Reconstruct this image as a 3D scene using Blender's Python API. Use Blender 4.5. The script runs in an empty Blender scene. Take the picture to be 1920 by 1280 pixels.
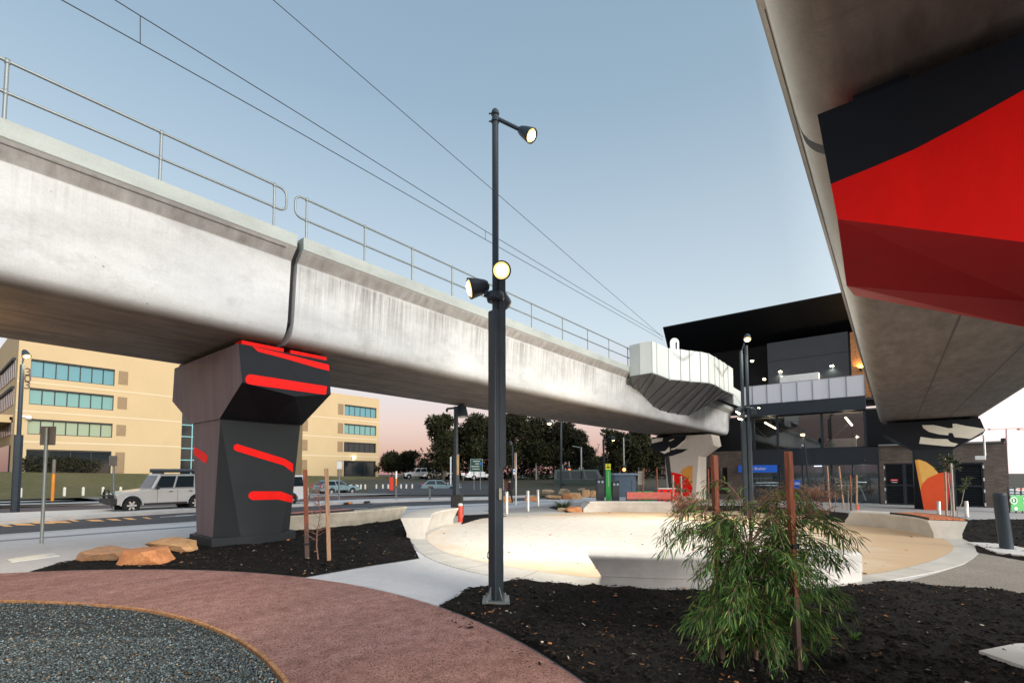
import bpy, bmesh, math, random
from mathutils import Vector, Matrix, noise
RD = math.radians
scene = bpy.context.scene
col = scene.collection
rnd = random.Random(7)

# ------------------------------------------------------------------ camera
F, H = 900.0, 1.75                      # focal length in photo pixels, eye height
YAW = math.atan2(714.0, F); PIT = math.atan(F / 16000.0); ROLL = RD(0.2)
PYC = 885.0 - F * math.tan(PIT)         # row of the principal point (lens shift)
FW = Vector((math.cos(YAW), math.sin(YAW), 0)); RT = Vector((math.sin(YAW), -math.cos(YAW), 0)); UP = Vector((0, 0, 1))
cf = FW * math.cos(PIT) + UP * math.sin(PIT); cu = UP * math.cos(PIT) - FW * math.sin(PIT)
cr = RT * math.cos(ROLL) - cu * math.sin(ROLL); cu2 = cu * math.cos(ROLL) + RT * math.sin(ROLL)
CAM = Vector((0, 0, H))
cd = bpy.data.cameras.new("camera"); cam = bpy.data.objects.new("camera", cd); col.objects.link(cam)
cd.sensor_width = 36.0; cd.lens = 36.0 * F / 1920.0; cd.shift_y = (PYC - 640.0) / 1920.0
cd.clip_end = 3000.0; cd.clip_start = 0.05
m4 = Matrix((cr, cu2, -cf)).transposed().to_4x4(); m4.translation = CAM
cam.matrix_world = m4
scene.camera = cam

# ------------------------------------------------------------------ sky, sun, exposure
w = bpy.data.worlds.new("World"); scene.world = w; w.use_nodes = True
wn, wl = w.node_tree.nodes, w.node_tree.links; wn.clear()
SUN_DIR = Vector((-0.14, -1.0, 0.0)).normalized(); SUN_EL = RD(13)
sky = wn.new('ShaderNodeTexSky'); sky.sky_type = 'NISHITA'; sky.sun_disc = False
sky.sun_elevation = RD(6); sky.sun_rotation = math.atan2(SUN_DIR.x, SUN_DIR.y); sky.air_density = 1.0; sky.dust_density = 1.2; sky.ozone_density = 2.0
bg1 = wn.new('ShaderNodeBackground'); bg1.inputs[1].default_value = 0.075
wl.new(sky.outputs[0], bg1.inputs[0])
# dusk colours: a blue dome, pale towards the horizon, pink belt opposite the sunset, white glow on the sunset side
tc = wn.new('ShaderNodeTexCoord'); sx = wn.new('ShaderNodeSeparateXYZ'); wl.new(tc.outputs['Generated'], sx.inputs[0])
ramp = wn.new('ShaderNodeValToRGB'); wl.new(sx.outputs[2], ramp.inputs[0])
def ramp_set(r, stops):
    e = r.color_ramp.elements
    while len(e) > 1: e.remove(e[-1])
    e[0].position, e[0].color = stops[0][0], (*stops[0][1], 1)
    for p, c in stops[1:]:
        k = e.new(p); k.color = (*c, 1)
ramp_set(ramp, [(0.0, (.53, .25, .28)), (.03, (.60, .29, .31)), (.10, (.82, .51, .47)), (.17, (.81, .67, .65)), (.27, (.68, .76, .80)), (.42, (.54, .635, .705)), (.62, (.345, .465, .565)), (1.0, (.20, .31, .43))])
dotn = wn.new('ShaderNodeVectorMath'); dotn.operation = 'DOT_PRODUCT'; wl.new(tc.outputs['Generated'], dotn.inputs[0]); dotn.inputs[1].default_value = (0.10, -0.99, 0.10)
glow = wn.new('ShaderNodeValToRGB'); wl.new(dotn.outputs['Value'], glow.inputs[0])
ramp_set(glow, [(0.0, (.0, .0, .0)), (.06, (.10, .10, .10)), (.22, (.85, .86, .86)), (.35, (.95, .94, .92)), (.60, (1.05, 1.02, .98)), (1.0, (1.9, 1.7, 1.5))])
add = wn.new('ShaderNodeMixRGB'); add.blend_type = 'ADD'; add.inputs[0].default_value = 1
wl.new(ramp.outputs[0], add.inputs[1]); wl.new(glow.outputs[0], add.inputs[2])
bg2 = wn.new('ShaderNodeBackground'); bg2.inputs[1].default_value = 0.76; wl.new(add.outputs[0], bg2.inputs[0])
ash = wn.new('ShaderNodeAddShader'); wl.new(bg1.outputs[0], ash.inputs[0]); wl.new(bg2.outputs[0], ash.inputs[1])
wo = wn.new('ShaderNodeOutputWorld'); wl.new(ash.outputs[0], wo.inputs[0])
sl = bpy.data.lights.new("sun", 'SUN'); sl.energy = 2.8; sl.angle = RD(24); sl.color = (1.0, .97, .92)
so = bpy.data.objects.new("sun", sl); col.objects.link(so)
so.rotation_euler = (-(SUN_DIR * math.cos(SUN_EL) + UP * math.sin(SUN_EL))).to_track_quat('-Z', 'Y').to_euler()
vs = scene.view_settings; vs.view_transform = 'Standard'; vs.look = 'None'; vs.exposure = 0.14; vs.gamma = 1.0; vs.use_curve_mapping = False
cy = scene.cycles; cy.max_bounces = 6; cy.diffuse_bounces = 3; cy.glossy_bounces = 3; cy.transmission_bounces = 4; cy.caustics_reflective = False; cy.caustics_refractive = False; cy.sample_clamp_indirect = 4.0

# ------------------------------------------------------------------ placing helpers
SL = 0.017
def gz(x): return -SL * (min(max(x, 8.0), 45.0) - 8.0)        # the ground falls gently towards the station
def ray(px, py): return cf + cr * ((px - 960) / F) + cu2 * ((PYC - py) / F)
def G(px, py, dz=0.0):                                         # point of the ground seen at a photo pixel
    d = ray(px, py); z = dz
    for _ in range(40):
        t = (z - H) / d.z; p = CAM + d * t; z = gz(p.x) + dz
    return CAM + d * ((z - H) / d.z)
def Z(px, py, z): d = ray(px, py); return CAM + d * ((z - H) / d.z)
def PL(px, py, p0, n):
    d = ray(px, py); n = Vector(n); return CAM + d * ((Vector(p0) - CAM).dot(n) / d.dot(n))
def PX(px, py, x): return PL(px, py, (x, 0, 0), (1, 0, 0))
def PY(px, py, y): return PL(px, py, (0, y, 0), (0, 1, 0))
def UPA(b, px, py): return PL(px, py, b, FW)                   # straight above/around b, same distance from the viewer
def DEP(px, py, dist): d = ray(px, py); return CAM + d * dist

# ------------------------------------------------------------------ materials
MATS = {}
def nodes_of(name):
    m = bpy.data.materials.new(name); m.use_nodes = True; MATS[name] = m
    return m, m.node_tree.nodes, m.node_tree.links, m.node_tree.nodes['Principled BSDF']
def coords(n, l, scale=(1, 1, 1)):
    t = n.new('ShaderNodeTexCoord'); mp = n.new('ShaderNodeMapping'); mp.inputs['Scale'].default_value = scale
    l.new(t.outputs['Object'], mp.inputs['Vector']); return mp.outputs[0]
def noise_n(n, l, vec, scale, detail=4, rough=.6):
    k = n.new('ShaderNodeTexNoise'); k.inputs['Scale'].default_value = scale; k.inputs['Detail'].default_value = detail; k.inputs['Roughness'].default_value = rough
    l.new(vec, k.inputs['Vector']); return k.outputs['Fac']
def ramp_n(n, l, fac, stops):
    r = n.new('ShaderNodeValToRGB'); ramp_set(r, stops); l.new(fac, r.inputs[0]); return r.outputs[0]
def mix_n(n, l, fac, a, b, mode='MIX'):
    x = n.new('ShaderNodeMixRGB'); x.blend_type = mode
    for i, v in enumerate((fac, a, b)):
        if isinstance(v, (int, float)): x.inputs[i].default_value = v
        elif isinstance(v, tuple): x.inputs[i].default_value = (*v, 1)
        else: l.new(v, x.inputs[i])
    return x.outputs[0]
def bump_n(n, l, h, strength, dist, bsdf):
    b = n.new('ShaderNodeBump'); b.inputs['Strength'].default_value = strength; b.inputs['Distance'].default_value = dist
    l.new(h, b.inputs['Height']); l.new(b.outputs[0], bsdf.inputs['Normal'])
def pbr(name, c, rough=.6, metal=0.0, var=.15, ns=3.0, bump=0.0, bs=40.0, bd=.01, stretch=(1, 1, 1), spec=.5, coat=0.0):
    m, n, l, b = nodes_of(name); v = coords(n, l, stretch)
    f = noise_n(n, l, v, ns); f2 = noise_n(n, l, v, ns * 9, 3)
    lo = tuple(x * (1 - var) for x in c); hi = tuple(min(1, x * (1 + var)) for x in c)
    a = ramp_n(n, l, f, [(.3, lo), (.7, hi)]); a = mix_n(n, l, .25, a, ramp_n(n, l, f2, [(.3, lo), (.7, hi)]))
    l.new(a, b.inputs['Base Color']); b.inputs['Metallic'].default_value = metal; b.inputs['Specular IOR Level'].default_value = spec
    rr = n.new('ShaderNodeMapRange'); rr.inputs[3].default_value = max(0.02, rough - .08); rr.inputs[4].default_value = min(1, rough + .08); l.new(f2, rr.inputs[0]); l.new(rr.outputs[0], b.inputs['Roughness'])
    if coat: b.inputs['Coat Weight'].default_value = coat
    if bump: bump_n(n, l, noise_n(n, l, v, bs, 3), bump, bd, b)
    return m
def emit(name, c, s):
    m, n, l, b = nodes_of(name); b.inputs['Base Color'].default_value = (*c, 1); b.inputs['Emission Color'].default_value = (*c, 1); b.inputs['Emission Strength'].default_value = s; return m
def attr_mat(name, rough=.7, spec=.3, trans=0.0):            # colour carried per leaf / stone / chip
    m, n, l, b = nodes_of(name); a = n.new('ShaderNodeVertexColor'); a.layer_name = 'tint'; l.new(a.outputs[0], b.inputs['Base Color'])
    b.inputs['Roughness'].default_value = rough; b.inputs['Specular IOR Level'].default_value = spec
    if trans:
        t = n.new('ShaderNodeBsdfTranslucent'); l.new(a.outputs[0], t.inputs[0]); x = n.new('ShaderNodeMixShader'); x.inputs[0].default_value = trans
        l.new(b.outputs[0], x.inputs[1]); l.new(t.outputs[0], x.inputs[2]); l.new(x.outputs[0], n['Material Output'].inputs[0])
    return m
def girder_mat(name, dirty, seams, web=1.0):
    m, n, l, b = nodes_of(name)
    cloud = noise_n(n, l, coords(n, l, (.35, .6, .8)), 1.6, 6)
    base = ramp_n(n, l, cloud, [(.22, (.36, .375, .385)), (.5, (.55, .57, .58)), (.75, (.68, .70, .71))])
    fine = noise_n(n, l, coords(n, l, (1, 1, 1)), 26, 4)
    base = mix_n(n, l, .22, base, ramp_n(n, l, fine, [(.3, (.42, .42, .42)), (.7, (.68, .68, .67))]))
    st = noise_n(n, l, coords(n, l, (5.0, 1.0, .14)), 2.6, 6, .75)          # rain streaks running down the web, in groups
    grp = ramp_n(n, l, noise_n(n, l, coords(n, l, (.32, 1, .25)), 1.3, 4), [(.34 if dirty > .6 else .46, (.08, .08, .08)), (.52 if dirty > .6 else .68, (1, 1, 1))])
    mask = mix_n(n, l, 1.0, ramp_n(n, l, st, [(.40 if dirty > .6 else .46, (0, 0, 0)), (.58 if dirty > .6 else .66, (1, 1, 1))]), grp, 'MULTIPLY')
    tc_ = n.new('ShaderNodeTexCoord'); s = n.new('ShaderNodeSeparateXYZ'); l.new(tc_.outputs['Object'], s.inputs[0])
    hz = n.new('ShaderNodeMapRange'); hz.inputs[1].default_value = 5.2; hz.inputs[2].default_value = 6.75; hz.inputs[3].default_value = .10; hz.inputs[4].default_value = dirty; l.new(s.outputs[2], hz.inputs[0])
    mm = n.new('ShaderNodeMath'); mm.operation = 'MULTIPLY'; l.new(mask, mm.inputs[0]); l.new(hz.outputs[0], mm.inputs[1])
    lim = n.new('ShaderNodeMapRange'); lim.inputs[1].default_value = 6.60; lim.inputs[2].default_value = 6.50; l.new(s.outputs[2], lim.inputs[0])
    ml = n.new('ShaderNodeMath'); ml.operation = 'MULTIPLY'; l.new(mm.outputs[0], ml.inputs[0]); l.new(lim.outputs[0], ml.inputs[1])
    base = mix_n(n, l, ml.outputs[0], base, (.14, .125, .11))
    blot = ramp_n(n, l, noise_n(n, l, coords(n, l, (.8, 1, 1.1)), 1.1, 7, .7), [(.54, (0, 0, 0)), (.74, (.55, .55, .55))]); base = mix_n(n, l, blot, base, (.30, .29, .275))
    pit_ = ramp_n(n, l, noise_n(n, l, coords(n, l), 9, 3, .5), [(.735, (0, 0, 0)), (.76, (.7, .7, .7))]); base = mix_n(n, l, pit_, base, (.22, .215, .21))
    par = n.new('ShaderNodeMapRange'); par.inputs[1].default_value = 6.80; par.inputs[2].default_value = 6.83; l.new(s.outputs[2], par.inputs[0])
    base = mix_n(n, l, par.outputs[0], base, mix_n(n, l, 1.0, base, (.54, .58, .545), 'MULTIPLY'))
    # grimy band on the chamfer below the parapet
    band = n.new('ShaderNodeValToRGB'); ramp_set(band, [(0, (0, 0, 0)), (.40, (0, 0, 0)), (.47, (1, 1, 1)), (.62, (1, 1, 1)), (.66, (0, 0, 0)), (1, (0, 0, 0))])
    br = n.new('ShaderNodeMapRange'); br.inputs[1].default_value = 6.1; br.inputs[2].default_value = 7.2; l.new(s.outputs[2], br.inputs[0]); l.new(br.outputs[0], band.inputs[0])
    g2 = noise_n(n, l, coords(n, l, (2.2, 1, .3)), 2.4, 5); gm = ramp_n(n, l, g2, [(.3, (.15, .15, .15)), (.7, (.8, .8, .8))])
    b2 = n.new('ShaderNodeMath'); b2.operation = 'MULTIPLY'; l.new(band.outputs[0], b2.inputs[0]); l.new(gm, b2.inputs[1])
    base = mix_n(n, l, b2.outputs[0], base, (.20, .185, .17))
    # soffit: board-marked concrete, its shade painted in as a darker brown
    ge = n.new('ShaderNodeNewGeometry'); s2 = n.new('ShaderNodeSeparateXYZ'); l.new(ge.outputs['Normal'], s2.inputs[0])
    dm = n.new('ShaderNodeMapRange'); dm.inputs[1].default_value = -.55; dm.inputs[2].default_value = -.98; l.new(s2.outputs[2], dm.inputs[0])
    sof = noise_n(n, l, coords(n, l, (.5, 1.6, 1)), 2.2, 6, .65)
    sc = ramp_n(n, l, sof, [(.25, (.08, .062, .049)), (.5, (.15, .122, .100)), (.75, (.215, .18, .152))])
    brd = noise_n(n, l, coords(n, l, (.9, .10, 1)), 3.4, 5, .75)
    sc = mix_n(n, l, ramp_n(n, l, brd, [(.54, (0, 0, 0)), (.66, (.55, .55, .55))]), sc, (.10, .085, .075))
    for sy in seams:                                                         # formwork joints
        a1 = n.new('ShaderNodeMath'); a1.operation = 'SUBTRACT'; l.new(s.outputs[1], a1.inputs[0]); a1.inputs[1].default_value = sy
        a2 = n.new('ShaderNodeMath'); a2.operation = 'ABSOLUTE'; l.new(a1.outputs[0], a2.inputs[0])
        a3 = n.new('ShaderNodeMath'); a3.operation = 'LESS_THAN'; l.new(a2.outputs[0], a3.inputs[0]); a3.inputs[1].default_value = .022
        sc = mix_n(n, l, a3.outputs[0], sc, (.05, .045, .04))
    if web < 1: base = mix_n(n, l, 1.0, base, (web, web, web * .97), 'MULTIPLY')  # darkens the side turned from the sunset: its shade put in the colour
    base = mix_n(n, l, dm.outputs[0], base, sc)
    l.new(base, b.inputs['Base Color']); b.inputs['Roughness'].default_value = .62; b.inputs['Specular IOR Level'].default_value = .35
    bump_n(n, l, fine, .25, .01, b); return m
def wood(name, a, c, rough=.7, axis=(9, 9, .8), low=None):
    m, n, l, b = nodes_of(name); v = coords(n, l, axis); f = noise_n(n, l, v, 5, 6, .7)
    x = ramp_n(n, l, f, [(.3, a), (.68, c)])
    if low:                                                   # weathered foot of the stake, some of its shading painted in too
        t = n.new('ShaderNodeTexCoord'); s = n.new('ShaderNodeSeparateXYZ'); l.new(t.outputs['Object'], s.inputs[0]); k = n.new('ShaderNodeMath'); k.operation = 'MULTIPLY_ADD'; l.new(f, k.inputs[0]); k.inputs[1].default_value = .35; l.new(s.outputs[2], k.inputs[2])
        r = n.new('ShaderNodeMapRange'); r.inputs[1].default_value = .95; r.inputs[2].default_value = .70; l.new(k.outputs[0], r.inputs[0]); x = mix_n(n, l, r.outputs[0], x, low)
    l.new(x, b.inputs['Base Color']); b.inputs['Roughness'].default_value = rough; bump_n(n, l, f, .4, .006, b); return m
def brick_mat(name, c1, c2, mortar, sc=1.0):
    m, n, l, b = nodes_of(name); t = n.new('ShaderNodeTexCoord'); s = n.new('ShaderNodeSeparateXYZ'); l.new(t.outputs['Object'], s.inputs[0])
    q = n.new('ShaderNodeMath'); q.operation = 'ADD'; l.new(s.outputs[0], q.inputs[0]); l.new(s.outputs[1], q.inputs[1])
    cb = n.new('ShaderNodeCombineXYZ'); l.new(q.outputs[0], cb.inputs[0]); l.new(s.outputs[2], cb.inputs[1])
    k = n.new('ShaderNodeTexBrick'); k.inputs['Scale'].default_value = sc; k.inputs['Brick Width'].default_value = .39; k.inputs['Row Height'].default_value = .1; k.inputs['Mortar Size'].default_value = .008
    k.inputs['Color1'].default_value = (*c1, 1); k.inputs['Color2'].default_value = (*c2, 1); k.inputs['Mortar'].default_value = (*mortar, 1); l.new(cb.outputs[0], k.inputs[0])
    f = noise_n(n, l, coords(n, l), 1.3, 5); a = mix_n(n, l, 1.0, k.outputs[0], ramp_n(n, l, f, [(.3, (.75, .75, .75)), (.7, (1.2, 1.2, 1.2))]), 'MULTIPLY')
    l.new(a, b.inputs['Base Color']); b.inputs['Roughness'].default_value = .8; bump_n(n, l, k.outputs['Fac'], -.3, .01, b); return m
def ground_mat(name, lo, hi, speck, rough=.85, sc=1.0, bump=.4, bs=60, patch=.3, stretch=(1, 1, 1), bd=.012, spk=.66):
    m, n, l, b = nodes_of(name); v = coords(n, l)
    big = noise_n(n, l, coords(n, l, stretch), .55 * sc, 5); mid = noise_n(n, l, v, 6 * sc, 5); fin = noise_n(n, l, v, bs, 4, .7)
    a = ramp_n(n, l, big, [(.28, lo), (.72, hi)]); a = mix_n(n, l, patch, a, ramp_n(n, l, mid, [(.3, lo), (.7, hi)]))
    a = mix_n(n, l, ramp_n(n, l, fin, [(spk - .1, (0, 0, 0)), (spk, (1, 1, 1))]), a, speck)
    l.new(a, b.inputs['Base Color']); b.inputs['Roughness'].default_value = rough; b.inputs['Specular IOR Level'].default_value = .15
    if bump: bump_n(n, l, fin, bump, bd, b)
    return m
def glass_mat(name, c, rough=.06, metal=.0, spec=1.0):
    m, n, l, b = nodes_of(name); b.inputs['Base Color'].default_value = (*c, 1); b.inputs['Roughness'].default_value = rough; b.inputs['Metallic'].default_value = metal; b.inputs['Specular IOR Level'].default_value = spec
    f = noise_n(n, l, coords(n, l), .6, 2); bump_n(n, l, f, .06, .05, b); return m
def see_through(name, tint, clear=.75, rough=.03):            # real panes: part mirror, part clear
    m, n, l, b = nodes_of(name); t = n.new('ShaderNodeBsdfTransparent'); t.inputs[0].default_value = (*tint, 1)
    g = n.new('ShaderNodeBsdfGlossy'); g.inputs['Roughness'].default_value = rough; g.inputs[0].default_value = (.9, .95, 1, 1)
    fr = n.new('ShaderNodeFresnel'); fr.inputs[0].default_value = 1.5
    mr = n.new('ShaderNodeMapRange'); mr.inputs[3].default_value = 1 - clear; mr.inputs[4].default_value = .55; l.new(fr.outputs[0], mr.inputs[0])
    x = n.new('ShaderNodeMixShader'); l.new(mr.outputs[0], x.inputs[0]); l.new(t.outputs[0], x.inputs[1]); l.new(g.outputs[0], x.inputs[2]); l.new(x.outputs[0], n['Material Output'].inputs[0]); return m

girder_a = girder_mat('concrete_clean', .35, (12.65, 14.05)); girder_b = girder_mat('concrete_streaked', .85, (12.65, 14.05))
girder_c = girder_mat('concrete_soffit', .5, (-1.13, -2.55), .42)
conc = pbr('concrete_pale', (.54, .52, .48), .75, var=.16, ns=2.2, bump=.25, bs=60, bd=.004)
conc2 = pbr('concrete_grey', (.62, .61, .595), .78, var=.16, ns=2.6, bump=.25, bs=70, bd=.004)
paintw = pbr('paint_offwhite', (.62, .56, .49), .6, var=.06)
charcoal = pbr('paint_charcoal', (.020, .025, .030), .65, spec=.25, var=.18, ns=1.2, bump=.12, bs=50, bd=.004)
purple = pbr('paint_plum_grey', (.145, .118, .138), .65, spec=.25, var=.22, ns=1.4, stretch=(1, 3.0, .25), bump=.12, bs=50, bd=.004)
redp = pbr('paint_red', (.92, .006, .003), .55, spec=.2, var=.14, ns=1.6, stretch=(1, 1, .35), bump=.1, bs=60, bd=.003)
blackp = pbr('paint_black', (.008, .010, .015), .6, spec=.25, var=.2)
redp_shaded = pbr('paint_red_shaded', (.42, .006, .012), .7, spec=.08, var=.08)  # the same red, darkened in the colour for the haunch underside in shade
orangep = pbr('paint_orange', (.80, .085, .012), .55, var=.06); amberp = pbr('paint_amber', (.80, .34, .055), .55, var=.08); yellowp = pbr('paint_yellow', (.88, .50, .11), .55, var=.06)
creamp = pbr('paint_cream', (.80, .75, .62), .6, var=.05); crimson = pbr('paint_crimson', (.70, .035, .045), .55, var=.08)
steel = pbr('galvanised_steel', (.22, .25, .255), .45, .5, var=.06, ns=3)
polemat = pbr('pole_slate_paint', (.028, .041, .054), .45, .0, spec=.3, var=.15, ns=4, bump=.05, bs=80, bd=.002)
blackm = pbr('black_metal', (.012, .013, .015), .5, var=.2)
rubber = pbr('rubber', (.012, .012, .013), .8)
lampglow = emit('lamp_lens_lit', (1.0, .86, .55), 26); lamprim = emit('lamp_lens_rim', (1.0, .62, .20), 1.6); lampwarm = emit('lamp_lens_warm', (1.0, .70, .33), 16); lampoff = glass_mat('lamp_lens_grey', (.55, .55, .5), .2)
red_lit = emit('signal_red_lit', (1, .22, .06), 6)
mulchm = ground_mat('mulch_ground', (.005, .005, .005), (.015, .013, .012), (.035, .025, .018), .9, 1.6, 1.0, 45, .5, bd=.05, spk=.74)
chipm = attr_mat('mulch_chips', .9, .08); stonem = attr_mat('gravel_stones', .75, .3)
gravelbase = ground_mat('gravel_ground', (.03, .035, .037), (.06, .066, .068), (.10, .11, .11), .9, 1.5, .6, 60)
redpath = ground_mat('red_oxide_paving', (.20, .092, .078), (.57, .325, .28), (.085, .042, .036), .75, .9, .9, 70, .5, (.28, 2.8, 1), .012, .60)
pathc = ground_mat('broomed_concrete', (.52, .52, .535), (.70, .70, .715), (.33, .32, .32), .8, .9, .35, 90, .3, bd=.004)
plazac = ground_mat('plaza_paving', (.36, .345, .34), (.50, .475, .465), (.28, .27, .26), .8, .6, .3, 90, .25, bd=.004)
aggm = ground_mat('exposed_aggregate', (.26, .235, .205), (.40, .365, .32), (.13, .115, .10), .85, 1.6, .5, 55, .4, bd=.006, spk=.60)
sandm, n, l, b = nodes_of('pale_sand')
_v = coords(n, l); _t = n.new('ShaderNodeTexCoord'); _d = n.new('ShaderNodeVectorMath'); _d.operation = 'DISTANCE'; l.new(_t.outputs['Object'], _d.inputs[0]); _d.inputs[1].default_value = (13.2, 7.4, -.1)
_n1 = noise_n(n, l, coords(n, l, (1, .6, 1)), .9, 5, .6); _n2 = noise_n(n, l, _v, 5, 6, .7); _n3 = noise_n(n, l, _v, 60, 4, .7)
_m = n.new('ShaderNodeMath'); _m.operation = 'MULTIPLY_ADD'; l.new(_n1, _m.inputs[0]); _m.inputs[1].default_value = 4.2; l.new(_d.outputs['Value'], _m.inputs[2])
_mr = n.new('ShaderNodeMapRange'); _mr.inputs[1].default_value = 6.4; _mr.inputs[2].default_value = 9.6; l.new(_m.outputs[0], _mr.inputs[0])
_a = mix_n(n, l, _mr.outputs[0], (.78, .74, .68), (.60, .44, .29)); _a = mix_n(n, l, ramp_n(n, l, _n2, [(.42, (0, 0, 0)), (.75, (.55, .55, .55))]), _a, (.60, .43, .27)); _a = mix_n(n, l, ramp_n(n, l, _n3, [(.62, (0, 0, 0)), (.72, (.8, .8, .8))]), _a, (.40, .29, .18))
l.new(_a, b.inputs['Base Color']); b.inputs['Roughness'].default_value = .95; b.inputs['Specular IOR Level'].default_value = .1; bump_n(n, l, _n3, .5, .008, b)
asph = ground_mat('asphalt', (.050, .052, .060), (.085, .086, .095), (.13, .13, .135), .85, .5, .35, 110, .4, bd=.004)
asphred = ground_mat('asphalt_reddish', (.085, .065, .065), (.13, .105, .105), (.16, .14, .14), .85, .5, .3, 110, .3, bd=.004)
kerbm = pbr('kerb_concrete', (.50, .50, .50), .8, var=.12, ns=1.5); markm = pbr('road_paint_orange', (.80, .40, .13), .7, var=.15); markw = pbr('road_paint_white', (.72, .72, .74), .7, var=.12)
lawnm = ground_mat('dry_lawn', (.055, .072, .022), (.17, .135, .075), (.06, .085, .02), .95, .35, .6, 6, .5, (1, .4, 1), .08, .7)
farg = ground_mat('far_ground', (.05, .05, .035), (.10, .09, .07), (.06, .06, .05), .95, .2, .3, 8)
stakem = wood('hardwood_red', (.085, .026, .014), (.36, .10, .048), low=(.085, .052, .042)); stakem2 = wood('hardwood_weathered', (.26, .14, .08), (.52, .32, .20)); edging = wood('edging_timber', (.18, .065, .025), (.62, .32, .14), axis=(3, 3, 3))
def rock_mat(name, a, c, d):
    m, n, l, b = nodes_of(name); v = coords(n, l); f = noise_n(n, l, v, 4, 7, .7); f2 = noise_n(n, l, v, 14, 5, .7)
    x = ramp_n(n, l, f, [(.25, a), (.5, c), (.75, d)]); x = mix_n(n, l, .3, x, ramp_n(n, l, f2, [(.3, a), (.7, d)])); l.new(x, b.inputs['Base Color']); b.inputs['Roughness'].default_value = .85; bump_n(n, l, f2, .6, .03, b); return m
rock_o = rock_mat('orange_sandstone', (.26, .09, .035), (.56, .225, .085), (.66, .36, .17)); rock_t = rock_mat('tan_sandstone', (.26, .14, .07), (.54, .30, .14), (.66, .45, .24)); rock_m = rock_mat('orange_grey_rock', (.20, .14, .10), (.46, .22, .10), (.50, .36, .24)); rock_g = rock_mat('grey_tan_rock', (.16, .12, .085), (.34, .25, .165), (.46, .36, .25))
bark = wood('bark', (.035, .026, .02), (.11, .085, .065)); barkred = wood('bark_reddish', (.16, .075, .055), (.36, .20, .155)); barkpale = wood('bark_pale', (.22, .18, .15), (.48, .42, .36))
leafm = attr_mat('leaf', .6, .3, .25); leafd = attr_mat('leaf_dark', .8, .15)

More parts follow.
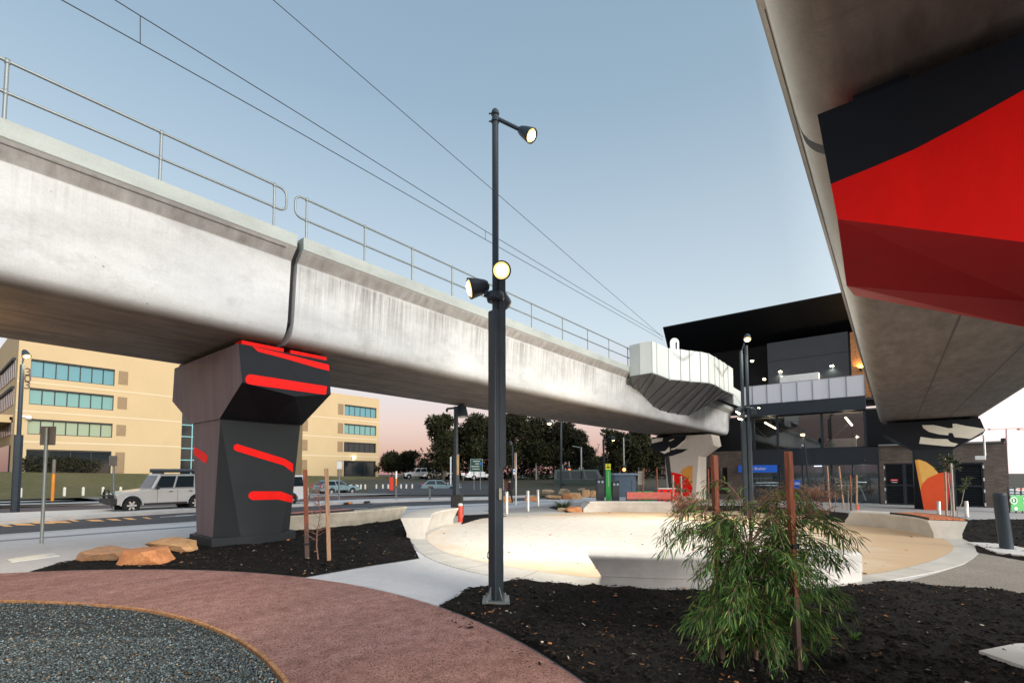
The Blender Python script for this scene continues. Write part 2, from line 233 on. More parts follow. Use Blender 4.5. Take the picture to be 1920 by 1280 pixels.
# ------------------------------------------------------------------ mesh building
class MB:
    def __init__(s): s.v = []; s.f = []; s.c = None; s.mi = []; s.sm = []
    def face(s, pts, mi=0, smooth=False):
        k = len(s.v); s.v += [tuple(p) for p in pts]; s.f.append(tuple(range(k, k + len(pts)))); s.mi.append(mi); s.sm.append(smooth); return s
    def add(s, vs, fs, mi=0, smooth=False):
        k = len(s.v); s.v += [tuple(p) for p in vs]
        for f in fs: s.f.append(tuple(i + k for i in f)); s.mi.append(mi); s.sm.append(smooth)
        return s
    def box(s, c, d, rz=0.0, mi=0, M=None):
        x, y, z = d[0] / 2, d[1] / 2, d[2] / 2
        P = [Vector(q) for q in ((-x, -y, -z), (x, -y, -z), (x, y, -z), (-x, y, -z), (-x, -y, z), (x, -y, z), (x, y, z), (-x, y, z))]
        R = M if M else Matrix.Rotation(rz, 3, 'Z'); c = Vector(c)
        return s.add([c + R @ p for p in P], [(0, 3, 2, 1), (4, 5, 6, 7), (0, 1, 5, 4), (1, 2, 6, 5), (2, 3, 7, 6), (3, 0, 4, 7)], mi)
    def hexa(s, b4, t4, mi=0):
        return s.add(list(b4) + list(t4), [(3, 2, 1, 0), (4, 5, 6, 7), (0, 1, 5, 4), (1, 2, 6, 5), (2, 3, 7, 6), (3, 0, 4, 7)], mi)
    def prism(s, poly, vec, mi=0):                      # planar polygon pushed along vec
        n = len(poly); vec = Vector(vec); a = [Vector(p) for p in poly]; b = [p + vec for p in a]
        return s.add(a + b, [tuple(range(n))[::-1], tuple(range(n, 2 * n))] + [(i, (i + 1) % n, n + (i + 1) % n, n + i) for i in range(n)], mi)
    def tube(s, pts, r, n=8, mi=0, smooth=True, caps=True):
        pts = [Vector(p) for p in pts]; k = len(pts); rs = r if isinstance(r, (list, tuple)) else [r] * k
        vs = []; prev = None
        for i, p in enumerate(pts):
            t = (pts[min(i + 1, k - 1)] - pts[max(i - 1, 0)])
            t = t.normalized() if t.length > 1e-9 else Vector((0, 0, 1))
            if prev is None: a = t.orthogonal().normalized()
            else:
                a = prev - t * prev.dot(t); a = a.normalized() if a.length > 1e-6 else t.orthogonal().normalized()
            prev = a; b = t.cross(a)
            for j in range(n): q = 2 * math.pi * j / n; vs.append(p + (a * math.cos(q) + b * math.sin(q)) * rs[i])
        fs = [(i * n + j, i * n + (j + 1) % n, (i + 1) * n + (j + 1) % n, (i + 1) * n + j) for i in range(k - 1) for j in range(n)]
        s.add(vs, fs, mi, smooth)
        if caps: s.face(vs[:n][::-1], mi); s.face(vs[-n:], mi)
        return s
    def lathe(s, o, axis, prof, n=16, mi=0, smooth=True):   # prof: (radius, distance along axis)
        o = Vector(o); axis = Vector(axis).normalized(); a = axis.orthogonal().normalized(); b = axis.cross(a); vs = []
        for r, h in prof:
            for j in range(n): q = 2 * math.pi * j / n; vs.append(o + axis * h + (a * math.cos(q) + b * math.sin(q)) * r)
        k = len(prof)
        return s.add(vs, [(i * n + j, i * n + (j + 1) % n, (i + 1) * n + (j + 1) % n, (i + 1) * n + j) for i in range(k - 1) for j in range(n)], mi, smooth)
    def disc(s, o, axis, r, n=16, mi=0):
        o = Vector(o); axis = Vector(axis).normalized(); a = axis.orthogonal().normalized(); b = axis.cross(a)
        return s.face([o + (a * math.cos(2 * math.pi * j / n) + b * math.sin(2 * math.pi * j / n)) * r for j in range(n)], mi)
    def build(s, name, mats, parent=None, fix=True, bevel=0.0, tint=None):
        me = bpy.data.meshes.new(name); me.from_pydata(s.v, [], s.f)
        for m in (mats if isinstance(mats, (list, tuple)) else [mats]): me.materials.append(m)
        me.polygons.foreach_set('material_index', s.mi); me.polygons.foreach_set('use_smooth', s.sm)
        if fix and len(s.f) < 40000:
            bm = bmesh.new(); bm.from_mesh(me); bmesh.ops.recalc_face_normals(bm, faces=bm.faces); bm.to_mesh(me); bm.free()
        if tint is not None:
            ca = me.color_attributes.new('tint', 'FLOAT_COLOR', 'CORNER')
            buf = []
            for p, c in zip(me.polygons, tint): buf += [c[0], c[1], c[2], 1.0] * p.loop_total
            ca.data.foreach_set('color', buf)
        o = bpy.data.objects.new(name, me); col.objects.link(o)
        if parent is not None:
            o.parent = parent; o.matrix_parent_inverse = Matrix.Translation(-parent.location) if parent.parent is None else Matrix.Identity(4)
        if bevel:
            bv = o.modifiers.new('bevel', 'BEVEL'); bv.width = bevel; bv.segments = 2; bv.limit_method = 'ANGLE'; bv.angle_limit = RD(40)
        return o
def tag(o, label=None, cat=None, group=None, kind=None):
    if label: o['label'] = label
    if cat: o['category'] = cat
    if group: o['group'] = group
    if kind: o['kind'] = kind
    return o
def thing(name, label, cat, loc=(0, 0, 0), group=None):
    o = bpy.data.objects.new(name, None); o.empty_display_size = .2; col.objects.link(o); o.location = Vector(loc); bpy.context.view_layer.update(); return tag(o, label, cat, group)
def sub(o, parent):                                        # o becomes a sub-part of a part that is a mesh placed in world space
    o.parent = parent; o.matrix_parent_inverse = Matrix.Identity(4); return o
def part(mb, name, mat, root, **k):                       # world-space mesh under a thing's Empty
    o = mb.build(name, mat, None, **k); o.parent = root; o.matrix_parent_inverse = Matrix.Translation(-Vector(root.location)); return o
def subpart(mb, name, mat, p, **k):
    o = mb.build(name, mat, None, **k); o.parent = p; o.matrix_parent_inverse = p.matrix_world.inverted() if False else Matrix.Identity(4)
    if p.parent is not None: o.matrix_parent_inverse = Matrix.Identity(4)
    return o
def struct(mb, name, mat, **k): return tag(mb.build(name, mat, None, **k), kind='structure')
def copy_tree(o, parent=None):
    c = o.copy(); col.objects.link(c); c.parent = parent
    for ch in list(o.children): copy_tree(ch, c)
    return c
def sheet(name, poly, dz, mat, thick=0.0, kind='structure', zf=None, cuts=(8.0, 45.0)):
    """a flat piece of ground that follows the fall of the site"""
    bm = bmesh.new(); vs = [bm.verts.new((p[0], p[1], 0)) for p in poly]; f = bm.faces.new(vs)
    bmesh.ops.triangulate(bm, faces=[f])
    for x in cuts: bmesh.ops.bisect_plane(bm, geom=bm.verts[:] + bm.edges[:] + bm.faces[:], plane_co=(x, 0, 0), plane_no=(1, 0, 0))
    if thick:
        r = bmesh.ops.extrude_face_region(bm, geom=bm.faces[:]); low = [e for e in r['geom'] if isinstance(e, bmesh.types.BMVert)]
        for v in low: v.co.z = -thick
    for v in bm.verts: v.co.z += (zf or gz)(v.co.x) + dz
    bmesh.ops.recalc_face_normals(bm, faces=bm.faces)
    if not thick:
        for f in bm.faces:
            if f.normal.z < 0: f.normal_flip()
    me = bpy.data.meshes.new(name); bm.to_mesh(me); bm.free(); me.materials.append(mat)
    o = bpy.data.objects.new(name, me); col.objects.link(o); return tag(o, kind=kind)
def circle(c, r, a0=0, a1=360, n=96): return [(c[0] + r * math.cos(RD(a0 + (a1 - a0) * i / n)), c[1] + r * math.sin(RD(a0 + (a1 - a0) * i / n))) for i in range(n + 1)]
def in_poly(x, y, P):
    k = False; j = len(P) - 1
    for i in range(len(P)):
        if (P[i][1] > y) != (P[j][1] > y) and x < (P[j][0] - P[i][0]) * (y - P[i][1]) / (P[j][1] - P[i][1]) + P[i][0]: k = not k
        j = i
    return k
def gxy(pts): return [(G(*p).x, G(*p).y) for p in pts]
def spot(name, loc, target, energy, color=(1, .82, .55), size=RD(80), blend=.6, radius=.12, parent=None):
    L = bpy.data.lights.new(name, 'SPOT'); L.energy = energy; L.color = color; L.spot_size = size; L.spot_blend = blend; L.shadow_soft_size = radius
    o = bpy.data.objects.new(name, L); col.objects.link(o); o.location = Vector(loc); o.rotation_euler = (Vector(target) - Vector(loc)).to_track_quat('-Z', 'Y').to_euler(); return o
def point(name, loc, energy, color=(1, .75, .42), radius=.1):
    L = bpy.data.lights.new(name, 'POINT'); L.energy = energy; L.color = color; L.shadow_soft_size = radius
    o = bpy.data.objects.new(name, L); col.objects.link(o); o.location = Vector(loc); return o

#@@STRUCTURE
# ================================================================== ground
gp_ = [(-600, -600), (600, -600), (600, 600), (-600, 600)]
sheet('ground', gp_, -.30, farg)
def GX(px, py, dz=0): p = G(px, py, dz); return (p.x, p.y)
kerb_line = [(-60, 21.2), (-12, 20.6), GX(0, 1002), GX(180, 989.5), GX(362, 977.6), GX(560, 962.5), GX(760, 949), GX(919, 943), GX(985, 938), GX(1060, 932.5), GX(1120, 927), (60, 21.5), (90, 22)]
road_poly = [(-60, 15)] + [(90, 15), (90, 75), (-60, 75)]
sheet('road', road_poly, -.13, asph)
slab = list(kerb_line) + [(90, -60), (-60, -60)]
sheet('pavement', slab, 0.0, pathc, thick=.2)
def offset_line(L, d):
    out = []
    for i, p in enumerate(L):
        a = Vector(L[max(i - 1, 0)]); b = Vector(L[min(i + 1, len(L) - 1)]); t = (b - a).normalized(); out.append((p[0] + t.y * d, p[1] - t.x * d))
    return out
def band(name, L, d0, d1, dz, mat, thick=0.0): return sheet(name, offset_line(L, d0) + offset_line(L, d1)[::-1], dz, mat, thick)
band('kerb', kerb_line, -.004, .42, .008, kerbm)
band('tactile_strip', kerb_line[:9], 1.75, 2.05, .009, pbr('tactile_grey', (.26, .27, .32), .7, var=.25, ns=14))
# median islands and carriageways beyond the footpath
n1 = [(-60, 25.6), (-10, 25.6), GX(0, 977), GX(125, 968.5), GX(300, 958.5), GX(560, 945.5), GX(680, 939.5), GX(800, 936), GX(917, 933.5), GX(1000, 929), (60, 27)]
f1 = [(-60, 33), (-10, 32.6), GX(0, 962), GX(205, 954), GX(560, 941), GX(680, 936), GX(800, 933), GX(917, 931), (60, 28.5)]
sheet('median', n1 + f1[::-1], 0.02, kerbm, thick=.2)
n2 = [(-60, 42), (-10, 41.5), GX(0, 946.5), GX(208, 942), GX(400, 936), GX(560, 931), GX(700, 926.5), GX(847, 921.5), GX(917, 918.5), GX(1060, 913), (90, 36)]
sheet('road_surface', [(p[0], p[1] + .1) for p in f1] + n2[::-1], -.124, asphred)
band('kerb', n2, 0, -1.0, .02, kerbm, thick=.2); band('median', n2, -1.0, -3.4, .015, mulchm, thick=.2); band('kerb', n2, -3.4, -4.6, .02, kerbm, thick=.2)
# orange bay lines and white lane marks
mk = MB()
for x0, x1, y in ((-4, 20, 985), (18, 62, 982.5), (53, 100, 979.5), (88, 130, 978), (126, 145, 975.3), (159, 192, 975), (198, 224, 973.5), (229, 252, 972), (265, 281, 970.5)):
    a, b, c, d = G(x0, y - 1.5, -.122), G(x1 - 6, y - 1.5, -.122), G(x1 + 5, y + 1.6, -.122), G(x0 + 13, y + 1.6, -.122); mk.face([a, b, c, d])
struct(mk, 'road_marking', markm)
mk = MB()
for a, b in (((330, 966.5), (372, 964)), ((640, 953.5), (690, 951.5)), ((700, 944), (745, 941.5)), ((800, 940), (850, 938.5)), ((300, 969), (362, 965))):
    p, q = G(*a, -.121), G(*b, -.121); t = (q - p).normalized(); s = Vector((-t.y, t.x, 0)) * .07; mk.face([p - s, q - s, q + s, p + s])
struct(mk, 'road_marking', markw)
# paving of the station forecourt
sheet('plaza_paving', gxy([(905, 957), (1090, 941), (1200, 935)]) + [(60, 20), (60, -25), (24, -25)] + gxy([(1920, 985), (1760, 975), (1600, 962), (1400, 955)]) + gxy([(1090, 958), (990, 966), (940, 964)]), .005, plazac)
# red oxide ring path, gravel bed and timber edging
C0 = (-3.9, 5.72); R_IN, R_OUT = 6.35, 8.12
CI, RI = (-4.27, 5.62), 6.514; CO, RO = (-3.72, 5.80), 8.178
sheet('path', circle(CO, RO, -75, 150, 120) + circle(CI, RI, -75, 150, 120)[::-1], .006, redpath)
sheet('gravel_bed', circle(CI, RI - .04, 0, 360, 120)[:-1], .004, gravelbase)
e = MB(); pi = circle(CI, RI - .036, -75, 150, 150); po = circle(CI, RI + .0, -75, 150, 150)
for i in range(150):
    h = .036 + .005 * math.sin(i * .35)
    a, b, c, d = pi[i], pi[i + 1], po[i + 1], po[i]
    e.hexa([(*a, -.02), (*b, -.02), (*c, -.02), (*d, -.02)], [(*a, h), (*b, h), (*c, h), (*d, h)])
tag(e.build('garden_edging', edging), 'thin orange timber edging curving between the grey gravel and the red path', 'edging')
# concrete link path
link = gxy([(568, 1083), (690, 1062), (790, 1047)]) + gxy([(800, 1050), (870, 1070), (965, 1085)]) + gxy([(925, 1094), (870, 1112), (822, 1133), (840, 1141), (760, 1117), (700, 1102), (640, 1092)])
sheet('path', link, .003, pathc)
# sand circle with concrete rim
ring_out = [(768, 990), (770, 1015), (783, 1032), (800, 1045), (835, 1059), (870, 1069), (915, 1079), (960, 1086), (1040, 1094), (1127, 1101), (1300, 1106), (1500, 1104), (1610, 1096), (1700, 1083), (1760, 1071), (1800, 1060), (1825, 1048), (1838, 1034), (1830, 1021), (1800, 1008), (1770, 1000), (1700, 978), (1600, 965), (1480, 956), (1380, 950), (1265, 950), (1180, 951), (1092, 956), (990, 961), (900, 963), (840, 964), (790, 975)]
ring_in = [(797, 1003), (803, 1018), (830, 1036), (900, 1054), (960, 1065), (1040, 1076), (1127, 1086), (1300, 1092), (1500, 1090), (1618, 1080), (1690, 1068), (1745, 1053), (1780, 1038), (1790, 1026), (1775, 1012), (1740, 1003), (1680, 988), (1600, 975), (1480, 962), (1380, 956), (1265, 955), (1180, 957), (1092, 961), (990, 967), (900, 972), (850, 980)]
def smooth_loop(P, k=3):
    for _ in range(k):
        Q = []
        for i in range(len(P)):
            a, b = P[i], P[(i + 1) % len(P)]; Q += [(a[0] * .75 + b[0] * .25, a[1] * .75 + b[1] * .25), (a[0] * .25 + b[0] * .75, a[1] * .25 + b[1] * .75)]
        P = Q
    return P
RO_ = smooth_loop(gxy(ring_out), 2); RI_ = smooth_loop(gxy(ring_in), 2)
sheet('plaza_rim', RO_, .012, conc, thick=.1)
for i in range(0, len(RO_), 9):                               # saw cuts across the concrete rim
    a = Vector(RO_[i]); b = min((Vector(q) for q in RI_), key=lambda q: (q - a).length); t = (b - a).normalized() if (b - a).length > .05 else Vector((1, 0)); s = Vector((-t.y, t.x)) * .006
    if (b - a).length > .1: sheet('saw_cut', [tuple(a - s), tuple(b - s), tuple(b + s), tuple(a + s)], .0145, rubber)
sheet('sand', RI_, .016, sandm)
# mulch beds (lumpy) and loose chips
def mulch_bed(poly, name, base=.02, amp=.05, step=.16):
    xs = [p[0] for p in poly]; ys = [p[1] for p in poly]; bm = bmesh.new(); f = bm.faces.new([bm.verts.new((x, y, 0)) for x, y in poly]); bmesh.ops.triangulate(bm, faces=[f])
    x = min(xs) + step
    while x < max(xs): bmesh.ops.bisect_plane(bm, geom=bm.verts[:] + bm.edges[:] + bm.faces[:], plane_co=(x, 0, 0), plane_no=(1, 0, 0)); x += step
    y = min(ys) + step
    while y < max(ys): bmesh.ops.bisect_plane(bm, geom=bm.verts[:] + bm.edges[:] + bm.faces[:], plane_co=(0, y, 0), plane_no=(0, 1, 0)); y += step
    edge = set(v for ed in bm.edges if len(ed.link_faces) == 1 for v in ed.verts)
    for v in bm.verts:
        k = 0 if v in edge else 1
        v.co.z = gz(v.co.x) + .014 + k * max(.004, base + amp * noise.noise(Vector((v.co.x * 1.3, v.co.y * 1.3, 3))) + amp * .5 * noise.noise(Vector((v.co.x * 4, v.co.y * 4, 9))))
    for fc in bm.faces:
        if fc.normal.z < 0: fc.normal_flip()
    me = bpy.data.meshes.new(name); bm.to_mesh(me); bm.free(); me.materials.append(mulchm); o = bpy.data.objects.new(name, me); col.objects.link(o); tag(o, kind='structure')
    return lambda x, y: gz(x) + .014 + max(.004, base + amp * noise.noise(Vector((x * 1.3, y * 1.3, 3))) + amp * .5 * noise.noise(Vector((x * 4, y * 4, 9))))
def arc_pts(c, r, a0, a1, n): return [(c[0] + r * math.cos(RD(a0 + (a1 - a0) * i / n)), c[1] + r * math.sin(RD(a0 + (a1 - a0) * i / n))) for i in range(n + 1)]
def ang(c, p): return math.degrees(math.atan2(p[1] - c[1], p[0] - c[0]))
aL0, aL1 = ang(CO, GX(58, 1071)), ang(CO, GX(572, 1083)); aR0, aR1 = ang(CO, GX(826, 1136)), -40
bedL = arc_pts(CO, RO + .01, aL0, aL1, 14) + gxy([(690, 1061.5), (786, 1047), (770, 1015), (766, 985), (760, 972)]) + gxy([(700, 975), (545, 985), (460, 990), (365, 1000), (345, 1016), (300, 1022), (240, 1032), (140, 1050)])
bedR = arc_pts(CO, RO + .01, aR0, aR1, 16) + [(5.5, -4.5), (9.5, -5.0)] + gxy([(1920, 1119), (1800, 1103), (1700, 1092), (1640, 1094), (1560, 1105), (1400, 1110), (1250, 1108), (1125, 1102), (1040, 1094.5), (966, 1087), (925, 1095), (870, 1113)])
bedB = gxy([(1797, 976), (1860, 974), (1990, 973), (2200, 990), (2200, 1072), (1920, 1051), (1832, 1036), (1826, 1020), (1800, 1008), (1775, 1000)])
bedS = gxy([(862, 985), (870, 966), (915, 964), (950, 968), (905, 972)])
bedP = gxy([(1028, 951), (1046, 947), (1090, 950), (1100, 958), (1062, 961)]); bedT = gxy([(1262, 962), (1275, 948), (1380, 948), (1500, 952), (1592, 962), (1588, 982), (1500, 966), (1380, 958)])
hL = mulch_bed(bedL, 'mulch_bed'); hR = mulch_bed(bedR, 'mulch_bed'); hB = mulch_bed(bedB, 'mulch_bed'); hS = mulch_bed(bedS, 'mulch_bed', .01, .02); hP = mulch_bed(bedP, 'mulch_bed', .01, .02, .3); hT = mulch_bed(bedT, 'mulch_bed', .01, .02, .3)
sheet('path', gxy([(1838, 1036), (1920, 1052), (2200, 1073), (2600, 1300), (1920, 1121), (1800, 1104), (1695, 1091), (1760, 1074), (1810, 1058)]), .007, aggm)
def chips(poly, hf, n, smin, smax, dmin=0, bright=.05, bias=None):
    xs = [p[0] for p in poly]; ys = [p[1] for p in poly]; mb = MB(); tint = []; k = 0; tries = 0
    while k < n and tries < n * 40:
        tries += 1; x = rnd.uniform(min(xs), max(xs)); y = rnd.uniform(min(ys), max(ys))
        if not in_poly(x, y, poly): continue
        d = math.hypot(x, y)
        if rnd.random() > min(1, (5.5 / max(d, 1)) ** 1.3): continue
        if (Vector((x, y, 0)).dot(RT)) / max(.1, Vector((x, y, 0)).dot(FW)) > 1.25 or Vector((x, y, 0)).dot(FW) < 2.6: continue
        L = rnd.uniform(smin, smax) * (1.0 if rnd.random() < .9 else 1.7); W = L * rnd.uniform(.18, .5); T = W * rnd.uniform(.2, .6); q = rnd.uniform(0, 6.283)
        a = Vector((math.cos(q), math.sin(q), rnd.uniform(-.35, .35))) * L / 2; b = Vector((-math.sin(q), math.cos(q), rnd.uniform(-.4, .4))) * W / 2; z = hf(x, y) + T * .4; o = Vector((x, y, z)); t = Vector((0, 0, T))
        mb.add([o - a - b * .6, o + a - b, o + a * .8 + b, o - a * .9 + b, o - a * .4 + t, o + a * .5 + t * .9], [(0, 1, 5, 4), (1, 2, 5), (2, 3, 4, 5), (3, 0, 4)])
        r = rnd.random()
        if r < bright * .25: c = (.42, .38, .33)
        elif r < bright * .6: c = (.42, .17, .06)
        elif r < bright: c = (.20, .11, .06)
        elif r < .4: c = (.035, .027, .022)
        else: c = tuple(rnd.uniform(.006, .018) for _ in range(1)) * 3
        v = rnd.uniform(.7, 1.3); tint += [tuple(u * v for u in c)] * 4; k += 1
    return tag(mb.build('mulch', chipm, None, fix=False, tint=tint), kind='stuff')
chips(bedR, hR, 16000, .018, .055, bright=.03); chips(bedL, hL, 6000, .025, .07, bright=.04); chips(bedB, hB, 1500, .04, .09, bright=.03)
_e = arc_pts(CO, RO - .28, aR0, -25, 20) + arc_pts(CO, RO - .01, -25, aR0, 20)
chips(_e, lambda x, y: .013, 90, .012, .035, bright=.2)                     # mulch kicked out on to the path
chips(RI_, lambda x, y: gz(x) + .02, 130, .03, .09, bright=.5)              # leaf litter on the sand
# gravel stones
def gravel(n):
    mb = MB(); tint = []; k = 0
    base = [Vector(p) for p in ((1, 0, 0), (-1, 0, 0), (0, 1, 0), (0, -1, 0), (0, 0, 1), (0, 0, -1))]; fs = [(0, 2, 4), (2, 1, 4), (1, 3, 4), (3, 0, 4), (2, 0, 5), (1, 2, 5), (3, 1, 5), (0, 3, 5)]
    while k < n:
        d = rnd.uniform(2.0, 6.6) if rnd.random() < .45 else rnd.uniform(2.6, 5.2); s = rnd.uniform(-1.22, .0); p = FW * d + RT * (d * s)
        if math.hypot(p.x - CI[0], p.y - CI[1]) > RI - .06: continue
        r = rnd.uniform(.006, .0135); M = Matrix.Rotation(rnd.uniform(0, 6.28), 3, 'Z') @ Matrix.Rotation(rnd.uniform(-.6, .6), 3, 'X')
        sc = Vector((rnd.uniform(.8, 1.4), rnd.uniform(.7, 1.0), rnd.uniform(.5, .85))) * r; o = Vector((p.x, p.y, .010 + rnd.uniform(0, .016)))
        mb.add([o + M @ Vector((q.x * sc.x * rnd.uniform(.75, 1.2), q.y * sc.y * rnd.uniform(.75, 1.2), q.z * sc.z)) for q in base], fs)
        t = rnd.random(); g = rnd.uniform(.04, .14) if t < .82 else rnd.uniform(.16, .34); c = (g * .80, g * .98, g * 1.02) if rnd.random() < .94 else (g * 1.9, g * 1.2, g * .6)
        tint += [c] * 8; k += 1
    return tag(mb.build('gravel', stonem, None, fix=False, tint=tint), kind='stuff')
gravel(52000)
# the lawn bank in front of the office building and the ground beyond the road
def lawn_z(x, y):
    t = max(0, min(1, (y - 52) / 26.0)); t = t * t * (3 - 2 * t); return -.12 + gz(x) * (1 - t) + t * (2.1 - max(0, x - 8) * .021)
L = MB(); nx, ny = 44, 26; vs = []
for i in range(nx + 1):
    for j in range(ny + 1):
        x = -70 + 150 * i / nx; y = 51 + 55 * j / ny - max(0, (x - 10)) * .10; vs.append((x, y, lawn_z(x, y + max(0, (x - 10)) * .10) + .08 * noise.noise(Vector((x * .2, y * .2, 0)))))
L.add(vs, [(i * (ny + 1) + j, (i + 1) * (ny + 1) + j, (i + 1) * (ny + 1) + j + 1, i * (ny + 1) + j + 1) for i in range(nx) for j in range(ny)], 0, True)
struct(L, 'lawn', lawnm)
def far_z(d): t = max(0, min(1, (d - 46) / 26.0)); return gz(60) * 0 - .55 + t * 1.25
L = MB(); vs = []; na, nd = 30, 16
for i in range(na + 1):
    for j in range(nd + 1):
        s = -.36 + (.75) * i / na; d = 46 + 180 * (j / nd) ** 2; p = FW * d + RT * (d * s); vs.append((p.x, p.y, far_z(d) + .02))
L.add(vs, [(i * (nd + 1) + j, (i + 1) * (nd + 1) + j, (i + 1) * (nd + 1) + j + 1, i * (nd + 1) + j + 1) for i in range(na) for j in range(nd)], 0, True)
struct(L, 'terrain', farg)
def FG(px, d): r = ray(px, 885); r = Vector((r.x, r.y, 0)); r = r / r.dot(FW); p = r * d; return Vector((p.x, p.y, far_z(d) + .02))
# side street running away to the right of the offices
sd = MB(); A = [FG(690, 47), FG(960, 47), FG(960, 52), FG(925, 62), FG(800, 75), FG(735, 75), FG(720, 60), FG(690, 52)]
for q in A: q.z += .05
sd.face(A); struct(sd, 'road', asph)

# ================================================================== viaducts
def girder(name, label, yc, x0, x1, mat, dirty=None, z0=4.76, hw=2.87):
    sec = [(hw, 7.12), (hw, 6.84), (hw - .26, 6.58), (hw - .36, 5.25)]
    cx, cz, r = hw - .40 - .42, z0 + .42, .42
    for i in range(1, 9): q = RD(-2 + (-88) * i / 8); sec.append((cx + r * math.cos(q) + .015, cz + r * math.sin(q)))
    poly = [(yc + a, z) for a, z in sec]; poly2 = [(yc - a, z) for a, z in sec][::-1]
    inner = [(yc - hw + .28, 7.12), (yc - hw + .30, 6.7), (yc + hw - .30, 6.7), (yc + hw - .28, 7.12)]
    P = poly + poly2 + inner; mb = MB(); n = len(P); k = len(sec)
    xs = [x0 + (x1 - x0) * i / 1 for i in range(2)]
    vs = [(x, y, z) for x in xs for y, z in P]
    mb.add(vs, [(i, (i + 1) % n, n + (i + 1) % n, n + i) for i in range(n)], 0, False)
    for q in (0, 1): mb.face([(xs[q], y, z) for y, z in P])
    for i in range(len(mb.f)):
        if 3 <= i < 11 or n - 4 - 12 <= i < n - 4 - 3: mb.sm[i] = True
    g = Vector(((x0 + x1) / 2, yc, z0)); root = thing(name, label, 'viaduct', g)
    part(mb, 'deck_beam', mat, root); return root
YL, YR = 13.22, -1.76
GA = girder('concrete_girder', 'smooth pale concrete viaduct span ending at the joint above the dark roadside pier', YL, -24, 5.27, girder_a)
GB = girder('concrete_girder', 'streaked concrete viaduct span running from the roadside pier to the station roof', YL, 5.42, 43.2, girder_b)
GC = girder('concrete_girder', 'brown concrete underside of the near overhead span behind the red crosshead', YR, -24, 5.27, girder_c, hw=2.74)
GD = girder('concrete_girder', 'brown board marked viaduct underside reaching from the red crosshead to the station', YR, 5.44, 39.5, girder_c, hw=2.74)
for root, yc in ((GB, YL), (GD, YR)):                         # dark fill added inside the movement joint to stand in for its shade
    sec_ = [(2.70, 7.02), (2.70, 6.86), (2.46, 6.55), (2.36, 5.2), (2.1, 4.95)]; P_ = [(yc + a, z) for a, z in sec_] + [(yc - a, z) for a, z in sec_[::-1]]
    mb = MB(); mb.prism([Vector((5.28, y, z)) for y, z in P_], (.13, 0, 0)); part(mb, 'joint_shade_fill', rubber, root)
# cast groove line on the parapet chamfer
for root, yc, xa, xb in ((GA, YL, -24, 5.05),):
    mb = MB(); mb.box(((xa + xb) / 2, yc - 2.795, 6.765), (xb - xa, .012, .014)); part(mb, 'groove', blackm, root)
gm = MB(); gm.box(((5.6 + 39.3) / 2, YR + 2.665, 6.765), (33.7, .012, .014)); part(gm, 'groove', blackm, GD)
# handrails on the left viaduct
YH = YL - 2.72
def handrail(label, posts, xa, xb, loops, z0=7.12, hi=1.0):
    root = thing('handrail', label, 'handrail', ((xa + xb) / 2, YH, z0), 'galvanised handrails on the left viaduct')
    r = .026; zt, zm = z0 + hi, z0 + hi * .50
    def rail(z): mb = MB(); mb.tube([(xa, YH, z), (xb, YH, z)], r, 8); return mb
    part(rail(zt), 'top_rail', steel, root); part(rail(zm), 'mid_rail', steel, root)
    for x in posts:
        mb = MB(); mb.tube([(x, YH, z0 - .04), (x, YH, zt)], r, 8); mb.lathe((x, YH, zt - .05), (0, 0, 1), [(0.0, 0), (.037, .01), (.037, .08), (0, .09)], 8); mb.lathe((x, YH, zm - .04), (0, 0, 1), [(.026, 0), (.037, .01), (.037, .07), (.026, .08)], 8); mb.box((x, YH, z0 + .012), (.12, .10, .02))
        part(mb, 'post', steel, root)
    for x, s in loops:
        pts = [(x, YH, zt)]; R = (zt - zm) / 2; q = R * .62
        for i in range(5): a = RD(90 - 90 * i / 4); pts.append((x + s * (.12 + q * math.cos(a)), YH, zt - q + q * math.sin(a)))
        for i in range(5): a = RD(-90 * i / 4); pts.append((x + s * (.12 + q * math.cos(a)), YH, zm + q + q * math.sin(a)))
        pts.append((x, YH, zm)); mb = MB(); mb.tube(pts, r, 8); part(mb, 'rail_loop', steel, root)
PXS = [PY(x, y, YH).x for x, y in ((301, 300), (514, 380), (575, 402), (684, 455), (773, 492), (848, 523), (929, 557), (997, 588), (1055, 613), (1102, 634), (1142, 652), (1177, 668))]
handrail('two rail steel handrail on the smooth span above the roadside pier', [PXS[0] - 6, PXS[0] - 4, PXS[0] - 2, PXS[0], PXS[1]], -20, PXS[1], [(PXS[1], 1)])
handrail('long two rail steel handrail on the streaked span leading to the white screen', PXS[2:], PXS[2], PXS[-1], [(PXS[2], -1), (PXS[-1], 1)])

# ------------------------------------------------------------------ painted piers
def plane_of(a, b, c, *more): a, b, c = Vector(a), Vector(b), Vector(c); n = (b - a).cross(c - a).normalized(); return (a, n, [a, b, c] + list(more)) if more != (None,) else (a, n)
def proj(P):
    v = Vector(P) - CAM; z = v.dot(cf); return (960 + F * v.dot(cr) / z, PYC - F * v.dot(cu2) / z)
def clip_poly(S, C):                                       # keep the painted shape on its own facet
    ar = sum(C[i][0] * C[(i + 1) % len(C)][1] - C[(i + 1) % len(C)][0] * C[i][1] for i in range(len(C)))
    C = C if ar > 0 else C[::-1]
    for i in range(len(C)):
        a, b = C[i], C[(i + 1) % len(C)]; side = lambda p: (b[0] - a[0]) * (p[1] - a[1]) - (b[1] - a[1]) * (p[0] - a[0]); out = []
        for j in range(len(S)):
            p, q = S[j], S[(j + 1) % len(S)]; sp, sq = side(p), side(q)
            if sp >= 0: out.append(p)
            if (sp >= 0) != (sq >= 0): t = sp / (sp - sq); out.append((p[0] + (q[0] - p[0]) * t, p[1] + (q[1] - p[1]) * t))
        S = out
        if not S: return []
    return S
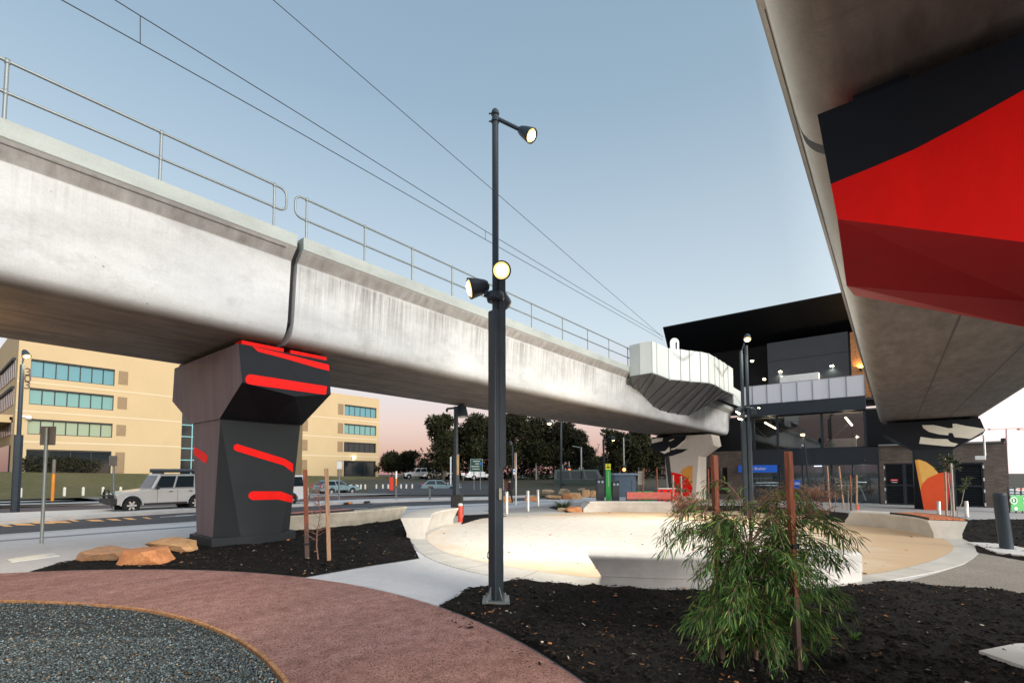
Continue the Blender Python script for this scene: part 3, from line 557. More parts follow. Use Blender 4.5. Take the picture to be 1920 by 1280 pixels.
def decal(px_poly, pl3, mat, root, name='painted_stripe', out=.004, th=.002, label=None):
    p0, n = pl3[0], pl3[1]
    if len(pl3) > 2:
        px_poly = clip_poly(px_poly, [proj(v) for v in pl3[2]])
        if len(px_poly) < 3: return None
    n = n if n.dot(CAM - p0) > 0 else -n; mb = MB()
    P = [PL(x, y, p0 + n * out, n) for x, y in px_poly]; mb.prism(P, n * th); o = part(mb, name, mat, root)
    if label: o['label'] = label
    return o
def stripe_px(a, b, wa, wb, cap0=True, cap1=False, n=8):
    a, b = Vector(a), Vector(b); t = (b - a).normalized(); s = Vector((-t.y, t.x)); P = []
    P += [a + s * wa] if not cap0 else [a + s * wa * math.cos(q) - t * wa * math.sin(q) for q in [math.pi * i / n for i in range(n + 1)]]
    if not cap0: P += [a - s * wa]
    P += [b - s * wb] if not cap1 else [b - s * wb * math.cos(q) + t * wb * math.sin(q) for q in [math.pi * i / n for i in range(n + 1)]]
    if not cap1: P += [b + s * wb]
    return [(p.x, p.y) for p in P]
def pier(name, label, Xc, Yc, zg, mats, s=1.0, zt=4.60, ze=3.72, zk=3.55, zs=3.02, lo=2.2, hi_=2.02, group=None, ty_=.87, foot=True, ped=None):
    """hammerhead pier; mats = (shaft -X face, shaft side faces, head -X face, head ends, haunch, plinth)"""
    root = thing(name, label, 'pier', (Xc, Yc, zg), group); W = lambda u, v, z: Vector((Xc + u, Yc + v, z))
    ht, hb = 1.08, 1.05; tx, ty = .97, ty_; bx, by, bm, bv = .92, ty_ - .36, .46, ty_ + .03; z0 = zg + (.26 if foot else .0)
    pl_ = {}
    # shaft
    mb = MB()
    for sg in (-1, 1):
        T1, T2 = W(-tx, sg * ty, zs), W(tx, sg * ty, zs); B1, B2 = W(-bx, sg * by, z0), W(bx, sg * by, z0); M1, M2 = W(-bm, sg * bv, z0), W(bm + .05, sg * bv, z0)
        mb.face([T1, B1, M1], 1); mb.face([T1, M1, M2, T2], 1); mb.face([T2, M2, B2], 1)
        if sg < 0: pl_['main'] = plane_of(T1, M1, M2, T2); pl_['tri2'] = plane_of(T2, M2, B2); pl_['tri1'] = plane_of(T1, B1, M1)
    a, b, c, d = W(-tx, -ty, zs), W(-bx, -by, z0), W(-bx, by, z0), W(-tx, ty, zs); mb.face([a, b, c, d], 0); pl_['left'] = plane_of(a, b, c, d)
    mb.face([W(tx, -ty, zs), W(bx, -by, z0), W(bx, by, z0), W(tx, ty, zs)], 1); mb.face([W(-tx, -ty, zs), W(tx, -ty, zs), W(tx, ty, zs), W(-tx, ty, zs)], 1)
    sh = part(mb, 'shaft', [mats[0], mats[1]], root)
    # plinth
    mb = MB(); q = [(-1.02, -.70), (-.52, -.96), (.56, -.96), (1.0, -.70), (1.0, .70), (.56, .96), (-.52, .96), (-1.02, .70)]; q = [(u, v * ty_ / .87) for u, v in q]
    mb.prism([W(u, v, zg - .3) for u, v in q], (0, 0, .56)); 
    if foot: part(mb, 'plinth', mats[5], root, bevel=.015)
    # crosshead
    mb = MB(); e = .03
    top = {}
    for sg in (-1, 1):
        A1, A2 = W(-ht, sg * hi_, zt), W(ht, sg * hi_, zt); E1, E2, K = W(-hb, sg * lo, ze), W(hb, sg * lo, ze), W(.12, sg * (lo + .02), zk); S1, S2 = W(-tx - .03, sg * (ty + .03), zs), W(tx + .03, sg * (ty + .03), zs); SK = W(.10, sg * (ty + .10), zs)
        mb.face([A1, E1, K, E2, A2], 1); mb.face([E1, S1, SK, K], 2); mb.face([K, SK, S2, E2], 2); top[sg] = (A1, A2, E1, E2, S1, S2, K, SK)
        if sg < 0: pl_['end'] = (*plane_of(A1, E1, A2)[:2], [A1, E1, K, E2, A2])
        if sg > 0: pl_['hn1'] = plane_of(E1, S1, K); pl_['hn2'] = plane_of(K, S2, E2); pl_['endL'] = plane_of(A1, E1, A2)
    for i, m in ((0, 0), (1, 1)):
        p = [top[-1][i], top[-1][2 + i], top[-1][4 + i], top[1][4 + i], top[1][2 + i], top[1][i]]; mb.face(p, m)
    pl_['head'] = (*plane_of(top[-1][0], top[-1][2], top[1][0])[:2], [top[-1][0], top[-1][2], top[-1][4], top[1][4], top[1][2], top[1][0]])
    mb.face([top[-1][0], top[-1][1], top[1][1], top[1][0]], 1); mb.face([top[-1][4], top[-1][7], top[-1][5], top[1][5], top[1][7], top[1][4]], 1)
    hd = part(mb, 'crosshead', [mats[2], mats[3], mats[4]], root)
    for sg in (-1, 1):
        for u in (-.52, .58):
            mb = MB(); mb.box(W(u, sg * 1.80, zt + .05), (.94, .34, .10)); part(mb, 'bearing_pedestal', (ped if sg < 0 else None) or blackp, root)
            mb = MB(); mb.box(W(u, sg * 1.55, zt + .13), (.5, .5, .06)); part(mb, 'bearing', rubber, root)
    return root, pl_
def zoomP(pts, x0, y0, k): return [(x0 + x / k, y0 + y / k) for x, y in pts]
PA, pa = pier('viaduct_pier', 'dark grey faceted pier with rounded red stripes standing in mulch beside the road', 5.50, YL - .02, -.02, (purple, charcoal, purple, blackp, blackp, charcoal), ped=redp)
zp = lambda pts: zoomP(pts, 300, 630, 3.047)
decal(stripe_px((469.5, 711), (612, 732), 9.5, 8, True), pa['end'], redp, PA)
decal(zp([(527, 58), (690, 96), (974, 166), (982, 176), (978, 201), (900, 182), (700, 124), (560, 88)]), pa['end'], redp, PA)
for f_ in ('main', 'tri2'): decal(zp([(440, 615), (425, 622), (419, 636), (424, 648), (436, 656), (708, 738), (760, 778), (760, 729), (716, 701)]), pa[f_], redp, PA)
for f_ in ('main', 'tri2'): decal(zp([(690, 886), (528, 885), (510, 895), (504, 910), (510, 925), (528, 935), (676, 932), (760, 952), (760, 912)]), pa[f_], redp, PA)
decal(zp([(178, 624), (245, 658), (268, 678), (272, 700), (262, 728), (240, 712), (180, 664)]), pa['left'], redp, PA)
PB, pb = pier('viaduct_pier', 'huge black and red painted crosshead under the near overhead span', 5.50, YR - .07, -.02, (charcoal, charcoal, blackp, redp_shaded, redp_shaded, charcoal), lo=2.10, hi_=2.20, zs=3.10, ty_=.78)
decal([(1556, 346), (1640, 312), (1715, 280), (1810, 230), (1925, 166), (1990, 128), (1990, 600), (1925, 560), (1760, 540), (1540, 520)], pb['head'], redp, PB, 'painted_field', .002, .001)
# far station piers
zs_ = gz(40.5)
PC, pc = pier('viaduct_pier', 'white pier with orange and red disc shapes and black brushwork beside the station', 38.6, 12.95, gz(38.6), (paintw, paintw, paintw, paintw, paintw, paintw), ze=3.75, zk=3.6, zs=2.95, zt=4.55, lo=2.45, hi_=2.3, ty_=1.32, foot=False)
z4 = lambda pts: zoomP(pts, 1180, 760, 6.4)
decal(z4([(200, 380), (690, 350), (665, 410), (610, 480), (560, 520), (705, 522), (640, 560), (520, 600), (420, 620), (200, 620)]), pc['head'], blackp, PC, 'brush_mark')
for q_ in ([(365, 552), (430, 545), (480, 492), (488, 548), (420, 578), (385, 560)], [(495, 520), (560, 500), (640, 430), (690, 395), (672, 425), (600, 490), (540, 528), (500, 532)], [(265, 405), (330, 390), (405, 388), (395, 425), (330, 440), (270, 455)], [(470, 420), (530, 395), (540, 405), (490, 432)]): decal(z4(q_), pc['head'], creamp, PC, 'brush_mark', .008, .002)
decal(z4([(300, 560), (478, 600), (500, 796), (522, 1100), (300, 1100)]), pc['left'], pbr('paint_dark_brown', (.035, .028, .032), .6), PC, 'painted_field', .002, .001)
decal(z4([(500, 796), (620, 822), (700, 870), (760, 990), (740, 1090), (530, 1090)]), pc['left'], redp, PC, 'painted_disc', .004, .002)
decal(z4([(612, 800), (640, 760), (700, 728), (757, 720), (757, 985), (700, 880), (650, 840)]), pc['left'], amberp, PC, 'painted_disc', .008, .002)
decal(z4([(760, 720), (838, 718), (836, 1000), (760, 1000)]), pc['main'], amberp, PC, 'painted_disc', .004, .002)
PD, pd = pier('viaduct_pier', 'black pier with cream brush marks and a yellow and orange sunrise near the louvred doors', 37.6, YR - .05, gz(37.6), (charcoal, blackp, blackp, blackp, blackp, charcoal), zt=4.62, ze=3.95, zk=3.8, zs=3.0, foot=False)
z5 = lambda pts: zoomP(pts, 1580, 640, 3.765)
decal(z5([(560, 590), (640, 588), (748, 612), (778, 610), (775, 580), (800, 580), (870, 595), (1000, 615), (998, 665), (930, 690), (850, 680), (790, 675), (775, 645), (750, 645), (745, 662), (680, 655), (610, 638), (570, 612)]), pd['head'], creamp, PD, 'brush_mark')
decal(z5([(550, 672), (640, 685), (740, 688), (760, 708), (815, 722), (790, 740), (720, 738), (540, 720)]), pd['head'], creamp, PD, 'brush_mark')
decal(z5([(500, 838), (540, 832), (590, 850), (640, 885), (676, 930), (600, 965), (560, 1010), (542, 1080), (538, 1240), (470, 1240), (470, 838)]), pd['left'], yellowp, PD, 'painted_disc', .004, .002)
decal(z5([(500, 838), (526, 836), (562, 990), (545, 1060), (538, 1240), (470, 1240), (470, 838)]), pd['left'], amberp, PD, 'painted_disc', .008, .002)
decal(z5([(676, 930), (715, 922), (728, 922), (726, 1240), (540, 1240), (545, 1075), (562, 1005), (605, 962)]), pd['left'], orangep, PD, 'painted_disc', .012, .002)
decal(z5([(728, 922), (745, 925), (770, 935), (800, 1240), (728, 1240)]), pd['main'], crimson, PD, 'painted_disc', .004, .002)
decal(z5([(728, 922), (745, 925), (770, 935), (800, 1240), (728, 1240)]), pd['left'], crimson, PD, 'painted_disc', .004, .002)
# ================================================================== station
XS = 42.8
def rect_x(mb, a, b, x, t, mi=0):
    """a box on the plane X=x between two opposite photo corners, t thick away from the viewer"""
    p, q = PX(*a, x), PX(*b, x); mb.box((x + t / 2, (p.y + q.y) / 2, (p.z + q.z) / 2), (abs(t), abs(p.y - q.y), abs(p.z - q.z)), 0, mi); return p, q
brick = brick_mat('brown_block', (.105, .082, .068), (.15, .118, .10), (.085, .068, .058), 1.0)
dkwall = pbr('dark_cladding', (.006, .007, .009), .6, spec=.2, var=.2, ns=.6); dkpanel = pbr('slate_panel', (.016, .024, .033), .22, spec=.6, var=.1, ns=.5); fasciam = pbr('fascia_metal', (.018, .026, .036), .5, spec=.3, var=.12, ns=.7)
darkin = pbr('dark_interior', (.05, .045, .042), .8, var=.3, ns=.8); louvm = pbr('louvre_metal', (.018, .026, .032), .4, var=.15); whitem = pbr('white_metal', (.66, .69, .69), .35, var=.05, ns=1.5)
winm = see_through('window_glass', (.72, .78, .80), .96); balm = None
def frosted(name):
    m, n, l, b = nodes_of(name); b.inputs['Base Color'].default_value = (.62, .65, .72, 1); b.inputs['Roughness'].default_value = .25; b.inputs['Alpha'].default_value = .80; b.inputs['Specular IOR Level'].default_value = .6; return m
balm = frosted('frosted_glass')
ST = thing('station_building', 'dark station with black overhanging roof, frosted balcony and brown block ground floor', 'building', (XS + 4, 4, gz(45)))
yR = PX(1892, 900, XS).y; yL = PX(1290, 900, XS).y; yM = PX(1650, 900, XS).y; zB = gz(45) - .2
zW = PX(1640, 842, XS).z; z2 = PX(1640, 838, XS).z; zF0, zF1 = PX(1624, 768, XS).z, PX(1624, 743, XS).z; zBt = PX(1622, 704, XS).z
zTopR = PX(1885, 829, XS).z
# ground floor wall of block, with real openings left for doors and glazing
mb = MB()
def wall_y(y0, y1, z0, z1, x=XS, t=.3): mb.box((x + t / 2, (y0 + y1) / 2, (z0 + z1) / 2), (t, abs(y1 - y0), z1 - z0))
def yy(px, py=900): return PX(px, py, XS).y
dz1 = PX(1690, 868, XS).z
D1 = (yy(1659), yy(1716)); D2 = (yy(1789), yy(1845)); GL = (yy(1410), yy(1650)); OP = (yy(1312), yy(1364))
zg1 = PX(1600, 871, XS).z
wall_y(yR, D2[1], zB, zTopR); wall_y(D2[0], D1[1], zB, zTopR); wall_y(D1[0], GL[1] , zB, zTopR); wall_y(D2[1], D2[0], dz1, zTopR); wall_y(D1[1], D1[0], dz1, zTopR)
part(mb, 'block_wall', brick, ST); mb = MB(); wall_y(GL[0], OP[1], zB, z2); wall_y(OP[0], yL, zB, z2); wall_y(OP[1], OP[0], PX(1340, 876, XS).z, z2); wall_y(OP[1], OP[0], zB, PX(1340, 925, XS).z)
mb.box((XS + 5.2, yL - .15, (zB + z2) / 2), (9.8, .3, z2 - zB))
part(mb, 'block_wall', brick, ST)
mb = MB(); mb.box((XS + .1, (yR + GL[1]) / 2, zTopR + .05), (.56, GL[1] - yR, .1)); mb.box((XS + 5, (yR + GL[1]) / 2, zTopR - .1), (9.2, GL[1] - yR - .6, .1)); part(mb, 'coping', pbr('coping_metal', (.22, .25, .25), .4), ST)
mb = MB(); mb.box((XS + 5.2, yR + .15, (zB + zTopR) / 2), (9.8, .3, zTopR - zB)); part(mb, 'block_wall', brick, ST)
# floors, back walls, side walls behind the glass
mb = MB()
mb.box((XS + 7, (yL + yR) / 2, zB + .1), (6, yL - yR - .7, .2)); mb.box((XS + 9.9, (yL + yR) / 2, (zB + z2) / 2), (.2, yL - yR, z2 - zB))
mb.box((XS + 3.0, (GL[0] + GL[1]) / 2, (zB + z2) / 2), (.15, GL[0] - GL[1] + 3, z2 - zB - .4)); part(mb, 'inner_wall', darkin, ST)
# dark band between the floors
mb = MB(); zl = zg1; rect = (yL, yM); mb.box((XS - .06, (GL[0] + yM) / 2, (zg1 + z2) / 2), (.5, GL[0] - yM, z2 - zg1)); part(mb, 'spandrel', fasciam, ST)
# louvred doors
for (ya, yb), n in ((D1, 2), (D2, 1)):
    for i in range(n):
        wd = (ya - yb) / n if n == 1 else ((ya - yb) * (.66 if i == 0 else .34)); y1 = ya if i == 0 else ya - (ya - yb) * .66; y0 = y1 - wd
        mb = MB()
        zc0, zc1 = zB + .25, dz1
        for k in range(int((zc1 - zc0) / .11)):
            z = zc0 + .05 + k * .11; M = Matrix.Rotation(RD(38), 3, 'Y'); mb.box((XS + .12, (y0 + y1) / 2, z), (.12, wd - .16, .012), 0, 0, M)
        mb.box((XS + .26, (y0 + y1) / 2, (zc0 + zc1) / 2), (.02, wd, zc1 - zc0))
        dr = part(mb, 'louvre_door', louvm, ST); fr = MB()
        for y in (y0 + .05, y1 - .05): fr.box((XS + .10, y, (zc0 + zc1) / 2), (.14, .1, zc1 - zc0))
        for z in (zc0 + .05, zc1 - .05, (zc0 + zc1) / 2 - .1): fr.box((XS + .10, (y0 + y1) / 2, z), (.13, wd - .2, .1))
        subpart(fr, 'door_frame', fasciam, dr)
        hg = MB(); yh = y1 if n == 2 and i == 0 else y0
        if n == 1 or i == 0:
            for f in (.06, .36, .62, .9): hg = MB(); hg.box((XS - .02, yh, zc0 + (zc1 - zc0) * f), (.06, .07, .20)); subpart(hg, 'hinge', whitem, dr)
# upper floor: glazing with mullions, ceiling, lights
yG0, yG1 = yy(1411), yy(1624); zc_ = zF0
mb = MB(); mb.box((XS + .08, (yG0 + yG1) / 2, (z2 + zF0) / 2), (.02, yG0 - yG1, zF0 - z2)); wd_ = part(mb, 'window', winm, ST)
mb = MB()
for px in (1413, 1457, 1541, 1622): mb.box((XS + .02, yy(px, 800), (z2 + zF0) / 2), (.16, .16, zF0 - z2))
for z in (z2 + .04, zF0 - .04): mb.box((XS + .04, (yG0 + yG1) / 2, z), (.12, yG0 - yG1, .08))
subpart(mb, 'window_frame', fasciam, wd_)
mb = MB(); mb.box((XS + 4.5, (yL + yR) / 2 + 2, z2 - .12), (8.5, yL - yR - 4.5, .2)); part(mb, 'floor_slab', darkin, ST)
mb = MB(); mb.box((XS + 2.6, (yG0 + yG1) / 2, zF0 + .06), (5.0, yG0 - yG1 + 4, .12)); part(mb, 'ceiling_panel', pbr('ceiling_taupe', (.15, .13, .115), .8), ST)
mb = MB(); mb.box((XS + 5.2, (yL + yM) / 2, (z2 + zF0) / 2), (.2, yL - yM + 4, zF0 - z2)); mb.box((XS + .15, (yy(1411) + yL) / 2, (z2 + zF0) / 2), (.3, yL - yy(1411), zF0 - z2)); mb.box((XS + .1, (yG1 + yR + 2.5) / 2, (zTopR + zF0) / 2), (.3, yG1 - yR - 2.5, zF0 - zTopR)); part(mb, 'upper_wall', dkwall, ST)
# interior clutter seen through the upper glass: a sloping brace and a counter
mb = MB(); mb.tube([PX(1416, 800, XS + 1.6), PX(1452, 836, XS + 1.6)], .05, 6); mb.tube([PX(1590, 795, XS + 1.6), PX(1550, 830, XS + 1.6)], .05, 6); part(mb, 'brace', fasciam, ST)
mb = MB(); mb.box((XS + 2.6, (yy(1545, 830) + yy(1602, 830)) / 2, z2 + .45), (.6, yy(1545, 830) - yy(1602, 830), .8)); part(mb, 'counter', pbr('counter_grey', (.22, .22, .21), .7), ST)
# fascia and balcony
mb = MB(); mb.box((XS - .25, (yy(1412) + yy(1630)) / 2, (zF0 + zF1) / 2), (.7, yy(1412) - yy(1630), zF1 - zF0)); part(mb, 'fascia', fasciam, ST)
mb = MB(); mb.box((XS + 2.5, (yL + yR + 3) / 2, zF1 - .12), (4.6, yL - yR - 3, .18)); part(mb, 'balcony_floor', darkin, ST)
cuts = [1397, 1413, 1440, 1467, 1496, 1525, 1556, 1588, 1622]
for a, b in zip(cuts[:-1], cuts[1:]):
    ya, yb = yy(a, 730), yy(b, 730); mb = MB(); mb.box((XS - .45, (ya + yb) / 2, (zF1 + .04 + zBt) / 2), (.03, ya - yb - .05, zBt - zF1 - .02)); part(mb, 'balcony_pane', balm, ST)
mb = MB()
for a in cuts: mb.box((XS - .46, yy(a, 730), (zF1 + zBt) / 2 - .05), (.06, .05, zBt - zF1))
mb.box((XS - .46, (yy(cuts[0], 705) + yy(cuts[-1], 705)) / 2, zBt + .02), (.05, yy(cuts[0], 705) - yy(cuts[-1], 705), .03)); part(mb, 'balcony_rail', pbr('rail_grey', (.2, .22, .24), .4, .5), ST)
# black recess wall, roof with deep soffit
XR, XBk = 41.0, 46.5
t1, t2 = PX(1243, 613, XR), PX(1578, 548.5, XR); t3 = PX(1700, 525, XR); zr = t1.z
mb = MB(); yBk = PX(1262, 690, XBk).y; yBk2 = PX(1700, 650, XBk).y
fr_ = [Vector((XR, t1.y, zr)), Vector((XR, yBk2 - 3, zr))]
sofz = zr - 1.7
# roof: thin leading edge, soffit falling back to the recess wall
a, b = Vector((XR, t1.y, zr)), Vector((XR, yBk2 - 4, zr)); a2, b2 = Vector((XR, t1.y, zr - .10)), Vector((XR, yBk2 - 4, zr - .10))
c, d = Vector((XBk + 4, t1.y + .5, zr + .3)), Vector((XBk + 4, yBk2 - 4, zr + .3)); c2, d2 = Vector((XBk, yBk + .25, sofz)), Vector((XBk, yBk2 - 4, sofz))
mb.add([a, b, b2, a2, c, d, d2, c2], [(0, 1, 2, 3), (3, 2, 6, 7), (0, 4, 5, 1), (0, 3, 7, 4), (1, 5, 6, 2), (4, 7, 6, 5)]); part(mb, 'roof', dkwall, ST)
mb = MB(); mb.box((XBk + .1, (yBk + yBk2 - 4) / 2, (zF1 + sofz) / 2), (.2, yBk - yBk2 + 4, sofz - zF1)); mb.box((XBk - 1.2, yBk + .1, (zF1 + sofz) / 2), (2.6, .2, sofz - zF1)); part(mb, 'recess_wall', dkwall, ST)
xb = 44.6; mb = MB(); p, q = PX(1438, 640, xb), PX(1590, 640, xb); zt_ = PX(1590, 621, xb).z; mb.box(((xb + XBk) / 2, (p.y + q.y) / 2, (zF1 + zt_) / 2), (XBk - xb, p.y - q.y, zt_ - zF1)); bxp = part(mb, 'lift_shaft', dkpanel, ST)
mb = MB(); z_ = PX(1590, 659, xb).z; mb.box((xb - .004, (p.y + q.y) / 2, z_), (.012, p.y - q.y - .02, .03)); subpart(mb, 'panel_joint', dkwall, bxp)
xw = 43.7; mb = MB(); p, q = PX(1461, 700, xw), PX(1535, 697, xw); mb.box((xw + .3, (p.y + q.y) / 2, (zF1 + q.z) / 2), (.6, p.y - q.y, q.z - zF1)); part(mb, 'white_cabinet', whitem, ST, bevel=.05)
# perforated screen glowing amber from a lamp behind the girder
perf, n, l, b = nodes_of('perforated_bronze'); v = n.new('ShaderNodeTexVoronoi'); v.inputs['Scale'].default_value = 9; l.new(coords(n, l), v.inputs['Vector'])
l.new(ramp_n(n, l, v.outputs['Distance'], [(.22, (.02, .012, .008)), (.3, (.42, .19, .07))]), b.inputs['Base Color']); b.inputs['Roughness'].default_value = .45; b.inputs['Metallic'].default_value = .3
xo = 44.4; p, q = PX(1597, 705, xo), PX(1632, 705, xo); zt2 = PX(1600, 622, xo).z; mb = MB(); mb.box((xo + .15, (p.y + q.y) / 2, (zF1 + zt2) / 2), (.3, p.y - q.y, zt2 - zF1)); part(mb, 'perforated_screen', perf, ST)
# lamps of the station
def puck(px, py, x, r, name, label, energy=120, colr=(1, .78, .5), n=(-1, 0, 0), lens=lampglow, axis=None):
    p = PX(px, py, x); ax = Vector(axis or (-.6, 0, -.8)).normalized(); root = thing(name, label, 'lamp', p)
    mb = MB(); mb.lathe(p - ax * .22, ax, [(0, 0), (r * .7, .0), (r, .08), (r, .2), (r * 1.05, .22), (r * .96, .22), (r * .9, .19)], 14); part(mb, 'lamp_housing', blackm, root)
    mb = MB(); mb.disc(p - ax * .02, ax, r * .9, 14); part(mb, 'lens', lens, root)
    if energy: spot('lamp_light', p + ax * .06, p + ax * 4, energy, colr, RD(150), .5, .08)
    return root
puck(1463, 697, 44.55, .13, 'wall_lamp', 'lit round wall lamp above the end of the white cabinet', 260); puck(1560, 686.5, 44.55, .14, 'wall_lamp', 'lit round wall lamp high on the slate lift shaft, beside the white cabinet', 300)
puck(1614, 690, 44.3, .11, 'wall_lamp', 'lit lamp at the foot of the amber perforated screen', 200, (1, .55, .2), axis=(.2, 0, 1), lens=lampwarm)
for i, (px, py) in enumerate(((1410, 677), (1433, 711))):
    puck(px, py, 45.8, .13, 'ceiling_lamp', ('small recessed downlight beside the double pole lamp', 'small recessed downlight just above the balcony glass')[i], 60)
for (a, b), lab in ((((1434, 791), (1456, 803)), 'lit tube lamp hanging behind the left pane of the upper station window'), (((1585, 781), (1598, 797)), 'lit tube lamp hanging behind the right pane of the upper station window')):
    p, q = PX(*a, XS + 1.4), PX(*b, XS + 1.4); root = thing('tube_lamp', lab, 'lamp', (p + q) / 2); mb = MB(); mb.tube([p + (p - q) * .12, q + (q - p) * .12], .055, 8); part(mb, 'lamp_housing', blackm, root)
    mb = MB(); t = (q - p).normalized(); mb.tube([p - t * 0 + Vector((-.05, 0, -.03)), q + Vector((-.05, 0, -.03))], .06, 8); part(mb, 'tube', emit('tube_glow', (1, .80, .58), 9), root); point('tube_light', (p + q) / 2 + Vector((-.3, 0, -.15)), 55, (1, .72, .45), .15)
    mb = MB(); mb.tube([(p + q) / 2, Vector(((p + q).x / 2, (p + q).y / 2, zF0))], .02, 6); part(mb, 'hanger', blackm, root)
p, q = PX(1526, 872.5, XS + .9), PX(1541, 872.5, XS + .9); root = thing('strip_lamp', 'white strip lamp on the ceiling inside the glazed shelter', 'lamp', (p + q) / 2); mb = MB(); mb.box((p + q) / 2, (.12, (p - q).length, .06)); part(mb, 'lamp_housing', blackm, root); mb = MB(); mb.box((p + q) / 2 - Vector((0, 0, .04)), (.10, (p - q).length * .96, .03)); part(mb, 'tube', emit('cool_tube', (.85, .93, 1), 7), root)
point('strip_and_fill_light', (p + q) / 2 - Vector((0, 0, .3)), 130, (.85, .93, 1), .2); point('strip_and_fill_light', PX(1440, 880, XS + 1.0), 70, (.85, .93, 1), .2); point('strip_and_fill_light', PX(1620, 880, XS + 1.2), 90, (.85, .93, 1), .2)  # first sits at the strip lamp; other two are added fill without fixtures
# floodlight under the fascia beside the pole
p = PX(1423, 767, XS - .5); root = thing('floodlight', 'lit oval floodlight fixed under the left end of the station fascia', 'floodlight', p); mb = MB(); ax = Vector((-.55, .15, -.6)).normalized(); mb.lathe(p - ax * .2, ax, [(0, 0), (.12, 0), (.19, .16), (.2, .22), (.18, .22)], 14); part(mb, 'lamp_housing', blackm, root); mb = MB(); mb.disc(p + ax * .01, ax, .18, 14); part(mb, 'lens', lampglow, root); mb = MB(); mb.tube([p - ax * .2, p + Vector((.5, 0, .25))], .03, 6); part(mb, 'bracket', blackm, root)
# glazed shelter on the ground floor: frames, panes, bike rails behind
mb = MB(); mb.box((XS + .1, (GL[0] + GL[1]) / 2, (zB + zg1) / 2), (.02, GL[0] - GL[1], zg1 - zB)); gw = part(mb, 'shelter_glazing', winm, ST)
mb = MB()
for px in (1411, 1462, 1505, 1560, 1600, 1648): mb.box((XS + .05, yy(px), (zB + zg1) / 2), (.12, .09, zg1 - zB))
mb.box((XS + .06, (GL[0] + GL[1]) / 2, zB + .35), (.1, GL[0] - GL[1], .1)); subpart(mb, 'glazing_frame', fasciam, gw)
mb = MB()
for a, b in (((1412, 905), (1460, 905)), ((1412, 909), (1460, 910)), ((1568, 904), (1625, 904)), ((1570, 910), (1600, 909)), ((1612, 909), (1624, 938)), ((1612, 909), (1604, 918))): mb.tube([PX(*a, XS + 1.3), PX(*b, XS + 1.3)], .045, 6)
part(mb, 'bike_rail', whitem, ST)
# writing on the blue shelter sign
def text_on(body, size, loc, right, upv, mat, parent=None, name='lettering', align='LEFT', depth=.004):
    cu = bpy.data.curves.new(name, 'FONT'); cu.body = body; cu.size = size; cu.extrude = depth; cu.align_x = align; o = bpy.data.objects.new(name, cu)
    right = Vector(right).normalized(); upv = Vector(upv).normalized(); nn = right.cross(upv); M = Matrix((right, upv, nn)).transposed().to_4x4(); M.translation = Vector(loc)
    col.objects.link(o); bpy.context.view_layer.update(); me = bpy.data.meshes.new_from_object(o); bpy.data.objects.remove(o); me.materials.clear(); me.materials.append(mat); me.transform(M)
    o = bpy.data.objects.new(name, me); col.objects.link(o)
    if parent is not None:
        o.parent = parent
        o.matrix_parent_inverse = Matrix.Translation(-parent.location) if parent.type == 'EMPTY' else Matrix.Identity(4)
    return o
bluem = pbr('sign_blue', (.006, .14, .80), .45, var=.03); signw = pbr('sign_white', (.82, .82, .82), .5, var=.02); greens = pbr('sign_green', (.01, .36, .06), .45, var=.04); darkgreen = pbr('sign_dark_green', (.012, .055, .038), .5, var=.1); yellows = pbr('sign_lime', (.70, .72, .02), .45, var=.03); greyback = pbr('sign_back', (.17, .15, .125), .6, .3, var=.2)
p0, p1 = PX(1386, 872, XS - .1), PX(1458, 885, XS - .1); root = thing('shelter_sign', 'long blue sign with white lettering above the station shelter glass', 'sign', (XS - .1, (p0.y + p1.y) / 2, p1.z))
mb = MB(); mb.box((XS - .38, (p0.y + p1.y) / 2, (p0.z + p1.z) / 2), (.06, p0.y - p1.y, p0.z - p1.z)); part(mb, 'sign_panel', bluem, root)
tl = PX(1399, 881, XS - .45); text_on('Bike Shelter', .30, (XS - .415, tl.y, tl.z + .02), (0, -1, 0), (0, 0, 1), signw, root)
p = PX(1495, 910, XS - .12); root = thing('parking_sign', 'small blue sign with white bicycle symbol on the shelter glass', 'sign', p); mb = MB(); mb.box((XS - .12, p.y, p.z + .1), (.03, .42, .62)); part(mb, 'sign_panel', bluem, root); mb = MB()
for s in (-.1, .1):
    ring = [(XS - .14, p.y + s + .075 * math.cos(i * math.pi / 6), p.z + .14 + .075 * math.sin(i * math.pi / 6)) for i in range(13)]; mb.tube(ring, .012, 5)
mb.tube([(XS - .14, p.y - .1, p.z + .14), (XS - .14, p.y - .03, p.z + .25), (XS - .14, p.y + .07, p.z + .25), (XS - .14, p.y + .1, p.z + .14)], .012, 5); part(mb, 'bicycle_symbol', signw, root)
p = PX(1677, 899.5, XS - .1); root = thing('door_sign', 'small red warning sign on the left louvred station door', 'sign', p); mb = MB(); mb.box((XS - .0, p.y, p.z), (.03, .42, .12)); part(mb, 'sign_panel', pbr('sign_red', (.75, .01, .05), .5), root); mb = MB(); mb.box((XS - .018, p.y, p.z), (.006, .30, .03)); mb.box((XS - .0, p.y + .0, p.z - .16), (.03, .30, .035)); part(mb, 'text_bar', signw, root)
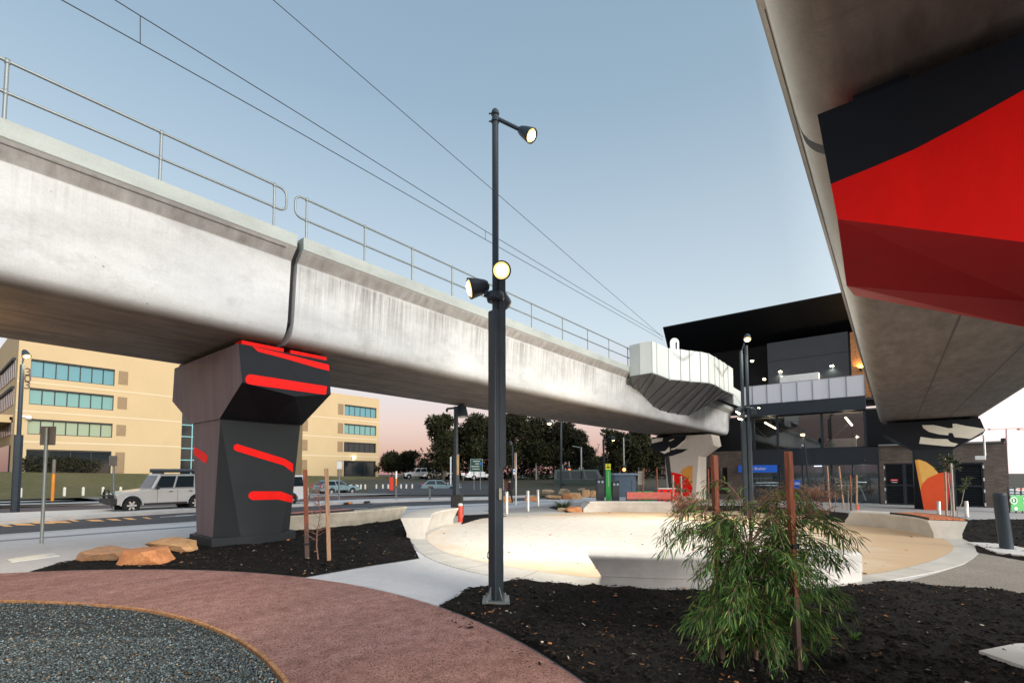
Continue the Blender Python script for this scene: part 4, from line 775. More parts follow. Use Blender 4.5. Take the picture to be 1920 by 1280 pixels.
# cctv domes and bracket camera
for px, py, lab in ((1620, 862, 'white dome camera beside the block pillar right of the shelter'), (1505, 836, 'small white dome camera between the two station storeys')):
    p = PX(px, py, XS - .25); root = thing('dome_camera', lab, 'camera', p); mb = MB(); mb.lathe(p + Vector((.1, 0, 0)), (-1, 0, 0), [(.11, -.12), (.13, 0), (.12, .08), (.0, .1)], 12); part(mb, 'housing', whitem, root); mb = MB(); mb.lathe(p + Vector((0, 0, -.02)), (-1, 0, -.5), [(.075, .05), (.06, .09), (0, .11)], 10); part(mb, 'dome', blackm, root)
p = PX(1838, 826, 37.0); root = thing('bracket_camera', 'white camera on a drop bracket under the black crosshead by the louvred door', 'camera', p); mb = MB(); mb.tube([p + Vector((0, 0, .3)), p + Vector((0, -.15, .3)), p + Vector((0, -.15, -.85))], .05, 8); part(mb, 'bracket', whitem, root); mb = MB(); mb.box(p + Vector((0, 0.05, -.95)), (.2, .45, .22), 0); part(mb, 'camera_body', whitem, root, bevel=.03)
p = PX(1881, 824, XS - .2); root = thing('roof_camera', 'small black camera on the right end of the block wing roof', 'camera', p); mb = MB(); mb.box(p, (.2, .22, .2)); part(mb, 'camera_body', blackm, root, bevel=.03); mb = MB(); mb.tube([p, p - Vector((0, 0, .3))], .04, 6); part(mb, 'mount', blackm, root)

# ================================================================== folded white screen at the platform end
scrw = pbr('screen_pale', (.50, .545, .53), .45, var=.06, ns=.8, stretch=(1, 1, .2))
SC = thing('platform_screen', 'white folded metal screen bulging from the viaduct edge beside the station', 'screen', PY(1200, 700, YL - 3))
zt = PY(1181, 648, YL - 2.85).z
topx = [(1181, 648), (1200, 643), (1221, 639.5), (1230, 643), (1253, 653), (1275, 655), (1292, 657.3), (1312, 659.5), (1327, 662.5), (1338.6, 668.5), (1347, 674), (1355.5, 679), (1364, 685), (1374, 691)]
botx = [(1184, 705), (1201, 702), (1221, 698.5), (1230, 701.5), (1253, 710.5), (1273, 712.5), (1290, 714.5), (1311, 716), (1327, 717.5), (1337.5, 721), (1345, 726), (1354.5, 731.5), (1363, 735), (1371.5, 739)]
tp = [Z(*q, zt) for q in topx]
for i in range(9, len(tp)): tp[i] = Z(*topx[i], zt)
bt = []
for t_, q in zip(tp, botx): b_ = UPA(t_, *q); bt.append(Vector((t_.x, t_.y, b_.z)))
zbm = sum(b.z for b in bt) / len(bt)
mb = MB(); th = .06; FACETS = []
for i in range(len(tp) - 1):
    a, b, c, d = tp[i], tp[i + 1], bt[i + 1], bt[i]; dirv = (b - a); dirv.z = 0; dirv.normalize(); nn = Vector((dirv.y, -dirv.x, 0)); nn = nn if nn.dot(CAM - a) > 0 else -nn
    a2, d2 = a + nn * .05, d + nn * .05; FACETS.append((a2, b, c, d2))                     # each sheet stands a little proud at one edge: the folds
    mb.add([a2, b, c, d2, a2 - nn * th, b - nn * th, c - nn * th, d2 - nn * th], [(0, 1, 2, 3), (7, 6, 5, 4), (0, 4, 5, 1), (1, 5, 6, 2), (2, 6, 7, 3), (3, 7, 4, 0)])
part(mb, 'folded_panel', scrw, SC)
mb = MB(); e0 = tp[-1]; lp = [(1374.5, 725.5), (1392, 736)]; lb = [(1359, 751), (1386, 768)]; z2t = e0.z - .0
qa = UPA(e0, 1374.5, 725.5); qz = qa.z; p1 = Vector((e0.x, e0.y, qz)); p2 = Z(1394, 737, qz); b1 = UPA(p1, 1371, 757).z
mb.prism([p1, p2, Vector((p2.x, p2.y, b1)), Vector((p1.x, p1.y, b1))], (0, .06, 0)); part(mb, 'folded_panel', scrw, SC)
# under-skirt of slats from the panels back to the girder web
web = [(1173, 722), (1185, 727), (1197, 733), (1206, 741), (1214, 750), (1224, 760), (1236, 767), (1252, 772), (1270, 775.5), (1290, 778.5), (1306, 770), (1320, 762), (1334, 755), (1348, 748)]
skm = pbr('skirt_grey', (.13, .135, .14), .45, .2, var=.12, ns=2)
wp = [PY(x, y, YL - 2.53) for x, y in web]; mb = MB()
for i in range(len(wp) - 1):
    a, b, c, d = bt[i] + Vector((0, 0, -.01)), bt[i + 1] + Vector((0, 0, -.01)), wp[i + 1], wp[i]; o = Vector((0, 0, -.05))
    mb.add([a + o, b, c, d + o, a + Vector((0, 0, .05)), b + Vector((0, 0, .05)), c + Vector((0, .05, .05)), d + Vector((0, .05, .05))], [(0, 1, 2, 3), (7, 6, 5, 4), (0, 4, 5, 1), (1, 5, 6, 2), (2, 6, 7, 3), (3, 7, 4, 0)])
part(mb, 'skirt_slat', skm, SC)
mb = MB(); p0_, p1_ = bt[-1], wp[-1]; mb.prism([bt[-1], wp[-1], wp[-1] + Vector((4.5, 0, .8)), p2 - Vector((0, 0, p2.z - b1))], (0, 0, .05)); part(mb, 'skirt_slat', skm, SC)
vm = pbr('screen_shade_mark', (.34, .37, .36), .4, var=.05, ns=2)
for cx, y0, w_, h_, k_ in ((1281, 657, 27, 17, 6.0), (1354, 682, 17, 22, 6.0)):
    for j in range(3):
        y_ = y0 + j * k_
        for s_ in (-1, 1):
            q = [(cx + s_ * (w_ - 5 * j), y_ + s_ * .0), (cx + s_ * (w_ - 5 * j - 4), y_), (cx, y_ + h_ - 4 * j - 3), (cx, y_ + h_ - 4 * j)]
            for a_, b_, c_, d_f in FACETS:
                n_ = (b_ - a_).cross(d_f - a_).normalized(); decal(q, (a_, n_, [a_, b_, c_, d_f]), vm, SC, 'chevron_mark', .004, .002)
p = PY(1265, 643, YL - 2.7); root = thing('marker_board', 'small white rounded marker standing above the folded screen', 'sign', p); mb = MB(); P = []
for i in range(9): q = math.pi * i / 8; P.append(p + RT * (.28 * math.cos(q)) + Vector((0, 0, .28 * math.sin(q) + .05)))
P += [p + RT * -.28 + Vector((0, 0, -.5)), p + RT * .28 + Vector((0, 0, -.5))]; mb.prism(P, FW * .08); part(mb, 'board', whitem, root); mb = MB(); mb.box(p - FW * .02 + Vector((0, 0, -.2)) + RT * .1, (.05, .05, .5)); part(mb, 'slot', blackm, root)
# overhead wires
def wire(pts, y, label, droppers=()):
    P = [PY(x, yy_, y) for x, yy_ in pts]; d = (P[0] - P[1]).normalized(); P = [P[0] + d * 14] + P; mb = MB(); mb.tube(P, .013, 5); o = mb.build('overhead_wire', blackm); return tag(o, label, 'wire', 'overhead wires of the left track')
wire([(115, 0), (263, 82), (560, 248), (910, 449), (1090, 551), (1243, 637)], YL, 'lower overhead wire of the pair, running to the station roof')
wire([(215, 0), (263, 30), (560, 213), (910, 433), (1090, 542), (1243, 631)], YL, 'upper overhead wire of the pair, joined to the lower one by thin droppers')
wire([(512, 0), (925, 357), (1090, 501), (1243, 632)], YL + .9, 'single steeper overhead wire crossing the sky above the street lamp')
for i, (x, a, b) in enumerate(((263, 30, 82), (910, 433, 449))):
    mb = MB(); mb.tube([PY(x, a, YL), PY(x, b, YL)], .010, 5); o = mb.build('wire_dropper', blackm); tag(o, ('thin vertical dropper between the two wires near the top left', 'thin short dropper between the two wires beside the lamp post')[i], 'wire', 'wire droppers')
# ================================================================== lamps
def bell(root, name, tip, ax, r, L, lens_mat, mat=polemat):
    ax = Vector(ax).normalized(); mb = MB(); o = Vector(tip) - ax * L
    mb.lathe(o, ax, [(0, -.02), (r * .45, 0), (r * .62, L * .15), (r * .8, L * .45), (r * .97, L * .85), (r * 1.03, L), (r * .92, L), (r * .86, L * .88)], 18); b = part(mb, name, mat, root)
    mb = MB(); k2 = 1 if lens_mat in (lampglow, lampwarm) else 0; q = o + ax * L * .90; mb.lathe(q, ax, [(r * .88, 0), (r * .80, r * .16), (r * .62, r * .28)], 18, k2); mb.lathe(q, ax, [(r * .62, r * .28), (r * .35, r * .38), (0, r * .42)], 18, 0); subpart(mb, 'lens', [lens_mat, lamprim], b); return o
LB = G(930, 1130); LB.z = hR(LB.x, LB.y) - .02
ML = thing('street_lamp', 'tall slate lamp post in the mulch with one lit head and floodlights halfway up', 'street lamp', LB)
zl = UPA(LB, 930, 583).z; zt = UPA(LB, 929, 206).z; toC = (CAM - LB); toC.z = 0; toC.normalize()
mb = MB(); M = Matrix.Rotation(math.atan2(toC.y, toC.x) + RD(38), 3, 'Z')
a = .078
mb.box((LB.x, LB.y, (LB.z + zl) / 2), (a * 2, a * 2, zl - LB.z), 0, 0, M); lowp = part(mb, 'lower_pole', polemat, ML, bevel=.018)
mb = MB(); q = LB + RT * .075 - toC * .0; mb.box((q.x, q.y, (LB.z + 1.2 + zl + .02) / 2 + .6), (.07, .11, zl - LB.z - 2.4 + 1.2), 0, 0, M); part(mb, 'cable_channel', polemat, ML)
mb = MB(); mb.tube([(LB.x, LB.y, zl - .1), (LB.x, LB.y, zt - .05)], .046, 14); mb.lathe((LB.x, LB.y, zt - .05), (0, 0, 1), [(.046, 0), (.05, .0), (.05, .03), (.03, .055), (0, .06)], 14); part(mb, 'upper_pole', polemat, ML)
mb = MB(); M2 = Matrix.Rotation(math.atan2(toC.y, toC.x), 3, 'Z'); mb.box((LB.x, LB.y, LB.z + .03), (.36, .36, .03), 0, 0, M2)
for i in range(4):
    d = M2 @ Vector((1 if i in (0, 1) else -1, 1 if i in (0, 2) else -1, 0)) * .125; mb.lathe((LB.x + d.x, LB.y + d.y, LB.z + .04), (0, 0, 1), [(.022, 0), (.022, .02), (.012, .02), (.012, .05), (0, .05)], 8)
    e = M @ Vector(((1, 0, 0), (-1, 0, 0), (0, 1, 0), (0, -1, 0))[i]); mb.prism([LB + e * .075 + Vector((0, 0, .04)), LB + e * .16 + Vector((0, 0, .04)), LB + e * .075 + Vector((0, 0, .22))], e.cross(UP) * .012)
part(mb, 'base_plate', steel, ML)
# arm and lit head
A0 = UPA(LB, 931, 222); hp = UPA(LB, 996, 266) + toC * .12; ax = (RT * .62 + toC * .42 + Vector((0, 0, -.66))).normalized(); A1 = hp - ax * .24
mb = MB(); mb.tube([A0, A1], .028, 10); mb.lathe((LB.x, LB.y, A0.z - .06), (0, 0, 1), [(.046, 0), (.058, .0), (.058, .03), (.048, .03), (.048, .11), (.058, .11), (.058, .14), (.046, .14)], 14)
for dz in (-.045, .07): mb.tube([(LB.x, LB.y, A0.z + dz), Vector((LB.x, LB.y, A0.z + dz)) - RT * .09], .012, 6)
part(mb, 'arm', polemat, ML)
bell(ML, 'lamp_head', hp, ax, .10, .26, lampglow)
spot('lamp_light', hp + ax * .05, hp + ax * 6 + Vector((2.0, -.2, 0)), 420, (1, .84, .60), RD(140), .8, .1)
f1 = UPA(LB, 880, 541); ax1 = (-RT * .93 + toC * .22 + Vector((0, 0, -.24))).normalized(); o1 = bell(ML, 'floodlight', f1, ax1, .145, .27, lampglow)
f2 = UPA(LB, 940, 524) + toC * .30; ax2 = (toC * .9 + RT * .08 + Vector((0, 0, -.42))).normalized(); o2 = bell(ML, 'floodlight', f2, ax2, .125, .27, lampglow)
bc = Vector((LB.x, LB.y, UPA(LB, 930, 556).z)); mb = MB(); mb.lathe(bc - Vector((0, 0, .07)), (0, 0, 1), [(.05, 0), (.115, .0), (.125, .04), (.12, .12), (.06, .14)], 16); mb.tube([bc, bc - RT * .14 + Vector((0, 0, .02)), o1], .03, 8); mb.tube([bc + Vector((0, 0, .05)), o2], .03, 8); part(mb, 'floodlight_bracket', polemat, ML)
o3 = bell(ML, 'floodlight', bc + FW * .34 + RT * .08 + Vector((0, 0, .02)), (FW * .9 + RT * .2 + Vector((0, 0, -.4))), .14, .26, lampglow)
spot('lamp_light', f1 + ax1 * .06, f1 + ax1 * 6, 520, (1, .86, .62), RD(110), .7, .1)
spot('lamp_light', f2 + ax2 * .06, f2 + ax2 * 6, 240, (1, .84, .60), RD(110), .7, .1)
spot('lamp_light', bc + FW * .42 + RT * .1, Vector((14, 6.4, 0)), 1900, (1, .90, .74), RD(125), .9, .15)
mb = MB(); q = UPA(LB, 938, 925) + toC * .1; mb.box(q, (.012, .035, .15), math.atan2(toC.y, toC.x)); part(mb, 'number_plate', pbr('plate_tan', (.42, .38, .3), .5), ML)
mb = MB(); q = UPA(LB, 920, 1040) + toC * .02; ring = [q + Vector((0, 0, .05 * math.sin(i * .52))) - RT * (.02 + .025 * math.cos(i * .52)) for i in range(13)]; mb.tube(ring, .006, 5); part(mb, 'hook', blackm, ML)

def simple_lamp(name, label, base, head_px, low_r, low_h, up_r, top_px, lit=True, ax=(0, 0, -1), r=.14, energy=0, arm=True, colr=(1, .72, .36), extra=None, group=None, lens=None):
    root = thing(name, label, 'street lamp', base, group); tp_ = UPA(base, *top_px); tp_ = Vector((base.x, base.y, tp_.z)) if abs(tp_.x - base.x) + abs(tp_.y - base.y) < .0 else tp_
    if low_h:
        k = low_h / (tp_.z - base.z); mid = base.lerp(tp_, k); mb = MB(); mb.tube([base - Vector((0, 0, .1)), mid], low_r, 6, smooth=False); part(mb, 'lower_pole', polemat, root)
    else: mid = base
    mb = MB(); mb.tube([mid - Vector((0, 0, .1)), tp_], up_r, 10); part(mb, 'upper_pole', polemat, root)
    hp = UPA(base, *head_px); axv = Vector(ax).normalized()
    o = bell(root, 'lamp_head', hp, axv, r, r * 2.0, lens or (lampglow if lit else lampoff))
    if arm: mb = MB(); mb.tube([tp_ - Vector((0, 0, .06)), o], .035, 8); part(mb, 'arm', polemat, root)
    if energy: spot('lamp_light', hp + axv * .05, hp + axv * 6, energy, colr, RD(150), .7, .12)
    return root
b = G(28, 958, .02); simple_lamp('street_lamp', 'grey lamp post with a lit head on the median in front of the offices', b, (50, 668), .16, UPA(b, 35, 815).z - b.z, .085, (42, 684), True, (.2, -.4, -.8), .17, 900)
b = Vector((-1.3, 14.3, 0)); simple_lamp('street_lamp', 'grey lamp post under the left viaduct just outside the left picture edge', b, (-420, 560), .13, 2.4, .07, (-380, 566), True, (.3, -.2, -.9), .16)
point('lamp_light', Vector((-.45, 13.3, 3.75)), 130, (1, .62, .22), .15)
b = G(855, 966); r_ = simple_lamp('street_lamp', 'black lamp post with a thick base box and unlit head behind the curved seat', b, (866, 781), .17, UPA(b, 855, 850).z - b.z, .10, (855, 762), False, (0, 0, -1), .28)
mb = MB(); q = UPA(b, 857, 955); mb.box((q.x, q.y, b.z + .45), (.5, .5, .9), YAW); part(mb, 'base_box', blackm, r_, bevel=.02); mb = MB(); a0, a1 = UPA(b, 838, 766), UPA(b, 872, 763); mb.tube([a0, a1], .045, 8); mb.tube([a0, a0 - Vector((0, 0, .14))], .05, 8); part(mb, 'cross_arm', polemat, r_)
# amber sleeve seen on the shaft of that post
mb = MB(); mb.tube([UPA(b, 857, 852) - FW * .05, UPA(b, 857, 890) - FW * .05], .10, 10); part(mb, 'pole_sleeve', pbr('bronze_paint', (.30, .19, .07), .4), r_)
b = G(1404, 967); TP = thing('street_lamp', 'twin lamp post behind the young shrub with one lit head and dark floodlights', 'street lamp', b)
for sx_, ty_ in ((-.12, 658), (.12, 648)):
    o = b + RT * sx_; mb = MB(); mb.tube([o - Vector((0, 0, .1)), Vector((o.x, o.y, UPA(b, 1404, 790).z))], .115, 6, smooth=False); part(mb, 'lower_pole', polemat, TP); mb = MB(); mb.tube([Vector((o.x, o.y, UPA(b, 1404, 792).z)), Vector((o.x, o.y, UPA(b, 1404, ty_).z))], .07, 10); part(mb, 'upper_pole', polemat, TP)
hp = UPA(b, 1395, 640) + toC * .3; o_ = bell(TP, 'lamp_head', hp, Vector((-.5, -.1, -.75)), .17, .32, lampwarm); mb = MB(); mb.tube([o_, Vector((b.x, b.y, UPA(b, 1404, 660).z)) - RT * .12], .03, 8); part(mb, 'arm', polemat, TP)
spot('lamp_light', hp + Vector((-.05, 0, -.08)), Vector((17, 5, -.2)), 800, (1, .86, .66), RD(140), .8, .12)
for px, py, d in ((1384, 773, -RT * .5 + FW * .1 - UP * .5), (1388, 785, -RT * .5 - FW * .0 - UP * .7), (1412, 776, RT * .3 + FW * .3 - UP * .5)):
    fp = UPA(b, px, py); o_ = bell(TP, 'floodlight', fp, (d + Vector((0, 0, -.35))), .17, .32, lampglow if px < 1400 else lampoff); mb = MB(); mb.tube([o_, Vector((b.x, b.y, o_.z))], .035, 6); part(mb, 'floodlight_bracket', polemat, TP)
fp = UPA(b, 1384, 772); spot('lamp_light', fp - RT * .15 - FW * .1, Vector((15, 7.5, -.1)), 2400, (1, .90, .74), RD(115), .9, .15)
b = G(1521, 946); simple_lamp('street_lamp', 'slim grey lamp post with a lit twin head in front of the station windows', b, (1505, 815), 0, 0, .06, (1507, 822), True, (-.5, 0, -.7), .17, 160, lens=lampwarm)
b = FG(1052, 50); b.z = -.5; simple_lamp('street_lamp', 'black roadside lamp post with a lit head in front of the big trees', b, (1030, 794), 0, 0, .10, (1052, 786), True, (-.3, -.2, -.9), .28, 500, lens=lampwarm)
b = FG(1134, 44); b.z = -.5; simple_lamp('street_lamp', 'black lamp post with a short arm in the gap between the trees', b, (1150, 825), 0, 0, .09, (1131, 824), True, (.1, -.1, -.9), .2, 0, lens=lampwarm)
b = FG(961, 58); simple_lamp('street_lamp', 'dark lamp post with a small pale head beside the bus stop pole', b, (958, 833), 0, 0, .09, (961, 836), False, (0, -.2, -.9), .22)
# grey mast poles and traffic signals
def mast(name, label, px, dist, ytop, r, arms=(), cat='pole', base_z=None, mat=steel, group=None):
    b = FG(px, dist); b.z = base_z if base_z is not None else b.z; t = UPA(b, px, ytop); t = Vector((b.x, b.y, t.z)); root = thing(name, label, cat, b, group); mb = MB(); mb.tube([b, t], r, 8); part(mb, 'pole', mat, root)
    for a, c in arms: mb = MB(); mb.tube([UPA(b, *a), UPA(b, *c)], r * .55, 6); part(mb, 'arm', mat, root)
    return root, b
mast('mast_pole', 'pale grey mast with a long arm above the minibus', 1090, 60, 838, .11, [((1090, 839), (1073, 836))])
mast('mast_pole', 'short pale T shaped mast against the dark trees', 1005, 70, 844, .10, [((998, 845.5), (1023, 845.5))])
mast('mast_pole', 'thin white pole beside the black lamp post with the grey head', 845, 60, 856, .09, mat=whitem)
mast('mast_pole', 'pale pole rising between the trees above the kiosk', 1170, 62, 820, .09)
mast('mast_pole', 'slender grey pole left of the traffic signal', 1055, 62, 870, .08); mast('mast_pole', 'short grey pole behind the minibus', 1086, 66, 876, .07)
def signal(px, py, dist, ytop, ybot, label, lens_px):
    root, b = mast('traffic_signal', label, px, dist, ytop, .07, cat='traffic light'); c = UPA(b, px, py) - FW * .25; mb = MB(); mb.box(c, (.3, .42, 1.1), YAW); part(mb, 'signal_box', blackm, root); l_ = UPA(b, *lens_px) - FW * .5; mb = MB(); mb.disc(l_, -FW, .20, 12); part(mb, 'lit_lens', red_lit, root)
signal(1067, 883, 62, 865, 906, 'grey traffic signal pole with a glowing amber red lamp in front of the minibus', (1067, 882))
signal(1170, 880, 60, 860, 900, 'dark traffic signal showing red above the blue grey kiosk', (1168.5, 880))
# ================================================================== seats
def seat(name, label, pts_top_front, depth_dir, depth, h=.50, inset=.16, slope0=0.0, slope1=0.0, base_h=.17, mat=conc, group='precast concrete seats around the sand circle', split=None, timber=None, sub=3, smooth=True):
    """pts: front-bottom line on the ground (viewer side); the top overhangs it"""
    Q_ = list(pts_top_front); nq = len(Q_); P = []
    for i in range(nq - 1):                                   # round the plan line
        p0, p1, p2, p3 = Q_[max(i - 1, 0)], Q_[i], Q_[i + 1], Q_[min(i + 2, nq - 1)]
        for k in range(sub): t = k / sub; P.append(.5 * ((2 * p1) + (p2 - p0) * t + (2 * p0 - 5 * p1 + 4 * p2 - p3) * t * t + (3 * p1 - p0 - 3 * p2 + p3) * t ** 3))
    P.append(Q_[-1]); P = [Vector((p.x, p.y, gz(p.x))) for p in P]; n = len(P)
    if split: split = [(a * sub, b_ * sub) for a, b_ in split]
    if timber: timber = (timber[0] * sub, timber[1] * sub, timber[2])
    c = P[n // 2]; root = thing(name, label, 'seat', c, group)
    def dirs(i): t = (P[min(i + 1, n - 1)] - P[max(i - 1, 0)]); t.z = 0; t.normalize(); k = Vector((-t.y, t.x, 0)); k = k if k.dot(depth_dir) > 0 else -k; return t, k
    def sec(i, e=0.0):
        t, k = dirs(i); s = (-slope0 if i == 0 else slope1 if i == n - 1 else 0.0); p = P[i]
        q = [(0, -.06), (0, base_h), (-.012, base_h), (-.012, base_h + .012), (-inset * .80, h - .085), (-inset * .98, h - .05), (-inset, h - .025), (-inset * .95, h - .006), (-inset * .80, h), (depth + inset * .80, h), (depth + inset * .95, h - .006), (depth + inset, h - .03), (depth + inset * .8, h - .085), (depth, base_h), (depth, -.06)]
        out = []
        for v, z in q: f = max(0, (z - base_h) / (h - base_h)); out.append(p + k * v + t * (s * f) + Vector((0, 0, z)))
        return out
    def piece(i0, i1):
        S = [sec(i) for i in range(i0, i1 + 1)]; m = len(S[0]); mb = MB(); vs = [v for s in S for v in s]
        mb.add(vs, [(i * m + j, i * m + (j + 1) % m, (i + 1) * m + (j + 1) % m, (i + 1) * m + j) for i in range(len(S) - 1) for j in range(m)], 0, smooth); mb.face(S[0]); mb.face(S[-1][::-1]); return part(mb, 'concrete_block', mat, root, bevel=.008)
    if split:
        for a, b_ in split: piece(a, b_)
    else: piece(0, n - 1)
    if timber:
        i0, i1, tm = timber; mb = MB(); fr = MB()
        for j in range(6):
            v0 = -inset * .7 + (depth + inset * 1.4) * j / 6; v1 = v0 + (depth + inset * 1.4) / 6 - .015; row = []
            for i in range(i0, i1 + 1):
                t, k = dirs(i); s = (-slope0 if i == 0 else slope1 if i == n - 1 else 0); row.append((P[i] + k * v0 + t * s + Vector((0, 0, h + .02)), P[i] + k * v1 + t * s + Vector((0, 0, h + .02))))
            for (a, b_), (c_, d_) in zip(row[:-1], row[1:]): u = Vector((0, 0, .035)); mb.hexa([a, c_, d_, b_], [a + u, c_ + u, d_ + u, b_ + u])
        part(mb, 'timber_slats', tm, root)
        for v0, v1 in ((-inset * .95, -inset * .72), (depth + inset * .72, depth + inset * .95)):
            row = []
            for i in range(i0, i1 + 1): t, k = dirs(i); s = (-slope0 if i == 0 else slope1 if i == n - 1 else 0); row.append((P[i] + k * v0 + t * s + Vector((0, 0, h + .002)), P[i] + k * v1 + t * s + Vector((0, 0, h + .002))))
            for (a, b_), (c_, d_) in zip(row[:-1], row[1:]): u = Vector((0, 0, .06)); fr.hexa([a, c_, d_, b_], [a + u, c_ + u, d_ + u, b_ + u])
        part(fr, 'seat_frame', blackm, root)
    return root, P, dirs
slatred = wood('slats_red', (.40, .07, .055), (.62, .15, .12), .5, (1, 1, 6)); slatorange = wood('slats_orange', (.50, .13, .05), (.72, .26, .12), .5, (1.5, 1.5, 1.5))
cen = Vector((14, 6, 0))
def gpts(a): return [G(*q) for q in a]
B0, B1 = G(1128, 1101), G(1617, 1091)
seat('concrete_bench', 'pale grey concrete seat behind the young shrub, nearest the red path', [B0, G(1250, 1106), G(1380, 1107.5), G(1510, 1103.5), B1], (cen - B0), .50, h=.50, inset=.10, slope0=.20, slope1=-.16, mat=conc2)
seat('concrete_bench', 'short curved concrete seat at the left end of the sand circle, beside the red bollard', gpts([(797, 1010), (799, 1001), (808, 993), (828, 986), (850, 981.5)]), -(cen - G(797, 1003)), .48, h=.56, inset=.16, slope0=-.05, slope1=.10)
seat('concrete_bench', 'long concrete seat with red slat backrest at the far side of the sand circle', gpts([(1094, 960), (1135, 959.5), (1176, 959.5), (1222, 960), (1258, 961)]), FW, .55, h=.52, inset=.10, slope0=-.35, slope1=.3, split=[(0, 2), (2, 4)])
seat('concrete_bench', 'two piece concrete seat with an orange timber top at the right of the sand circle', gpts([(1585, 984), (1630, 987), (1676, 992.5), (1720, 999.5), (1751, 1009)]), -(cen - G(1680, 992)), .62, h=.52, inset=.12, slope0=-.25, slope1=.02, split=[(0, 2), (2, 4)], timber=(2, 4, slatorange))
seat('concrete_bench', 'long weathered concrete seat with a red slat strip along the mulch behind the bare sapling', gpts([(500, 1002), (560, 996.5), (660, 986), (700, 982), (752, 974)]), Vector((0, 1, 0)), .45, h=.50, inset=.10, slope0=0, slope1=.35, mat=pbr('concrete_stained', (.47, .44, .37), .8, var=.25, ns=3, bump=.3, bs=50, bd=.004), timber=(0, 2, slatred))
# red slat backrest bench on the far seat
a0, a1 = G(1178, 958) + FW * .35, G(1264, 959) + FW * .35; a0.z = a1.z = gz(a0.x) + .52; t = (a1 - a0).normalized(); root = thing('slat_bench', 'red slatted bench back in a black frame on the far concrete seat', 'bench', (a0 + a1) / 2, None)
hb = UPA(a0, 1178, 921.5).z - a0.z
for i in range(4):
    z = a0.z + .06 + (hb - .08) * (i + .5) / 4; mb = MB()
    c = (a0 + a1) / 2; mb.box((c.x, c.y, z), ((a1 - a0).length, .03, (hb / 4) * (.82 if i else .5)), math.atan2(t.y, t.x)); part(mb, 'back_slat', slatred, root)
mb = MB()
for q in (a0, a1): mb.tube([q + Vector((0, 0, .0)), q + Vector((0, 0, hb))], .03, 8)
mb.tube([a0 + Vector((0, 0, .05)), a1 + Vector((0, 0, .05))], .03, 8); part(mb, 'frame', blackm, root)
# ================================================================== bollards, bins, signs
b = G(1888, 1032); t = UPA(b, 1873, 926); root = thing('bollard', 'thick dark slate bollard leaning on a pale concrete pad', 'bollard', b); ax = (t - b); L_ = ax.length; ax.normalize()
mb = MB(); rr = .125; mb.lathe(b + Vector((0, 0, .03)), ax, [(rr, -.02), (rr, L_ - .06), (rr * 1.02, L_ - .055), (rr * 1.0, L_ - .02), (rr * .8, L_ - .002), (0, L_)], 24); part(mb, 'post', polemat, root)
mb = MB(); mb.lathe(b + Vector((0, 0, .03)), (0, 0, 1), [(rr + .06, 0), (rr + .06, .012), (rr, .015)], 20)
for i in range(6): q = i * 1.047; mb.lathe(b + Vector((math.cos(q) * (rr + .04), math.sin(q) * (rr + .04), .03)), (0, 0, 1), [(.016, 0), (.016, .03), (0, .03)], 6)
part(mb, 'base_flange', steel, root)
pad = [(1815, 1019), (1880, 1022), (1920, 1030), (1990, 1036), (1930, 1046), (1870, 1039)]; P = [G(*q) for q in pad]
mb = MB(); mb.prism([Vector((p.x, p.y, gz(p.x) - .1)) for p in P], (0, 0, .15)); tag(mb.build('concrete_pad', conc2), 'pale concrete pad under the leaning slate bollard', 'concrete pad')
for i, (x, yb, yt, lab) in enumerate(((950, 964, 921, 'silver bollard closest to the lamp post'), (990, 958.5, 919, 'silver bollard in front of the orange block boulder, right of the lamp post'), (1009, 950, 917, 'silver bollard in front of the boulders, farthest of the three near the road'), (1761, 967, 939, 'pale bollard at the foot of the yellow and orange pier'), (1813, 969.5, 938.5, 'pale bollard in front of the right louvred door'))):
    b = G(x, yb); h = UPA(b, x, yt).z - b.z; root = thing('bollard', lab, 'bollard', b, 'silver bollards'); mb = MB(); mb.lathe(b, (0, 0, 1), [(.075, -.05), (.075, h - .03), (.06, h - .005), (0, h)], 14); part(mb, 'post', pbr('brushed_silver', (.62, .60, .55), .35, .5), root); mb = MB(); mb.lathe(b, (0, 0, 1), [(.12, 0), (.12, .012), (.07, .02)], 12); part(mb, 'base_collar', steel, root)
redplastic = pbr('red_plastic', (.72, .05, .02), .45)
b = G(863, 979); h = UPA(b, 863, 944).z - b.z; root = thing('bollard', 'orange red bollard sleeve beside the black lamp post', 'bollard', b); mb = MB(); mb.lathe(b, (0, 0, 1), [(.075, 0), (.085, .05), (.085, h - .04), (.05, h)], 12); part(mb, 'sleeve', redplastic, root); mb = MB(); mb.lathe(b + Vector((0, 0, h - .01)), (0, 0, 1), [(.087, -.06), (.087, 0), (.05, .03), (0, .035)], 12); part(mb, 'cap', whitem, root)
